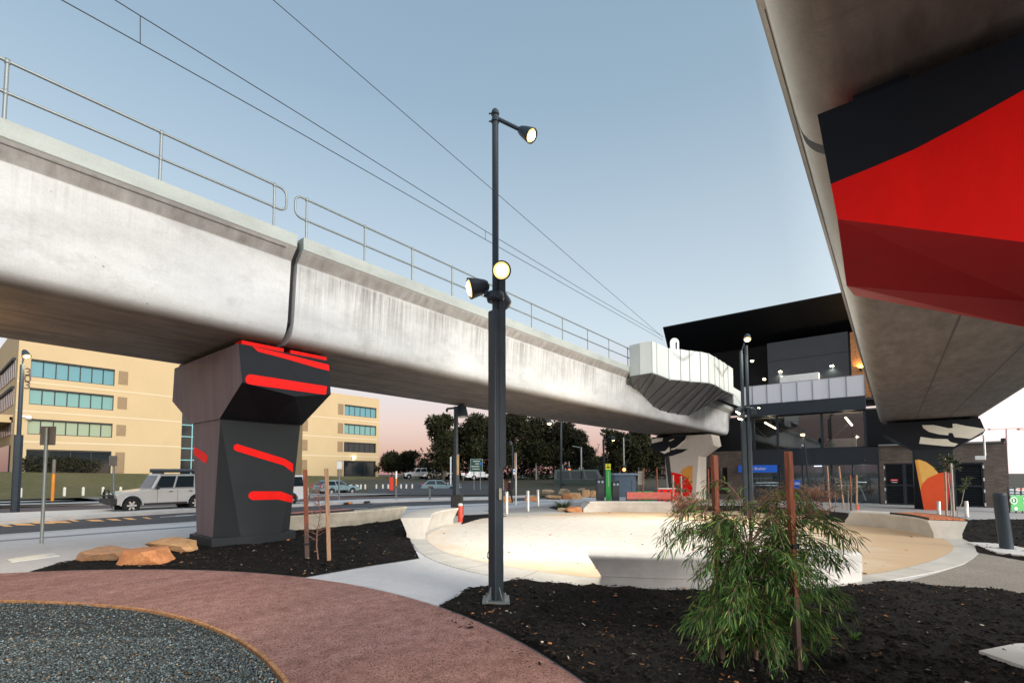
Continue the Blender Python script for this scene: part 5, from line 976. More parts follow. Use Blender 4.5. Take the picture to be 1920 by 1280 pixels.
# bins and totem
for x0, x1, yb, yt, lab in ((1119, 1132, 940, 893, 'dark rubbish bin with a sloping hood left of the green totem'), (1148, 1160, 940, 899, 'dark rubbish bin with a sloping hood right of the green totem')):
    b = G((x0 + x1) / 2, yb); wv = (G(x1, yb) - G(x0, yb)).length; h = UPA(b, x0, yt).z - b.z; root = thing('rubbish_bin', lab, 'bin', b, 'rubbish bins'); mb = MB(); M = Matrix.Rotation(YAW, 3, 'Z'); mb.box(b + Vector((0, 0, h * .36)), (wv, wv, h * .72), 0, 0, M); part(mb, 'bin_body', pbr('bin_slate', (.035, .042, .05), .5), root, bevel=.02)
    mb = MB(); c = b + Vector((0, 0, h * .72)); hw = wv / 2; q = [Vector((-hw, -hw, 0)), Vector((hw, -hw, 0)), Vector((hw, -hw, h * .26)), Vector((-hw, -hw, h * .18))]; mb.prism([c + M @ Vector((v.y, -v.x, v.z)) for v in q], M @ Vector((wv, 0, 0))); part(mb, 'hood', blackm, root)
    mb = MB()
    for s in (-.25, .25): mb.disc(c + M @ Vector((-hw - .02, s * wv, h * .07)), -FW, .09, 12)
    part(mb, 'bin_label', pbr('label_blue', (.30, .45, .58), .5), root)
b = G(1141, 940); root = thing('totem_sign', 'tall green totem with a lime yellow top between the two bins', 'sign', b); wv = .36; z0, z1, z2_ = b.z, UPA(b, 1141, 880).z, UPA(b, 1141, 869).z; M = Matrix.Rotation(YAW, 3, 'Z')
mb = MB(); mb.box((b.x, b.y, (z0 + z1) / 2), (.12, wv, z1 - z0), 0, 0, M); part(mb, 'totem_panel', greens, root); mb = MB(); mb.box((b.x, b.y, (z1 + z2_) / 2), (.13, wv * 1.05, z2_ - z1), 0, 0, M); part(mb, 'totem_cap', yellows, root)
mb = MB(); c = Vector((b.x, b.y, 0)) - FW * .075
for z, ww, hh in ((z1 + .36, .14, .05), (z1 + .16, .2, .12)): mb.box((c.x, c.y, z), (.01, ww, hh), 0, 0, M)
part(mb, 'symbol', blackm, root); mb = MB()
for i in range(9): mb.box((c.x, c.y, z1 - .22 - i * .12), (.01, .09, .085), 0, 0, M)
part(mb, 'lettering', pbr('letter_green', (.30, .62, .32), .5), root)
# kiosk
b = FG(1165, 47); b.z = -.6; root = thing('kiosk', 'low blue grey kiosk with an overhanging flat roof behind the bins', 'kiosk', b); a0, a1 = FG(1146, 46), FG(1184, 46); dv = (a1 - a0); dv.z = 0; wv = dv.length; zt = UPA(FG(1165, 46), 1165, 890).z; ang_ = math.atan2(dv.y, dv.x); c = (a0 + a1) / 2
mb = MB(); mb.box((c.x, c.y, (zt - .6) / 2), (wv, 3.0, zt + .6), ang_); part(mb, 'kiosk_body', pbr('kiosk_blue', (.10, .15, .205), .5), root); mb = MB(); mb.box((c.x, c.y, zt + .08), (wv + .3, 3.4, .16), ang_); part(mb, 'roof', pbr('kiosk_roof', (.24, .33, .42), .5), root); mb = MB(); mb.box((c.x + dv.x / wv * wv * .30, c.y + dv.y / wv * wv * .30, .2), (.03, 3.02, 1.5), ang_); part(mb, 'panel_joint', blackm, root)
# notice board, barriers
def board(name, label, px0, px1, py0, py1, dist_pt, pole_to, mat, pole_mat=steel, pole_r=.04, two=False, cat='sign', thick=.04, pole_px=None, pole_top=None, extra=None, back=False):
    b = dist_pt; root = thing(name, label, cat, b); tl, br = UPA(b, px0, py0), UPA(b, px1, py1); c = (tl + br) / 2; wv = (Vector((br.x, br.y, 0)) - Vector((tl.x, tl.y, 0))).length; M = Matrix.Rotation(YAW, 3, 'Z')
    mb = MB(); mb.box(c, (thick, wv, tl.z - br.z), 0, 0, M); pn = part(mb, 'sign_panel', mat, root, bevel=.01)
    for pxx in (pole_px or [(px0 + px1) / 2]):
        mb = MB(); t = UPA(b, pxx, pole_top if pole_top is not None else py0 + 1); q = pole_to if isinstance(pole_to, Vector) else UPA(b, pxx, pole_to); s = FW * (thick / 2 + pole_r) * (-1 if back else 1); mb.tube([q + s, t + s], pole_r, 8); part(mb, 'post', pole_mat, root)
    return root, c, wv, tl.z - br.z, M
sgn, c, wv, hh, M = board('road_sign', 'blank brown back of a road sign on a galvanised post beside the tactile strip', 77, 103, 799, 834, G(82, 1017), G(82, 1017), greyback, pole_px=[92], pole_top=802, back=True, pole_r=.038)
board('road_sign', 'small grey backed road sign on a thin post ahead of the silver four wheel drive', 205, 219, 854, 873, G(210, 957, .02), 957, greyback, pole_px=[211], pole_r=.045)
board('road_sign', 'white road sign on a galvanised post on the median, just right of the stakes', 632, 641, 864, 879, G(636, 937, .02), 937, signw, pole_px=[635], pole_r=.06, two=False)
board('road_sign', 'small square white sign beside the black lamp post, in front of the big trees', 865, 872, 886, 891, FG(868, 62), 900, signw, pole_r=.05)
sg, c, wv, hh, M = board('direction_sign', 'dark green direction sign with pale lettering on two posts in front of the trees', 882, 905, 860, 884, FG(893, 52), 925, darkgreen, pole_px=[888.5, 900.5], pole_r=.05)
mb = MB(); nf = -FW * .03
for i, (ww, off) in enumerate(((.55, .0), (.30, .05), (.65, -.1), (.6, -.05))): q = c + nf + UP * hh * (.32 - i * .2) + RT * wv * off; mb.box(q, (.01, wv * ww, hh * .07), 0, 0, M)
part(mb, 'lettering', pbr('sign_text', (.42, .5, .48), .5), sg); mb = MB(); mb.box(c + nf + UP * hh * .12 + RT * wv * .32, (.012, wv * .14, hh * .14), 0, 0, M); part(mb, 'blue_symbol', bluem, sg)
mb = MB()
for s in (-1, 1): mb.box(c + nf * .9 + RT * s * wv * .485, (.012, .05, hh), 0, 0, M); mb.box(c + nf * .9 + UP * s * hh * .485, (.012, wv, .05), 0, 0, M)
part(mb, 'sign_border', pbr('sign_edge', (.22, .32, .30), .5), sg)
bs, c, wv, hh, M = board('bus_stop_sign', 'tall pale yellow stop pole with a small white sign right of the lamp post', 962, 966.5, 879, 889, G(967, 946.5), 946.5, signw, whitem, .045, pole_px=[967.5], pole_top=848); mb = MB(); b = G(967, 946.5); tl = UPA(b, 963, 849); br = UPA(b, 968, 896); mb.box((tl + br) / 2 + FW * .02, (.05, .09, tl.z - br.z), YAW); part(mb, 'timber_pole', stakem2, bs); mb = MB(); mb.box(c - FW * .03 + UP * .03, (.01, wv * .7, .09), 0, 0, M); part(mb, 'symbol', bluem, bs)
nb, c, wv, hh, M = board('notice_board', 'pale notice board on a post behind the red bench', 1196, 1208, 883, 908, G(1202, 935), 935, pbr('notice_paper', (.58, .57, .52), .6), pole_px=[1198], pole_top=876); mb = MB()
for i in range(6): mb.box(c - FW * .03 + UP * hh * (.36 - i * .14), (.008, wv * (.7 - .1 * (i % 2)), hh * .03), 0, 0, M)
part(mb, 'text_bar', pbr('print_grey', (.22, .22, .2), .6), nb)
b = G(1252, 944); p0, p1 = UPA(b, 1232, 917), UPA(b, 1274, 944); root = thing('red_barrier', 'low red panel barrier with a white rail behind the red bench', 'barrier', b); wv = (Vector((p1.x - p0.x, p1.y - p0.y, 0))).length; c = (p0 + p1) / 2; M = Matrix.Rotation(YAW, 3, 'Z'); mb = MB(); mb.box(c, (.08, wv, p0.z - p1.z), 0, 0, M); part(mb, 'panel', redp, root)
mb = MB(); mb.box(c + UP * ((p0.z - p1.z) / 2 + .06), (.12, wv + .1, .07), 0, 0, M); part(mb, 'top_rail', whitem, root); mb = MB()
for s in (-.30, .0, .36): mb.box(c - FW * .05 + RT * wv * s + UP * .35, (.03, .16, .14), 0, 0, M); mb.box(c - FW * .05 + RT * wv * s - UP * .25, (.03, .16, .14), 0, 0, M)
part(mb, 'slot', blackm, root)
mb = MB(); b = G(1208, 944); q = UPA(b, 1208, 922); root = thing('green_box', 'small green box behind the slatted bench back', 'box', b); mb.box((b.x, b.y, (b.z + q.z) / 2), (.5, 1.0, q.z - b.z), YAW); part(mb, 'box_body', greens, root, bevel=.04); mb = MB(); mb.box((b.x, b.y, q.z + .02), (.56, 1.06, .05), YAW); part(mb, 'lid', greens, root)
# guide posts, galvanised posts, wheel stops, pit lids
def guide(px, yb, yt, lab, cap, body, base=None, r=.045, g='orange marker posts'):
    b = base or G(px, yb); root = thing('marker_post', lab, 'marker post', b, g); zt = UPA(b, px, yt).z; zc = b.z + (zt - b.z) * .66; mb = MB(); mb.tube([b - UP * .05, (b.x, b.y, zc)], r, 8); part(mb, 'post', body, root); mb = MB(); mb.tube([(b.x, b.y, zc), (b.x, b.y, zt)], r * 1.05, 8); part(mb, 'post_cap', cap, root)
orangepl = pbr('orange_plastic', (.72, .24, .02), .5)
guide(98, 939, 861, 'orange marker post with a grey sleeve in front of the office entrance', greyback, orangepl, G(98, 939, .02), .085); guide(743, 905, 883, 'orange marker post with a white top beside the side street', signw, orangepl, FG(743, 50), .09)
guide(945, 917, 898, 'short orange marker post beside the lamp post base line, far across the road', orangepl, orangepl, FG(943, 52), .11)
for px, lab in ((743, 'galvanised post with a square cap left on the far kerb'), (806, 'galvanised post with a square cap on the far kerb, nearer the black lamp post')):
    b = G(px, 935.5, .02); zt = UPA(b, px, 913).z; root = thing('galvanised_post', lab, 'post', b, 'capped galvanised posts'); mb = MB(); mb.box((b.x, b.y, (b.z + zt) / 2), (.12, .12, zt - b.z), YAW); part(mb, 'post', steel, root); mb = MB(); mb.box((b.x, b.y, zt + .03), (.26, .26, .14), YAW); part(mb, 'post_cap', greyback, root, bevel=.03)
b = FG(734, 52); root = thing('post_box', 'small red cabinet beside the orange marker post', 'cabinet', b); zt = UPA(b, 734, 896).z; mb = MB(); mb.box((b.x, b.y, (zt + b.z) / 2 + .1), (.4, .36, zt - b.z), YAW); part(mb, 'cabinet_body', redplastic, root, bevel=.03); mb = MB(); mb.tube([b - UP * .2, b + UP * .4], .07, 8); part(mb, 'post', steel, root)
for i, (a, b_, lab) in enumerate((((52, 977), (126, 970.5), 'long black and yellow wheel stop on the median near the sign post'), ((646, 945.5), (659, 944), 'short black and orange wheel stop behind the bare sapling'), ((684, 942.8), (703, 941), 'plain black wheel stop, middle of the far three'), ((741, 940.5), (751, 939.5), 'small wheel stop under the galvanised post'))):
    p, q = G(*a, -.11), G(*b_, -.11); root = thing('wheel_stop', lab, 'wheel stop', (p + q) / 2, 'rubber wheel stops'); t = (q - p); L_ = t.length; t.normalize(); s = Vector((-t.y, t.x, 0)); mb = MB(); P = [p - s * .1, p + s * .1, p + s * .06 + UP * .13 + t * .12, p - s * .06 + UP * .13 + t * .12]; P2 = [q - s * .1, q + s * .1, q + s * .06 + UP * .13 - t * .12, q - s * .06 + UP * .13 - t * .12]; mb.add(P + P2, [(0, 1, 2, 3), (7, 6, 5, 4), (0, 4, 5, 1), (1, 5, 6, 2), (2, 6, 7, 3), (3, 7, 4, 0)]); part(mb, 'stop_body', rubber, root)
    if i != 2:
        mb = MB()
        for f in ((.22, .36), (.62, .74), (.82, .92)) if i == 0 else ((.4, .85),):
            a_, b2 = p + t * L_ * f[0], p + t * L_ * f[1]; mb.hexa([a_ - s * .105 + UP * .015, b2 - s * .105 + UP * .015, b2 + s * .105 + UP * .015, a_ + s * .105 + UP * .015], [a_ - s * .066 + UP * .133, b2 - s * .066 + UP * .133, b2 + s * .066 + UP * .133, a_ + s * .066 + UP * .133])
        part(mb, 'reflector', orangepl, root)
def pit(name, lab, pts, mat, z=.02): mb = MB(); P = [G(*q) for q in pts]; mb.prism([Vector((p.x, p.y, gz(p.x) - .05)) for p in P], (0, 0, .05 + z)); return tag(mb.build(name, mat), lab, 'pit lid')
pit('pit_lid', 'long white pit lid set in the footpath left of the orange boulders', [(13, 1049), (98, 1036.5), (112, 1042), (22, 1054)], whitem, .012)
o = pit('pit_lid', 'grey concrete pit lid in the mulch at the bottom right corner', [(1836, 1231), (1905, 1217), (2010, 1214), (2100, 1260), (1960, 1275)], conc2, .06)
# green banner fence and the black rail above it at the far right
b = G(1906, 962); p0, p1 = UPA(b, 1894, 928), UPA(b, 1990, 957); root = thing('banner_fence', 'green fence banner with a white ring emblem at the right edge', 'fence', b); mb = MB(); M = Matrix.Rotation(YAW, 3, 'Z'); wv = Vector((p1.x - p0.x, p1.y - p0.y, 0)).length; c = (p0 + p1) / 2; mb.box(c, (.03, wv, p0.z - p1.z), 0, 0, M); part(mb, 'banner', greens, root)
mb = MB(); q = UPA(b, 1899, 938) - FW * .03; mb.tube([q + RT * .17 * math.cos(i * .3927) + UP * .17 * math.sin(i * .3927) for i in range(17)], .03, 6); mb.disc(UPA(b, 1904, 953) - FW * .03, -FW, .09, 10); mb.box(q - FW * .01 + UP * .02, (.01, .07, .14), 0, 0, M); part(mb, 'emblem', signw, root)
text_on('E', .22, UPA(b, 1917.5, 939) - FW * .03, RT, UP, signw, root); text_on('C', .22, UPA(b, 1917.5, 945) - FW * .03, RT, UP, signw, root)
mb = MB()
for i in range(8): q = UPA(b, 1895 + i * 12, 958) + FW * .05; z_ = UPA(b, 1900, 912).z; mb.tube([q - UP * .2, Vector((q.x, q.y, z_))], .03, 6)
for yy_ in (914, 921, 926): mb.tube([UPA(b, 1893, yy_) + FW * .05, UPA(b, 1992, yy_) + FW * .05], .03, 6)
part(mb, 'fence_frame', blackm, root)
b = FG(1906, 30); b = G(1910, 958) + FW * 4; root = thing('fence_sign', 'small red and white sign above the green banner', 'sign', b); q = UPA(b, 1913, 917); mb = MB(); mb.box(q, (.03, .5, .26), 0, 0, M); part(mb, 'sign_panel', signw, root); mb = MB(); mb.box(q - FW * .02, (.012, .4, .09), 0, 0, M); part(mb, 'red_band', redplastic, root); mb = MB(); mb.tube([Vector((q.x, q.y, b.z)), q], .03, 6); part(mb, 'post', blackm, root)
rt_, b = None, CAM + ray(1887, 885) * 60; b.z = -.6; root = thing('light_tower', 'faint thin light tower with a double arm in the bright sky at the far right', 'light tower', b); pinkm = pbr('pale_rust', (.62, .40, .38), .6); mb = MB(); mb.tube([b, UPA(b, 1887, 804)], .10, 6); part(mb, 'pole', pinkm, root); mb = MB(); mb.tube([UPA(b, 1860, 804), UPA(b, 1918, 802)], .07, 6); part(mb, 'arm', pinkm, root)
for px in (1861, 1916): mb = MB(); mb.box(UPA(b, px, 804.5), (.4, .9, .18), YAW); part(mb, 'lamp_head', pinkm, root)
# ================================================================== office building beyond the road
YB = 81.0
cream = pbr('cream_render', (.44, .335, .19), .8, var=.05, ns=.25); cream_b = pbr('cream_band', (.54, .45, .31), .8, var=.05); ventm = pbr('vent_brown', (.22, .15, .08), .7, var=.1)
glz1 = glass_mat('teal_glass', (.11, .25, .29), .2, .0, .12); glz1b = glass_mat('teal_green_glass', (.15, .29, .28), .2, .0, .12); glz1c = glass_mat('glass_green_reflection', (.25, .31, .22), .2, .0, .12); glz2 = glass_mat('dark_glass', (.010, .016, .020), .08, .0, .35); glzp = glass_mat('rosy_glass', (.42, .33, .31), .2, .0, .4); cyanf = pbr('cyan_frame', (.16, .42, .46), .5); recess = pbr('recess_dark', (.016, .018, .019), .7)  # green of the third window row is a reflection painted into the glass
OB = thing('office_building', 'four storey cream office block with teal glass, number 303 on its corner', 'building', (20, YB, 1.5))
def yb(px, py, y=YB): return PY(px, py, y)
xc = yb(29, 750).x; zt_ = yb(45, 636).z + 2.0; zb_ = .2
def office_block(x0, x1, depth, wins, vents, ztop, pilasters):
    mb = MB(); mb.box(((x0 + x1) / 2, YB + depth / 2, (ztop + zb_) / 2), (x1 - x0, depth, ztop - zb_)); w_ = part(mb, 'wall', cream, OB)
    # window strips are real recesses framed by a proud skin 0.45 m thick
    xs = [x0] + [v for w in wins['x'] for v in w] + [x1]; z_list = sorted([z for w in wins['z'] for z in w[:2]])
    mb = MB(); sk = .45
    zz = [zb_] + z_list + [ztop]
    wx0, wx1 = wins['x'][0]
    mb.box(((x0 + wx0) / 2, YB - sk / 2, (zb_ + ztop) / 2), (wx0 - x0, sk, ztop - zb_)); mb.box(((wx1 + x1) / 2, YB - sk / 2, (zb_ + ztop) / 2), (x1 - wx1, sk, ztop - zb_))
    for i in range(0, len(zz), 2):
        if zz[i + 1] - zz[i] > .05: mb.box(((wx0 + wx1) / 2, YB - sk / 2, (zz[i] + zz[i + 1]) / 2), (wx1 - wx0, sk, zz[i + 1] - zz[i]))
    part(mb, 'wall', cream, OB)
    for z0, z1, gm_, n in wins['z']:
        mb = MB(); mb.box(((wx0 + wx1) / 2, YB - .06, (z0 + z1) / 2), (wx1 - wx0, .1, z1 - z0)); wn_ = part(mb, 'window', gm_, OB); mb = MB()
        for k in range(n + 1): mb.box((wx0 + (wx1 - wx0) * k / n, YB - .13, (z0 + z1) / 2), (.10, .08, z1 - z0))
        mb.box(((wx0 + wx1) / 2, YB - .13, z0 + .05), (wx1 - wx0, .09, .10)); mb.box(((wx0 + wx1) / 2, YB - .20, z1 - .10), (wx1 - wx0, .26, .2)); subpart(mb, 'frame', recess, wn_)
    for x, z0, z1, wv in vents: mb = MB(); mb.box((x, YB - sk - .02, (z0 + z1) / 2), (wv, .06, z1 - z0)); part(mb, 'vent_panel', ventm, OB)
    for z in pilasters: mb = MB(); mb.box(((x0 + x1) / 2, YB - sk - .012, z), (x1 - x0 - .02, .03, .16)); part(mb, 'string_course', cream_b, OB)
XL1 = yb(340, 760).x; wxa, wxb = yb(56, 700).x, yb(213, 720).x
zs1 = [(yb(56, 707).z, yb(56, 673).z), (yb(56, 758).z, yb(56, 727).z), (yb(56, 814).z, yb(56, 785).z), (yb(56, 884).z - 1.0, yb(56, 842).z)]
office_block(xc, XL1, 22, dict(x=[(wxa, wxb)], z=[(*zs1[0], glz1, 7), (*zs1[1], glz1b, 7), (*zs1[2], glz1c, 7), (*zs1[3], glz2, 4)]), [(yb(229, 720).x, a + .3, b - .1, 1.0) for a, b in zs1], zt_, [(zs1[i][0] + zs1[i + 1][1]) / 2 for i in range(3)])
XR0, XR1 = yb(565, 800).x, yb(708, 800).x; zt2 = yb(708, 748.5).z; rx0, rx1 = yb(643, 800).x, yb(703, 800).x
zs2 = [(yb(643, 778).z, yb(643, 758).z), (yb(643, 813).z, yb(643, 793.5).z), (yb(643, 847).z, yb(643, 828).z), (yb(643, 890).z - .4, yb(643, 863).z)]
office_block(XR0, XR1, 22, dict(x=[(rx0, rx1)], z=[(*zs2[0], glz1, 6), (*zs2[1], glz1b, 6), (*zs2[2], glz2, 6), (*zs2[3], glz2, 3)]), [(yb(636, 800).x, a, b, 1.1) for a, b in zs2] + [(yb(569.5, 800).x, a, b, 1.0) for a, b in zs2], zt2, [(zs2[i][0] + zs2[i + 1][1]) / 2 for i in range(3)])
# recessed glass link with cyan mullions
mb = MB(); mb.box(((XL1 + XR0) / 2, YB + 5, (zt2 + zb_) / 2), (XR0 - XL1 + .4, .3, zt2 - zb_)); gl_ = part(mb, 'window', glz2, OB); mb = MB(); nn = 12
for k in range(nn + 1): mb.box((XL1 + (XR0 - XL1) * k / nn, YB + 4.80, (zt2 + zb_) / 2), (.14, .12, zt2 - zb_))
for k in range(10): mb.box(((XL1 + XR0) / 2, YB + 4.82, zb_ + (zt2 - zb_) * k / 9), (XR0 - XL1, .12, .14))
subpart(mb, 'frame', cyanf, gl_)
# left flank with rosy windows and a round column
for (a, b) in zs1[:3]:
    mb = MB(); mb.box((xc - .02, YB + 8.5, (a + b) / 2), (.12, 14.0, b - a)); wn_ = part(mb, 'window', glzp, OB); mb = MB()
    for k in range(9): mb.box((xc - .09, YB + 1.5 + 14 * k / 8, (a + b) / 2), (.06, .08, b - a))
    mb.box((xc - .14, YB + 8.5, b + .05), (.26, 14.0, .35)); subpart(mb, 'frame', recess, wn_)
mb = MB(); mb.lathe((xc - 1.6, YB + 3.5, 0), (0, 0, 1), [(.75, 0), (.75, yb(10, 800).z)], 20); part(mb, 'column', cream, OB)
mb = MB(); mb.box((xc - 2.2, YB + 11, yb(10, 790).z + .5), (4.4, 19, .9)); part(mb, 'canopy', cream, OB); mb = MB(); mb.box((xc - .06, YB + 10, 3.2), (.15, 16, 4.0)); part(mb, 'window', glz2, OB)
dt = yb(45, 705)
for i, ch in enumerate('303'): text_on(ch, 1.35, (yb(42.5, 720).x, YB - .49, yb(45, 704.5 + i * 12.2).z), (1, 0, 0), (0, 0, 1), pbr('numeral_bronze', (.05, .03, .02), .5) if i == 0 else MATS['numeral_bronze'], OB, 'numeral', depth=.05)
p = yb(664, 858, YB - .6); root = thing('wall_lamp', 'lit bulkhead lamp above the dark entrance of the right office wing', 'lamp', p); mb = MB(); mb.box(p + Vector((0, .2, 0)), (.7, .3, .4)); part(mb, 'lamp_housing', blackm, root); mb = MB(); mb.lathe(p, (0, -1, -.3), [(.28, 0), (.24, .1), (0, .16)], 12); part(mb, 'lens', lampglow, root)
p = yb(54, 783, YB - .7); root = thing('dome_camera', 'white dome camera on the office corner below the number', 'camera', p); mb = MB(); mb.lathe(p, (0, -1, -.5), [(.16, -.3), (.3, -.1), (.3, .1), (0, .25)], 12); mb.box(p + Vector((-.4, .1, .15)), (.7, .18, .18)); part(mb, 'housing', whitem, root)
# little white lawn bollards
for i, px in enumerate((40, 122, 157, 194, 227, 660, 668, 677, 685, 706, 718, 728, 752, 762, 773)):
    y_ = 55 + max(0, px - 100) * .0; b = PY(px, 900, 54.0); b = Vector((b.x, 54.0, lawn_z(b.x, 54.0))) if px < 400 else FG(px, 55)
    mb = MB(); h = .75 if px < 400 else .55; mb.lathe((0, 0, 0), (0, 0, 1), [(.10, -.2), (.10, h - .05), (0, h)], 8); o = mb.build('lawn_bollard', pbr('bollard_cream', (.55, .53, .46), .7) if i == 0 else MATS['bollard_cream']); o.location = b
    tag(o, 'small cream bollard in a row on the lawn below the offices' if px < 400 else 'small cream bollard in a row along the side street', 'bollard', 'lawn bollards by the offices' if px < 400 else 'cream bollards by the side street')
# low shrubs at the office entrance
def leaf_cloud(mb, tint, blobs, n, size, cols, squash=1.0, droop=.0, seed=1):
    rr = random.Random(seed); wts = [b[1][0] * b[1][1] * b[1][2] for b in blobs]
    for _ in range(n):
        c, r = rr.choices(blobs, wts)[0]; d = Vector((rr.gauss(0, 1), rr.gauss(0, 1), rr.gauss(0, 1))).normalized(); k = rr.uniform(.35, 1.0) ** .6
        p = Vector(c) + Vector((d.x * r[0], d.y * r[1], d.z * r[2])) * k
        if noise.noise(p * (1.9 / max(r)) + Vector((seed, 0, 0))) < -.10: continue
        q = Vector((rr.uniform(-1, 1), rr.uniform(-1, 1), rr.uniform(-1, 1) - droop)).normalized(); s = q.cross(Vector((rr.uniform(-1, 1), rr.uniform(-1, 1), rr.uniform(-1, 1)))).normalized(); L_ = size * rr.uniform(.6, 1.4); W_ = L_ * .45
        mb.add([p - s * W_ * .5, p + q * L_ * .5 - s * W_ * .3, p + q * L_, p + q * L_ * .4 + s * W_ * .6], [(0, 1, 2, 3)]); cc = rr.choice(cols); v = rr.uniform(.7, 1.35); tint.append(tuple(x * v for x in cc))
def limb(mb, a, b, r0, r1, bend, rr, n=5):
    pts = []; a, b = Vector(a), Vector(b); off = Vector((rr.uniform(-1, 1), rr.uniform(-1, 1), rr.uniform(-.3, .3))) * bend
    for i in range(n + 1): t = i / n; pts.append(a.lerp(b, t) + off * math.sin(math.pi * t))
    mb.tube(pts, [r0 + (r1 - r0) * i / n for i in range(n + 1)], 6); return pts
darks = [(.013, .016, .008), (.018, .021, .009), (.026, .027, .012), (.010, .012, .007)]
def tree(name, label, px, d, top_py, half_px, nb=7, n=5200, seed=1, trunk_h=.25, cols=darks, leaf=.42, narrow=False, group='trees beyond the road', base_py=None):
    rr = random.Random(seed); b = FG(px, d); h = UPA(b, px, top_py).z - b.z; R = half_px * 1.42 * d / F; n = int(n * 2.3); nb = nb + 9; root = thing(name, label, 'tree', b, group); mb = MB(); tips = []; blobs = []
    for i in range(nb):
        t = (i + .5) / nb; zc = b.z + h * (trunk_h + (1 - trunk_h) * (.10 + .80 * t)); w = R * (.62 if narrow else .85 * math.sin(math.pi * (.22 + .66 * t)))
        a = rr.uniform(0, 6.28) + i * 2.4; off = w * rr.uniform(.15, 1.0); c = Vector((b.x + math.cos(a) * off, b.y + math.sin(a) * off, zc)); r = max(.9, min(R * .44, h * .17)) * rr.uniform(.6, 1.3); blobs.append((c, (r * rr.uniform(.9, 1.2), r * rr.uniform(.9, 1.2), r * rr.uniform(.75, 1.0))))
    blobs.append((Vector((b.x, b.y, b.z + h - R * .40)), (R * .45, R * .45, R * .42)))
    tr = limb(mb, b - UP * .3, b + UP * h * .62, .035 * h * .7, .012 * h, .3, rr); part(mb, 'trunk', bark, root)
    mb = MB()
    for c, r in blobs: limb(mb, b + UP * h * rr.uniform(.2, .55), c, .012 * h * .7, .03, .35, rr)
    part(mb, 'limbs', bark, root)
    kv = rr.uniform(.6, 1.6); cols = [(c_[0] * kv * 1.05, c_[1] * kv, c_[2] * kv * .9) for c_ in cols]; mb = MB(); tint = []; leaf_cloud(mb, tint, blobs, n, leaf, cols, seed=seed); part(mb, 'crown', leafd, root, fix=False, tint=tint); return root
for i, (px, top, hw, d, nm, lab, kw) in enumerate((
    (733, 848, 30, 88, 'bushy_tree', 'low round dark tree touching the right office wing', {}), (764, 847, 24, 84, 'bushy_tree', 'low dark tree behind the parked silver ute', {}),
    (793, 863, 8, 110, 'conifer', 'tiny pointed conifer in the gap left of the tall gums', dict(narrow=True, nb=5, n=1200)), (806, 868, 12, 105, 'bushy_tree', 'small far tree right of the tiny conifer', dict(n=1500)),
    (832, 776, 24, 70, 'gum_tree', 'slender tall gum at the left edge of the big tree mass', dict(narrow=True, nb=9, n=6500, trunk_h=.12)), (862, 802, 26, 74, 'gum_tree', 'dark gum behind the black lamp post with the grey head', {}),
    (893, 778, 32, 72, 'gum_tree', 'broad gum behind the dark green direction sign', dict(n=6500)), (932, 782, 32, 76, 'gum_tree', 'broad dark gum directly behind the tall slate lamp post', dict(n=6000)),
    (966, 776, 34, 70, 'gum_tree', 'big gum right of the tall lamp post, crown under the viaduct', dict(n=7000)), (1008, 786, 36, 72, 'gum_tree', 'big gum behind the T shaped mast', dict(n=6500)),
    (1052, 788, 36, 72, 'gum_tree', 'big gum behind the lit roadside lamp', dict(n=7000)), (1082, 806, 26, 78, 'gum_tree', 'gum with a rounded right shoulder beside the pink gap', {}),
    (1120, 858, 20, 90, 'bushy_tree', 'low dark tree filling the bottom of the pink gap', {}), (1164, 812, 30, 66, 'gum_tree', 'open crowned gum above the blue grey kiosk', dict(n=5000)),
    (1200, 806, 34, 70, 'gum_tree', 'gum between the kiosk and the white station pier', dict(n=7000)), (1238, 826, 26, 72, 'gum_tree', 'gum behind the black brushwork of the white pier', {}), (1150, 806, 16, 72, 'gum_tree', 'thin crowned gum hanging below the viaduct at the gap', dict(n=2200)))):
    tree(nm, lab, px, d, top, hw, seed=i + 3, **kw)
# the low scrub between the trunks, seen as one dark mass
mb = MB(); tint = []; bl = []
for i in range(46):
    px = 800 + i * 10; b = FG(px, 78 + 6 * math.sin(i * 2.1)); bl.append((b + UP * (2.2 if px < 1100 else 1.3), (2.2, 2.2, 3.2 if px < 1100 else 1.9)))
leaf_cloud(mb, tint, bl, 18000, .55, darks, seed=99); o = mb.build('undergrowth', leafd, None, fix=False, tint=tint); tag(o, kind='stuff')
# bare tree in the pink gap
rr = random.Random(5); b = FG(1108, 80); root = thing('bare_tree', 'leafless tree with fine twigs in the pink gap between the gums', 'tree', b); h = UPA(b, 1108, 822).z - b.z; mb = MB(); tp_ = limb(mb, b, b + UP * h * .5, .18, .09, .2, rr); part(mb, 'trunk', bark, root); mb = MB()
def twig(p, d, L_, r, k):
    e = p + d * L_; limb(mb, p, e, r, r * .5, L_ * .08, rr, 3)
    if k:
        for _ in range(3): twig(p + d * L_ * rr.uniform(.5, 1), (d + Vector((rr.uniform(-.8, .8), rr.uniform(-.8, .8), rr.uniform(-.1, .6)))).normalized(), L_ * .6, r * .55, k - 1)
for _ in range(7): twig(b + UP * h * rr.uniform(.3, .5), Vector((rr.uniform(-.8, .8), rr.uniform(-.8, .8), 1)).normalized(), h * .26, .07, 3)
part(mb, 'branches', bark, root)
for i, (px, w_) in enumerate(((92, 1.6), (120, 2.4), (150, 2.4), (62, 1.4))):
    b = PY(px, 885, YB - 2.0); b.z = lawn_z(b.x, YB - 2); mb = MB(); tint = []; leaf_cloud(mb, tint, [(b + UP * .9, (w_, 1.0, 1.2))], 900, .3, [(.02, .022, .014), (.03, .03, .016)], seed=40 + i); o = mb.build('shrub', leafd, None, fix=False, tint=tint); tag(o, 'low dark shrub against the shaded office ground floor', 'shrub', 'shrubs at the office entrance')
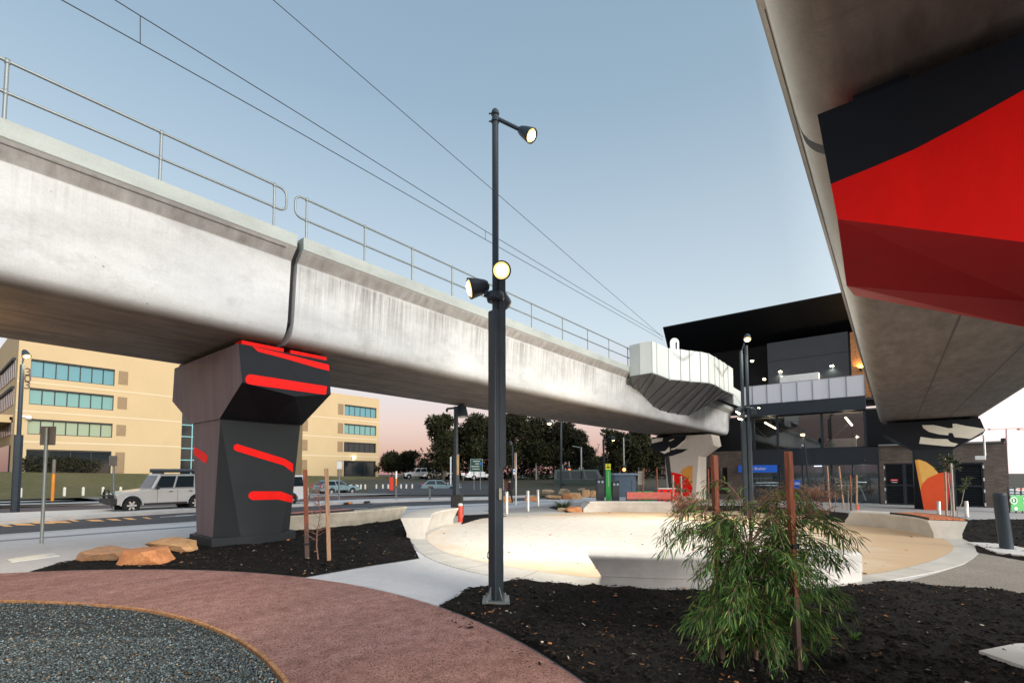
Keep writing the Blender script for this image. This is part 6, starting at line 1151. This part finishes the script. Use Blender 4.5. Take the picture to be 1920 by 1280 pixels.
# ================================================================== young plants and stakes
def stake(base, top_px, wd, mat, label, group=None, tie=None):
    t = UPA(base, *top_px); ax = (t - base).normalized(); root = thing('timber_stake', label, 'stake', base, group); s = FW.cross(ax).normalized(); q = ax.cross(s).normalized(); M = Matrix((s, q, ax)).transposed(); mb = MB(); L_ = (t - base).length
    mb.box(base + ax * (L_ / 2 - .05), (wd, wd * .8, L_ + .1), 0, 0, M @ Matrix.Rotation(RD(24), 3, 'Z')); part(mb, 'stake_post', mat, root, bevel=.006)
    if tie: mb = MB(); c = base + ax * L_ * tie; mb.box(c, (wd * 1.35, wd * 1.2, .04), 0, 0, M @ Matrix.Rotation(RD(24), 3, 'Z')); part(mb, 'tie', rubber, root)
    return base, t
SB = G(1497, 1259); SB.z = hR(SB.x, SB.y)
stake(SB, (1478, 846), .058, stakem, 'tall reddish hardwood stake at the right side of the young weeping shrub', tie=.56)
d_ = (SB - CAM).dot(FW); b2 = DEP(1352, 1225, d_ + .16); b2.z = hR(b2.x, b2.y); stake(b2, (1339, 853), .058, stakem, 'tall reddish hardwood stake at the left side of the young weeping shrub', tie=.62)
b = G(576, 1050); stake(b, (572, 880), .085, stakem, 'reddish timber stake left of the bare sapling beside the dark pier', tie=.18); b = G(617, 1054); stake(b, (612, 878), .075, stakem2, 'pale based timber stake right of the bare sapling')
for base, top, m, lab in (((1775, 974), (1771, 857), stakem2, 'weathered timber stake left of the thin sapling by the orange pier'), ((1789, 976), (1783, 868), barkpale, 'bleached timber stake right of the thin sapling by the orange pier'), ((1556, 950), (1551, 873), stakem2, 'pale stake in front of the station, leftmost of the forecourt four'), ((1582, 952), (1573, 874), stakem2, 'slanting stake second of the forecourt four'), ((1596, 957), (1594, 890), stakem, 'dark red stake third of the forecourt four'), ((1606, 957), (1606, 890), stakem2, 'pale stake rightmost of the forecourt four, with an orange foot'), ((1329, 952), (1328, 878), stakem, 'thin dark red stake in front of the brown wall beside the white pier'), ((1204, 950), (1207, 877), stakem, 'thin reddish stake behind the notice board'), ((1234, 950), (1231, 877), stakem, 'thin reddish stake in front of the dark half of the white pier'), ((1263, 958), (1262, 890), barkpale, 'bleached stake at the right end of the slatted bench back'), ((1278, 958), (1277, 892), barkpale, 'bleached stake with a leafy climber in front of the red disc')):
    stake(G(*base), top, .075, m, lab)
mb = MB(); b = G(1608, 957); mb.tube([b, b + UP * .35], .06, 6); tag(mb.build('stake_sleeve', redplastic), 'short orange sleeve at the foot of the rightmost forecourt stake', 'sleeve')
greens_ = [(.055, .145, .034), (.085, .20, .045), (.125, .25, .055), (.038, .10, .026), (.22, .31, .07), (.022, .06, .018)]; reds_ = [(.17, .085, .055), (.22, .11, .075), (.13, .07, .045)]
def strap_leaf(mb, tint, p, d, L_, W_, colr, rr, droop=.8):
    s = d.cross(Vector((rr.uniform(-1, 1), rr.uniform(-1, 1), rr.uniform(-1, 1)))).normalized() * W_ / 2; pts = [p]; q = d.copy()
    for _ in range(3): q = (q - UP * droop * .28).normalized(); pts.append(pts[-1] + q * L_ / 3)
    mb.add([pts[0] - s * .3, pts[0] + s * .3, pts[1] - s, pts[1] + s, pts[2] - s * .8, pts[2] + s * .8, pts[3]], [(0, 1, 3, 2), (2, 3, 5, 4), (4, 5, 6)], 0, True); v = rr.uniform(.65, 1.35); tint += [tuple(c * v for c in colr)] * 3
# the weeping shrub between the two stakes
rr = random.Random(21); b = DEP(1418, 1235, d_ + .12); b.z = hR(b.x, b.y); root = thing('weeping_shrub', 'young weeping shrub with narrow green leaves tied between two hardwood stakes', 'shrub', b)
st = MB(); lf = MB(); tint = []
Hs = 1.62
stem = [b - UP * .05, b + Vector((.01, .0, .5)), b + RT * -.03 + UP * 1.0, b + RT * .0 + UP * 1.45]; st.tube(stem, [.020, .017, .012, .006], 8)
def frac(pts, t): k = t * (len(pts) - 1); i = min(int(k), len(pts) - 2); return pts[i].lerp(pts[i + 1], k - i)
ends = [(-150, 950), (-120, 935), (-80, 975), (-60, 945), (120, 945), (100, 925), (60, 950), (150, 980), (-150, 1010), (170, 1040), (165, 1100), (-110, 1060), (-130, 1120), (120, 1160), (-100, 1180), (40, 985), (-20, 960), (20, 950), (85, 930), (175, 1120), (-125, 1150)]
nbr = 150
for i in range(nbr):
    t0 = rr.uniform(.02, .95) ** 1.0; p0 = frac(stem, t0)
    if i < len(ends): ex, ey = ends[i]; dd = rr.uniform(-.35, .35); tgt = UPA(b + FW * dd, 1420 + ex, ey)
    else:
        a = rr.uniform(0, 6.28); zt0 = rr.uniform(.10, 1.22); wmax = .70 * math.sin(math.pi * min(1, .32 + .42 * (1.5 - zt0) / 1.3)) * rr.uniform(.45, 1.05); tgt = b + RT * math.cos(a) * wmax * 1.25 + FW * math.sin(a) * wmax * .9 + UP * zt0
    z0 = max(.1, tgt.z - b.z - .18 - .35 * rr.random()); p0 = frac(stem, min(.97, z0 / 1.45)); up_ = UP * rr.uniform(.12, .30)
    pts = []
    for k in range(9): t = k / 8; pts.append(p0.lerp(tgt, t) + up_ * math.sin(math.pi * t) * 1.1 - UP * .10 * max(0, t - .6) ** 2 * 6)
    st.tube(pts, [.0065 * (1 - k / 10) for k in range(9)], 5)
    L_b = (tgt - p0).length; nl = int(62 + 80 * L_b)
    for j in range(nl):
        t = rr.uniform(.18, 1.0); p = frac(pts, t); dr = (frac(pts, min(1, t + .05)) - frac(pts, max(0, t - .05))).normalized(); side = Vector((rr.uniform(-1, 1), rr.uniform(-1, 1), rr.uniform(-.9, .35))).normalized(); d = (dr * .8 + side * .9).normalized()
        # short side twig carrying the leaf
        p = p + side * rr.uniform(.0, .07)
        hz = (p.z - b.z); red = rr.random() < (.42 if hz > 1.32 else .10 if hz > 1.05 else .02)
        strap_leaf(lf, tint, p, d, rr.uniform(.045, .14) * (.75 if red else 1), rr.uniform(.0055, .0135) * (.8 if red else 1), rr.choice(reds_) if red else rr.choice(greens_), rr, rr.uniform(.4, 1.2))
part(st, 'stems', barkred, root); part(lf, 'leaves', leafm, root, fix=False, tint=tint)
# low sprig of green in the mulch right of the shrub
mb = MB(); tint = []; p = G(1603, 1205); p.z = hR(p.x, p.y)
for i in range(26): strap_leaf(mb, tint, p + Vector((rr.uniform(-.04, .04), rr.uniform(-.04, .04), 0)), Vector((rr.uniform(-.7, .7), rr.uniform(-.7, .7), 1)).normalized(), rr.uniform(.05, .12), .012, rr.choice(greens_), rr, .6)
tag(mb.build('weed', leafm, None, fix=False, tint=tint), 'small green weed in the mulch right of the weeping shrub', 'weed')
def sapling(name, label, base, top_px, half, nbr, leafn, cols, size, stem_m, r0=.014, seed=2, droop=.6, lo=.25, up=.55, W=.012):
    rr = random.Random(seed); root = thing(name, label, 'sapling', base); t = UPA(base, *top_px); st = MB(); lf = MB(); tint = []; h = (t - base).length
    stem = [base.lerp(t, k / 5) + Vector((rr.uniform(-1, 1), rr.uniform(-1, 1), 0)) * h * .025 * (k > 0) for k in range(6)]; st.tube([base - UP * .05] + stem, [r0 * 1.1] + [r0 * (1 - k / 7) for k in range(6)], 6)
    for i in range(nbr):
        p0 = frac(stem, rr.uniform(lo, .97)); a = rr.uniform(0, 6.28); d = Vector((math.cos(a), math.sin(a), up + rr.uniform(-.3, .3))).normalized(); L_ = half * rr.uniform(.5, 1.1); pts = [p0 + d * L_ * k / 4 - UP * droop * .2 * L_ * (k / 4) ** 2 + Vector((rr.uniform(-1, 1), rr.uniform(-1, 1), rr.uniform(-1, 1))) * L_ * .04 for k in range(5)]; st.tube(pts, [r0 * .42 * (1 - k / 5.5) for k in range(5)], 5)
        for s in range(3): q0 = frac(pts, rr.uniform(.3, .95)); q = Vector((rr.uniform(-1, 1), rr.uniform(-1, 1), rr.uniform(-.4, .9))).normalized(); st.tube([q0, q0 + q * L_ * .3, q0 + q * L_ * .5 + UP * rr.uniform(-.1, .1) * L_], [r0 * .2, r0 * .15, r0 * .08], 4)
        for j in range(leafn): p = frac(pts, rr.uniform(.2, 1)) + Vector((rr.uniform(-1, 1), rr.uniform(-1, 1), rr.uniform(-1, 1))) * L_ * .12; strap_leaf(lf, tint, p, Vector((rr.uniform(-1, 1), rr.uniform(-1, 1), rr.uniform(-.8, .6))).normalized(), size * rr.uniform(.6, 1.3), W * size / .08, rr.choice(cols), rr, droop)
    part(st, 'stems', stem_m, root)
    if lf.f: part(lf, 'leaves', leafm, root, fix=False, tint=tint)
    return root
sapling('bare_sapling', 'bare twiggy reddish sapling between two stakes beside the dark pier', G(597, 1052), (596, 905), .32, 34, 9, [(.30, .13, .10), (.24, .10, .075), (.36, .19, .14)], .035, barkred, .015, 8, .2)
sapling('young_tree', 'thin sapling with a tuft of leaves between two stakes by the orange pier', G(1781, 975), (1780, 850), .5, 16, 34, [(.03, .055, .02), (.045, .07, .03), (.025, .045, .016)], .13, barkpale, .025, 12, .5, .72, .3, .02); sapling('young_tree', 'leaning thin sapling with a feathery top in front of the right louvred door', G(1795, 975), (1811, 893), .28, 10, 30, [(.07, .11, .03), (.05, .085, .03)], .10, barkpale, .018, 13, .3, .6, .8, .016)
sapling('young_tree', 'small green leaved sapling on the bleached stake in front of the red disc', G(1280, 958), (1277, 897), .7, 14, 16, [(.06, .11, .03), (.04, .07, .02)], .14, barkpale, .02, 15, .4, .3, .4, .03); sapling('young_tree', 'small dark leaved sapling among the forecourt stakes', G(1590, 956), (1592, 900), .9, 18, 18, [(.03, .055, .022), (.045, .07, .03)], .16, barkpale, .02, 16, .5, .35)
sapling('young_tree', 'slight sapling beside the slanting forecourt stake', G(1566, 952), (1566, 895), .7, 14, 12, [(.035, .06, .025), (.12, .09, .06)], .14, barkred, .02, 17, .4, .35)
for i, (px, py, tp_, half, cols, lab) in enumerate(((1285, 968, 930, .9, reds_ + [(.05, .09, .03)], 'low reddish green bush at the far edge of the sand, left of the weeping shrub'), (1530, 972, 915, 1.1, reds_ + [(.16, .12, .09)], 'low dry bronze bush at the far edge of the sand, right of the tall stake'), (1450, 962, 925, 1.0, reds_ + [(.05, .08, .03)], 'low bronze bush behind the weeping shrub in front of the station'))):
    sapling('low_bush', lab, G(px, py), (px, tp_), half, 46, 22, cols, .15, barkred, .016, 30 + i, .6, .05, .35, .018)
mb = MB(); tint = []; p = G(1057, 954); root = thing('strap_leaf_plant', 'spiky tuft of strap leaves behind the orange block boulder', 'plant', p)
for i in range(90): a = rr.uniform(0, 6.28); strap_leaf(mb, tint, p, Vector((math.cos(a) * .8, math.sin(a) * .8, rr.uniform(.5, 1.5))).normalized(), rr.uniform(.5, .95), .035, rr.choice([(.06, .11, .04), (.09, .13, .05), (.13, .14, .06)]), rr, .7)
part(mb, 'leaves', leafm, root, fix=False, tint=tint)
# ================================================================== boulders
def boulder(label, x0, x1, y0, y1, mat, seed, ground=True, depth_ratio=.8, group='boulders', zfix=None):
    rr = random.Random(seed); b = G((x0 + x1) / 2, y1 - (y1 - y0) * .12); wv = (x1 - x0) * (b - CAM).dot(FW) / F; hv = UPA(b, (x0 + x1) / 2, y0).z - b.z; bm = bmesh.new()
    for _ in range(20):
        p = Vector((rr.gauss(0, 1), rr.gauss(0, 1), rr.gauss(0, 1))).normalized(); p = Vector([math.copysign(abs(c_) ** .55, c_) for c_ in p]); p = p / max(1.0, p.length * .85) * rr.uniform(.86, 1.08); bm.verts.new(p)
    r_ = bmesh.ops.convex_hull(bm, input=bm.verts[:]); bmesh.ops.delete(bm, geom=list(set(e for e in r_['geom_interior'] + r_['geom_unused'] if isinstance(e, bmesh.types.BMVert))), context='VERTS')
    bmesh.ops.bevel(bm, geom=bm.edges[:], offset=.014, segments=1, affect='EDGES'); bmesh.ops.triangulate(bm, faces=bm.faces[:]); bmesh.ops.subdivide_edges(bm, edges=bm.edges[:], cuts=3, use_grid_fill=True)
    for v in bm.verts:
        p = v.co.copy(); v.co = p * (1 + .05 * noise.noise(p * 2.4 + Vector((seed, 0, 0))) + .03 * noise.noise(p * 6 + Vector((0, seed, 0))) + .018 * noise.noise(p * 14 + Vector((0, 0, seed))))
    zmx = max(v.co.z for v in bm.verts); M = Matrix.Rotation(YAW - math.pi / 2, 3, 'Z')
    for v in bm.verts: q = Vector((v.co.x * wv * .56, v.co.y * wv * .56 * depth_ratio, (v.co.z / zmx) * hv * .62 + hv * .36)); v.co = b + M @ q + FW * wv * .25
    me = bpy.data.meshes.new('boulder'); bm.to_mesh(me); bm.free(); me.materials.append(mat)
    for p_ in me.polygons: p_.use_smooth = False
    o = bpy.data.objects.new('boulder', me); col.objects.link(o); return tag(o, label, 'boulder', group)
for i, (lab, x0, x1, y0, y1, m, g) in enumerate((
    ('grey and orange boulder, leftmost of the three in the mulch beside the dark pier', 139, 226, 1028, 1056, rock_m, 'boulders by the dark pier'), ('bright orange boulder, nearest of the three in the mulch beside the dark pier', 200, 298, 1030, 1064, rock_o, 'boulders by the dark pier'), ('golden flat boulder closest to the plinth of the dark pier', 265, 348, 1010, 1041, rock_t, 'boulders by the dark pier'),
    ('square orange block boulder behind the left silver bollard', 934, 962, 928, 944, rock_o, None), ('square orange boulder between the middle two silver bollards', 984, 1008, 928, 941, rock_o, None), ('grey lumpy boulder farthest out on the road edge', 1015, 1039, 917, 929, rock_g, None), ('long low brown boulder right of the silver bollards', 1022, 1054, 928, 937, rock_t, None), ('large round tan boulder at the top of the boulder row', 1049, 1071, 915, 930, rock_g, None), ('orange boulder in the middle of the boulder row', 1054, 1070, 925, 937, rock_o, None), ('wide orange brown boulder right of the middle of the row', 1066, 1091, 923, 937, rock_t, None), ('tan boulder behind the right part of the row', 1084, 1099, 914, 928, rock_g, None), ('tall tan boulder near the left rubbish bin', 1092, 1108, 917, 934, rock_t, None), ('tan boulder touching the left rubbish bin', 1105, 1121, 918, 934, rock_t, None), ('orange block boulder beside the spiky plant at the edge of the sand', 1060, 1091, 949, 962, rock_o, None), ('small brown boulder left of the spiky plant', 1046, 1062, 951, 961, rock_g, None))):
    boulder(lab, x0, x1, y0, y1, m, i + 3, group=g or 'boulders along the road edge', depth_ratio=.7 if i < 3 else .8)
# ================================================================== vehicles
tyre = pbr('tyre', (.014, .014, .015), .85); rimm = pbr('alloy_rim', (.55, .56, .57), .3, .8); carglass = glass_mat('car_glass', (.012, .020, .028), .06, 0, .35); headl = glass_mat('headlight_glass', (.6, .62, .64), .1); taill = pbr('tail_light', (.55, .02, .02), .25); trimm = pbr('car_trim', (.018, .019, .02), .55)
def carpaint(n_, c, met=.5): return pbr(n_, c, .32, met, var=.03, coat=.6)
silver = carpaint('paint_silver', (.48, .50, .51), .35); whitep = carpaint('paint_white', (.72, .73, .74), .0); teal = carpaint('paint_teal_grey', (.20, .30, .33), .3); darkgreenp = carpaint('paint_dark_green', (.03, .06, .05), .2); silverp = carpaint('paint_silver_ute', (.45, .47, .48), .5)
def vehicle(name, label, cat, pos, heading, paint, L_=4.9, W_=1.88, H_=1.86, kind='suv', rack=False, bull=False, spare=False, group=None, wheel_r=.39):
    """x forward, y left, origin on the ground at the middle"""
    root = thing(name, label, cat, (0, 0, 0), group); hL = L_ / 2; fx, rx = hL - (.66 if kind == 'suv' else .80), -hL + 1.12
    if kind == 'suv': prof = [(-hL, .42), (-hL, 1.10), (-hL + .03, 1.13), (hL - 1.45, 1.13), (hL - .35, 1.02), (hL - .05, .92), (hL, .75), (hL, .45)]; g0, g1, r0, r1, zb_, zr_ = -hL + .06, hL - 1.50, -hL + .22, hL - 1.92, 1.12, H_
    elif kind == 'hatch': prof = [(-hL, .40), (-hL, .90), (-hL + .05, .93), (hL - 1.25, .93), (hL - .4, .82), (hL - .08, .70), (hL, .55), (hL, .35)]; g0, g1, r0, r1, zb_, zr_ = -hL + .10, hL - 1.15, -hL + .75, hL - 2.05, .92, H_
    elif kind == 'ute': prof = [(-hL, .50), (-hL, 1.05), (-hL + .03, 1.08), (hL - 1.45, 1.06), (hL - .35, .98), (hL - .05, .88), (hL, .72), (hL, .45)]; g0, g1, r0, r1, zb_, zr_ = -hL + 1.75, hL - 1.45, -hL + 1.95, hL - 2.1, 1.05, H_
    else: prof = [(-hL, .40), (-hL, 1.25), (-hL + .03, 1.28), (hL - .35, 1.28), (hL - .12, 1.05), (hL, .85), (hL, .40)]; g0, g1, r0, r1, zb_, zr_ = -hL + .04, hL - .42, -hL + .08, hL - 1.0, 1.27, H_
    # lower body with wheel arches cut into the profile
    P = list(prof); arch = []
    zlo = prof[0][1]
    for cx in (fx, rx):
        A = [(cx + (wheel_r + .07) * math.cos(q), wheel_r + (wheel_r + .07) * math.sin(q)) for q in [math.pi * k / 10 for k in range(11)]]; arch += [(x, max(z, zlo)) for x, z in A]
    poly = P + [(x, z) for x, z in arch]; hw = W_ / 2; mb = MB(); mb.prism([Vector((x, -hw, z)) for x, z in poly], (0, W_, 0)); body = part(mb, 'body', paint, root, bevel=.085)
    # cabin
    ins = .17; b4 = [Vector((g0, -hw + .05, zb_)), Vector((g1, -hw + .05, zb_)), Vector((g1, hw - .05, zb_)), Vector((g0, hw - .05, zb_))]; t4 = [Vector((r0, -hw + ins, zr_)), Vector((r1, -hw + ins, zr_)), Vector((r1, hw - ins, zr_)), Vector((r0, hw - ins, zr_))]; mb = MB(); mb.hexa(b4, t4); part(mb, 'cabin', paint, root, bevel=.06)
    def quad_on(a, b_, c, d, u0, u1, v0, v1, out, name, mat):
        f = lambda u, v: a.lerp(b_, u).lerp(d.lerp(c, u), v); n_ = (b_ - a).cross(d - a).normalized(); n_ = n_ if n_.dot((a + c) / 2 - Vector(((g0 + g1) / 2, 0, zb_ + .2))) > 0 else -n_; mb = MB(); mb.prism([f(u0, v0) + n_ * out, f(u1, v0) + n_ * out, f(u1, v1) + n_ * out, f(u0, v1) + n_ * out], n_ * .012); return part(mb, name, mat, root)
    spl = [(.06, .34), (.37, .66), (.69, .95)] if kind in ('suv', 'van') else [(.08, .50), (.54, .94)]
    for s0, s1 in spl: quad_on(b4[0], b4[1], t4[1], t4[0], s0, s1, .10, .86, .004, 'window', carglass); quad_on(b4[3], b4[2], t4[2], t4[3], s0, s1, .10, .86, .004, 'window', carglass)
    quad_on(b4[1], b4[2], t4[2], t4[1], .06, .94, .06, .90, .004, 'windscreen', carglass); quad_on(b4[0], b4[3], t4[3], t4[0], .10, .90, .14, .86, .004, 'rear_window', carglass)
    for cx in (fx, rx):
        for s in (-1, 1):
            c = Vector((cx, s * (hw - .13), wheel_r)); mb = MB(); mb.lathe(c, (0, s, 0), [(.12, -.12), (wheel_r - .03, -.12), (wheel_r, -.09), (wheel_r, .09), (wheel_r - .03, .12), (wheel_r * .64, .125), (wheel_r * .62, .10)], 24); wl_ = part(mb, 'wheel', tyre, root); mb = MB(); mb.lathe(c, (0, s, 0), [(wheel_r * .63, .10), (wheel_r * .58, .115), (wheel_r * .56, .06), (.0, .05)], 20); subpart(mb, 'rim', trimm, wl_); mb = MB()
            for k in range(6): q = k * 1.047; d = Vector((math.cos(q), 0, math.sin(q))); mb.box(c + d * wheel_r * .30 + Vector((0, s * .10, 0)), (wheel_r * .5, .035, .085), 0, 0, Matrix.Rotation(-q, 3, 'Y'))
            mb.lathe(c, (0, s, 0), [(.08, .08), (.08, .125), (0, .13)], 12); subpart(mb, 'spokes', rimm, wl_)
    for cx in (fx, rx):
        for s in (-1, 1):
            mb = MB(); mb.tube([(cx + (wheel_r + .10) * math.cos(q), s * (hw + .005), wheel_r + (wheel_r + .10) * math.sin(q)) for q in [math.pi * (k / 12 * 1.0) for k in range(13)]], .045, 6); part(mb, 'arch_flare', paint, root)
    mb = MB(); mb.box((hL + .15, 0, .56), (.02, .40, .11)); mb2 = MB(); mb2.box((-hL - .14, .3, .72), (.02, .40, .11)); part(mb, 'number_plate', whitem, root); part(mb2, 'number_plate', whitem, root)
    for s in (-1, 1):
        mb = MB(); mb.box((hL - .07, s * (hw - .24), .84), (.16, .34, .17)); part(mb, 'headlight', headl, root, bevel=.03); mb = MB(); mb.box((-hL + .03, s * (hw - .12), .92), (.10, .18, .34)); part(mb, 'tail_light', taill, root, bevel=.02); mb = MB(); mb.box((g1 - .28, s * (hw + .10), zb_ + .08), (.12, .20, .15)); part(mb, 'wing_mirror', trimm, root, bevel=.03)
        for d_x in (g1 - .95, g1 - 1.95):
            if kind != 'van' or d_x > g1 - 1: mb = MB(); mb.box((d_x, s * (hw + .012), zb_ - .12), (.16, .03, .04)); part(mb, 'door_handle', trimm, root)
        mb = MB(); mb.box(((fx + rx) / 2, s * (hw + .01), .43), (fx - rx - 1.0, .06, .10)); part(mb, 'side_step', trimm, root)
        for dx in (g1 - .30, g1 - 1.28): mb = MB(); mb.box((dx, s * (hw + .002), .80), (.012, .008, .62)); part(mb, 'door_seam', trimm, root)
    mb = MB(); mb.box((hL + .03, 0, .55), (.22, W_ * .97, .26)); part(mb, 'front_bumper', trimm if kind in ('suv', 'van') else paint, root, bevel=.05); mb = MB(); mb.box((-hL - .03, 0, .55), (.2, W_ * .95, .22)); part(mb, 'rear_bumper', trimm if kind == 'suv' else paint, root, bevel=.05); mb = MB(); mb.box((hL + .0, 0, .82), (.05, W_ * .5, .16)); part(mb, 'grille', trimm, root)
    if bull:
        mb = MB(); z = 1.10
        for s in (-1, 1): mb.tube([(hL + .16, s * .35, .55), (hL + .20, s * .36, z), (hL + .20, s * .30, z + .04)], .035, 8); mb.tube([(hL + .18, s * .36, z - .05), (hL + .14, s * .78, z - .12), (hL + .08, s * .88, .62)], .03, 8)
        mb.tube([(hL + .20, -.36, z), (hL + .20, .36, z)], .035, 8); mb.tube([(hL + .19, -.85, .86), (hL + .19, .85, .86)], .03, 8); mb.box((hL + .12, 0, .60), (.26, W_, .22)); part(mb, 'bull_bar', trimm, root)
    if rack:
        mb = MB(); mb.box(((r0 + r1) / 2 + .1, 0, zr_ + .14), (2.3, W_ - .5, .06))
        for x in (r0 + .3, r1 - .2): mb.box((x, 0, zr_ + .06), (.08, W_ - .42, .12))
        mb.tube([((r0 + r1) / 2 - 1.1, hw - .15, zr_ + .16), (r1 + .45, hw - .15, zr_ + .16)], .09, 8); part(mb, 'roof_rack', pbr('rack_slate', (.045, .055, .07), .5), root)
    if spare: mb = MB(); mb.lathe((-hL - .02, -.1, 1.0), (-1, 0, 0), [(.0, -.02), (.40, -.02), (.41, .05), (.41, .20), (.36, .25), (0, .27)], 22); part(mb, 'spare_wheel_cover', whitem, root)
    root.location = pos; root.rotation_euler = (0, 0, heading); return root
c1 = G(245, 963, -.13); hd = math.pi + RD(1.5); mid = c1 - Vector((math.cos(hd), math.sin(hd), 0)) * (2.45 - .66) * .86; mid.z = c1.z
side = Vector((-math.sin(hd), math.cos(hd), 0)); mid -= side * .8 if side.dot(mid) < 0 else -side * .8
vehicle('four_wheel_drive', 'silver four wheel drive with roof rack and black bull bar, half behind the dark pier', 'car', mid, hd, silver, rack=True, bull=True).scale = (.86, 1, 1)
c3 = G(545, 949, -.13); dq = Vector((math.cos(hd), math.sin(hd), 0)); vehicle('four_wheel_drive', 'white four wheel drive with covered spare wheel showing behind the right side of the pier', 'car', c3 + dq * 1.43 + Vector((0, .8, 0)), hd, whitep, spare=True)
b = G(640, 927, -.12); vehicle('hatchback', 'teal grey hatchback on the far road beyond the stakes and bare sapling', 'car', b + Vector((0, 1, 0)), hd + math.pi, teal, L_=4.3, W_=1.76, H_=1.45, kind='hatch', wheel_r=.32)
b = FG(828, 56); b.z = gz(40) - .02; vehicle('hatchback', 'dark teal car with a red tail light turning beside the black lamp post', 'car', b, math.atan2(RT.y, RT.x), teal, L_=4.3, W_=1.76, H_=1.45, kind='hatch', wheel_r=.32)
b = FG(783, 78); vehicle('ute', 'white wagon parked in front of the low dark trees, left of the silver ute', 'car', b, math.atan2(-RT.y, -RT.x) + .5, whitep, kind='suv', L_=4.7, H_=1.75); b = FG(825, 74); vehicle('ute', 'silver ute parked under the slender tall gum', 'car', b, math.atan2(-RT.y, -RT.x) + .35, silverp, kind='ute', L_=5.2, H_=1.75)
b = FG(898, 70); vehicle('hatchback', 'pale car behind the legs of the direction sign', 'car', b, math.atan2(RT.y, RT.x) + .4, whitep, kind='hatch', L_=4.3, H_=1.45, W_=1.76, wheel_r=.32)
b = FG(1088, 60); b.z = -.5; vehicle('minibus', 'dark green minibus with a pale roof waiting behind the traffic signal', 'bus', b, math.atan2(RT.y, RT.x) - .25, darkgreenp, kind='van', L_=6.4, W_=2.1, H_=2.55)
# ================================================================== the person beside the bus stop pole
def person(pos, face, h):
    root = thing('person', 'person in dark trousers and a maroon top walking past the bus stop pole', 'person', pos); k = h / 1.72; f = Vector((math.cos(face), math.sin(face), 0)); s = Vector((-f.y, f.x, 0)); J = lambda a, b_, z: pos + (f * a + s * b_ + UP * z) * k
    V = {'pelvis': (J(0, 0, .94), .145), 'waist': (J(0, 0, 1.10), .13), 'chest': (J(.02, 0, 1.30), .155), 'neckb': (J(.02, 0, 1.44), .075), 'neck': (J(.03, 0, 1.50), .058), 'head': (J(.05, 0, 1.60), .088), 'crown': (J(.05, 0, 1.68), .070)}
    E = [('pelvis', 'waist'), ('waist', 'chest'), ('chest', 'neckb'), ('neckb', 'neck'), ('neck', 'head'), ('head', 'crown')]
    for q, sg, st in (('l', 1, .20), ('r', -1, -.22)):
        V.update({'hip' + q: (J(0, sg * .09, .88), .10), 'knee' + q: (J(st * .6 + .05, sg * .09, .50), .066), 'ank' + q: (J(st, sg * .085, .09 if sg > 0 else .12), .045), 'toe' + q: (J(st + .17, sg * .085, .04), .040), 'sho' + q: (J(.0, sg * .18, 1.40), .068), 'elb' + q: (J(-st * .5, sg * .235, 1.13), .046), 'wri' + q: (J(-st * .7 + .12, sg * .22, .90), .033), 'han' + q: (J(-st * .7 + .17, sg * .215, .80), .036)})
        E += [('pelvis', 'hip' + q), ('hip' + q, 'knee' + q), ('knee' + q, 'ank' + q), ('ank' + q, 'toe' + q), ('chest', 'sho' + q), ('sho' + q, 'elb' + q), ('elb' + q, 'wri' + q), ('wri' + q, 'han' + q)]
    names = list(V); me = bpy.data.meshes.new('body'); me.from_pydata([V[n_][0] for n_ in names], [(names.index(a), names.index(b_)) for a, b_ in E], []); o = bpy.data.objects.new('body', me); col.objects.link(o); sk = o.modifiers.new('skin', 'SKIN'); o.modifiers.new('sub', 'SUBSURF').levels = 2
    for i, n_ in enumerate(names): r = V[n_][1] * k; me.skin_vertices[0].data[i].radius = (r, r); me.skin_vertices[0].data[i].use_root = n_ == 'pelvis'
    o.modifiers['sub'].render_levels = 2; bpy.context.view_layer.update(); dg = bpy.context.evaluated_depsgraph_get(); m2 = bpy.data.meshes.new_from_object(o.evaluated_get(dg)); bpy.data.objects.remove(o)
    skin = pbr('skin', (.42, .26, .19), .55); trou = pbr('trousers_dark', (.014, .015, .02), .8); top = pbr('maroon_cloth', (.16, .018, .022), .8); shoe = pbr('shoe_white', (.6, .6, .6), .6)
    for m in (trou, top, skin, shoe): m2.materials.append(m)
    for p_ in m2.polygons: z = (p_.center.z - pos.z) / k; p_.material_index = 3 if z < .10 else 0 if z < .98 else 2 if z > 1.475 or (z < .86) else 1; p_.use_smooth = True
    o = bpy.data.objects.new('body', m2); col.objects.link(o); o.parent = root; o.matrix_parent_inverse = Matrix.Translation(-pos)
    hr = MB(); hr.lathe(J(.035, 0, 1.585), UP, [(.095 * k, 0), (.105 * k, .05 * k), (.092 * k, .10 * k), (.05 * k, .14 * k), (0, .15 * k)], 14); part(hr, 'hair', pbr('hair_dark', (.02, .014, .01), .7), root)
    bp = MB(); bp.box(J(-.20, 0, 1.24), (.20 * k, .30 * k, .42 * k), face); part(bp, 'backpack', trou, root, bevel=.05)
person(G(956, 944.5), math.atan2(FW.y, FW.x) + .5, 1.62)
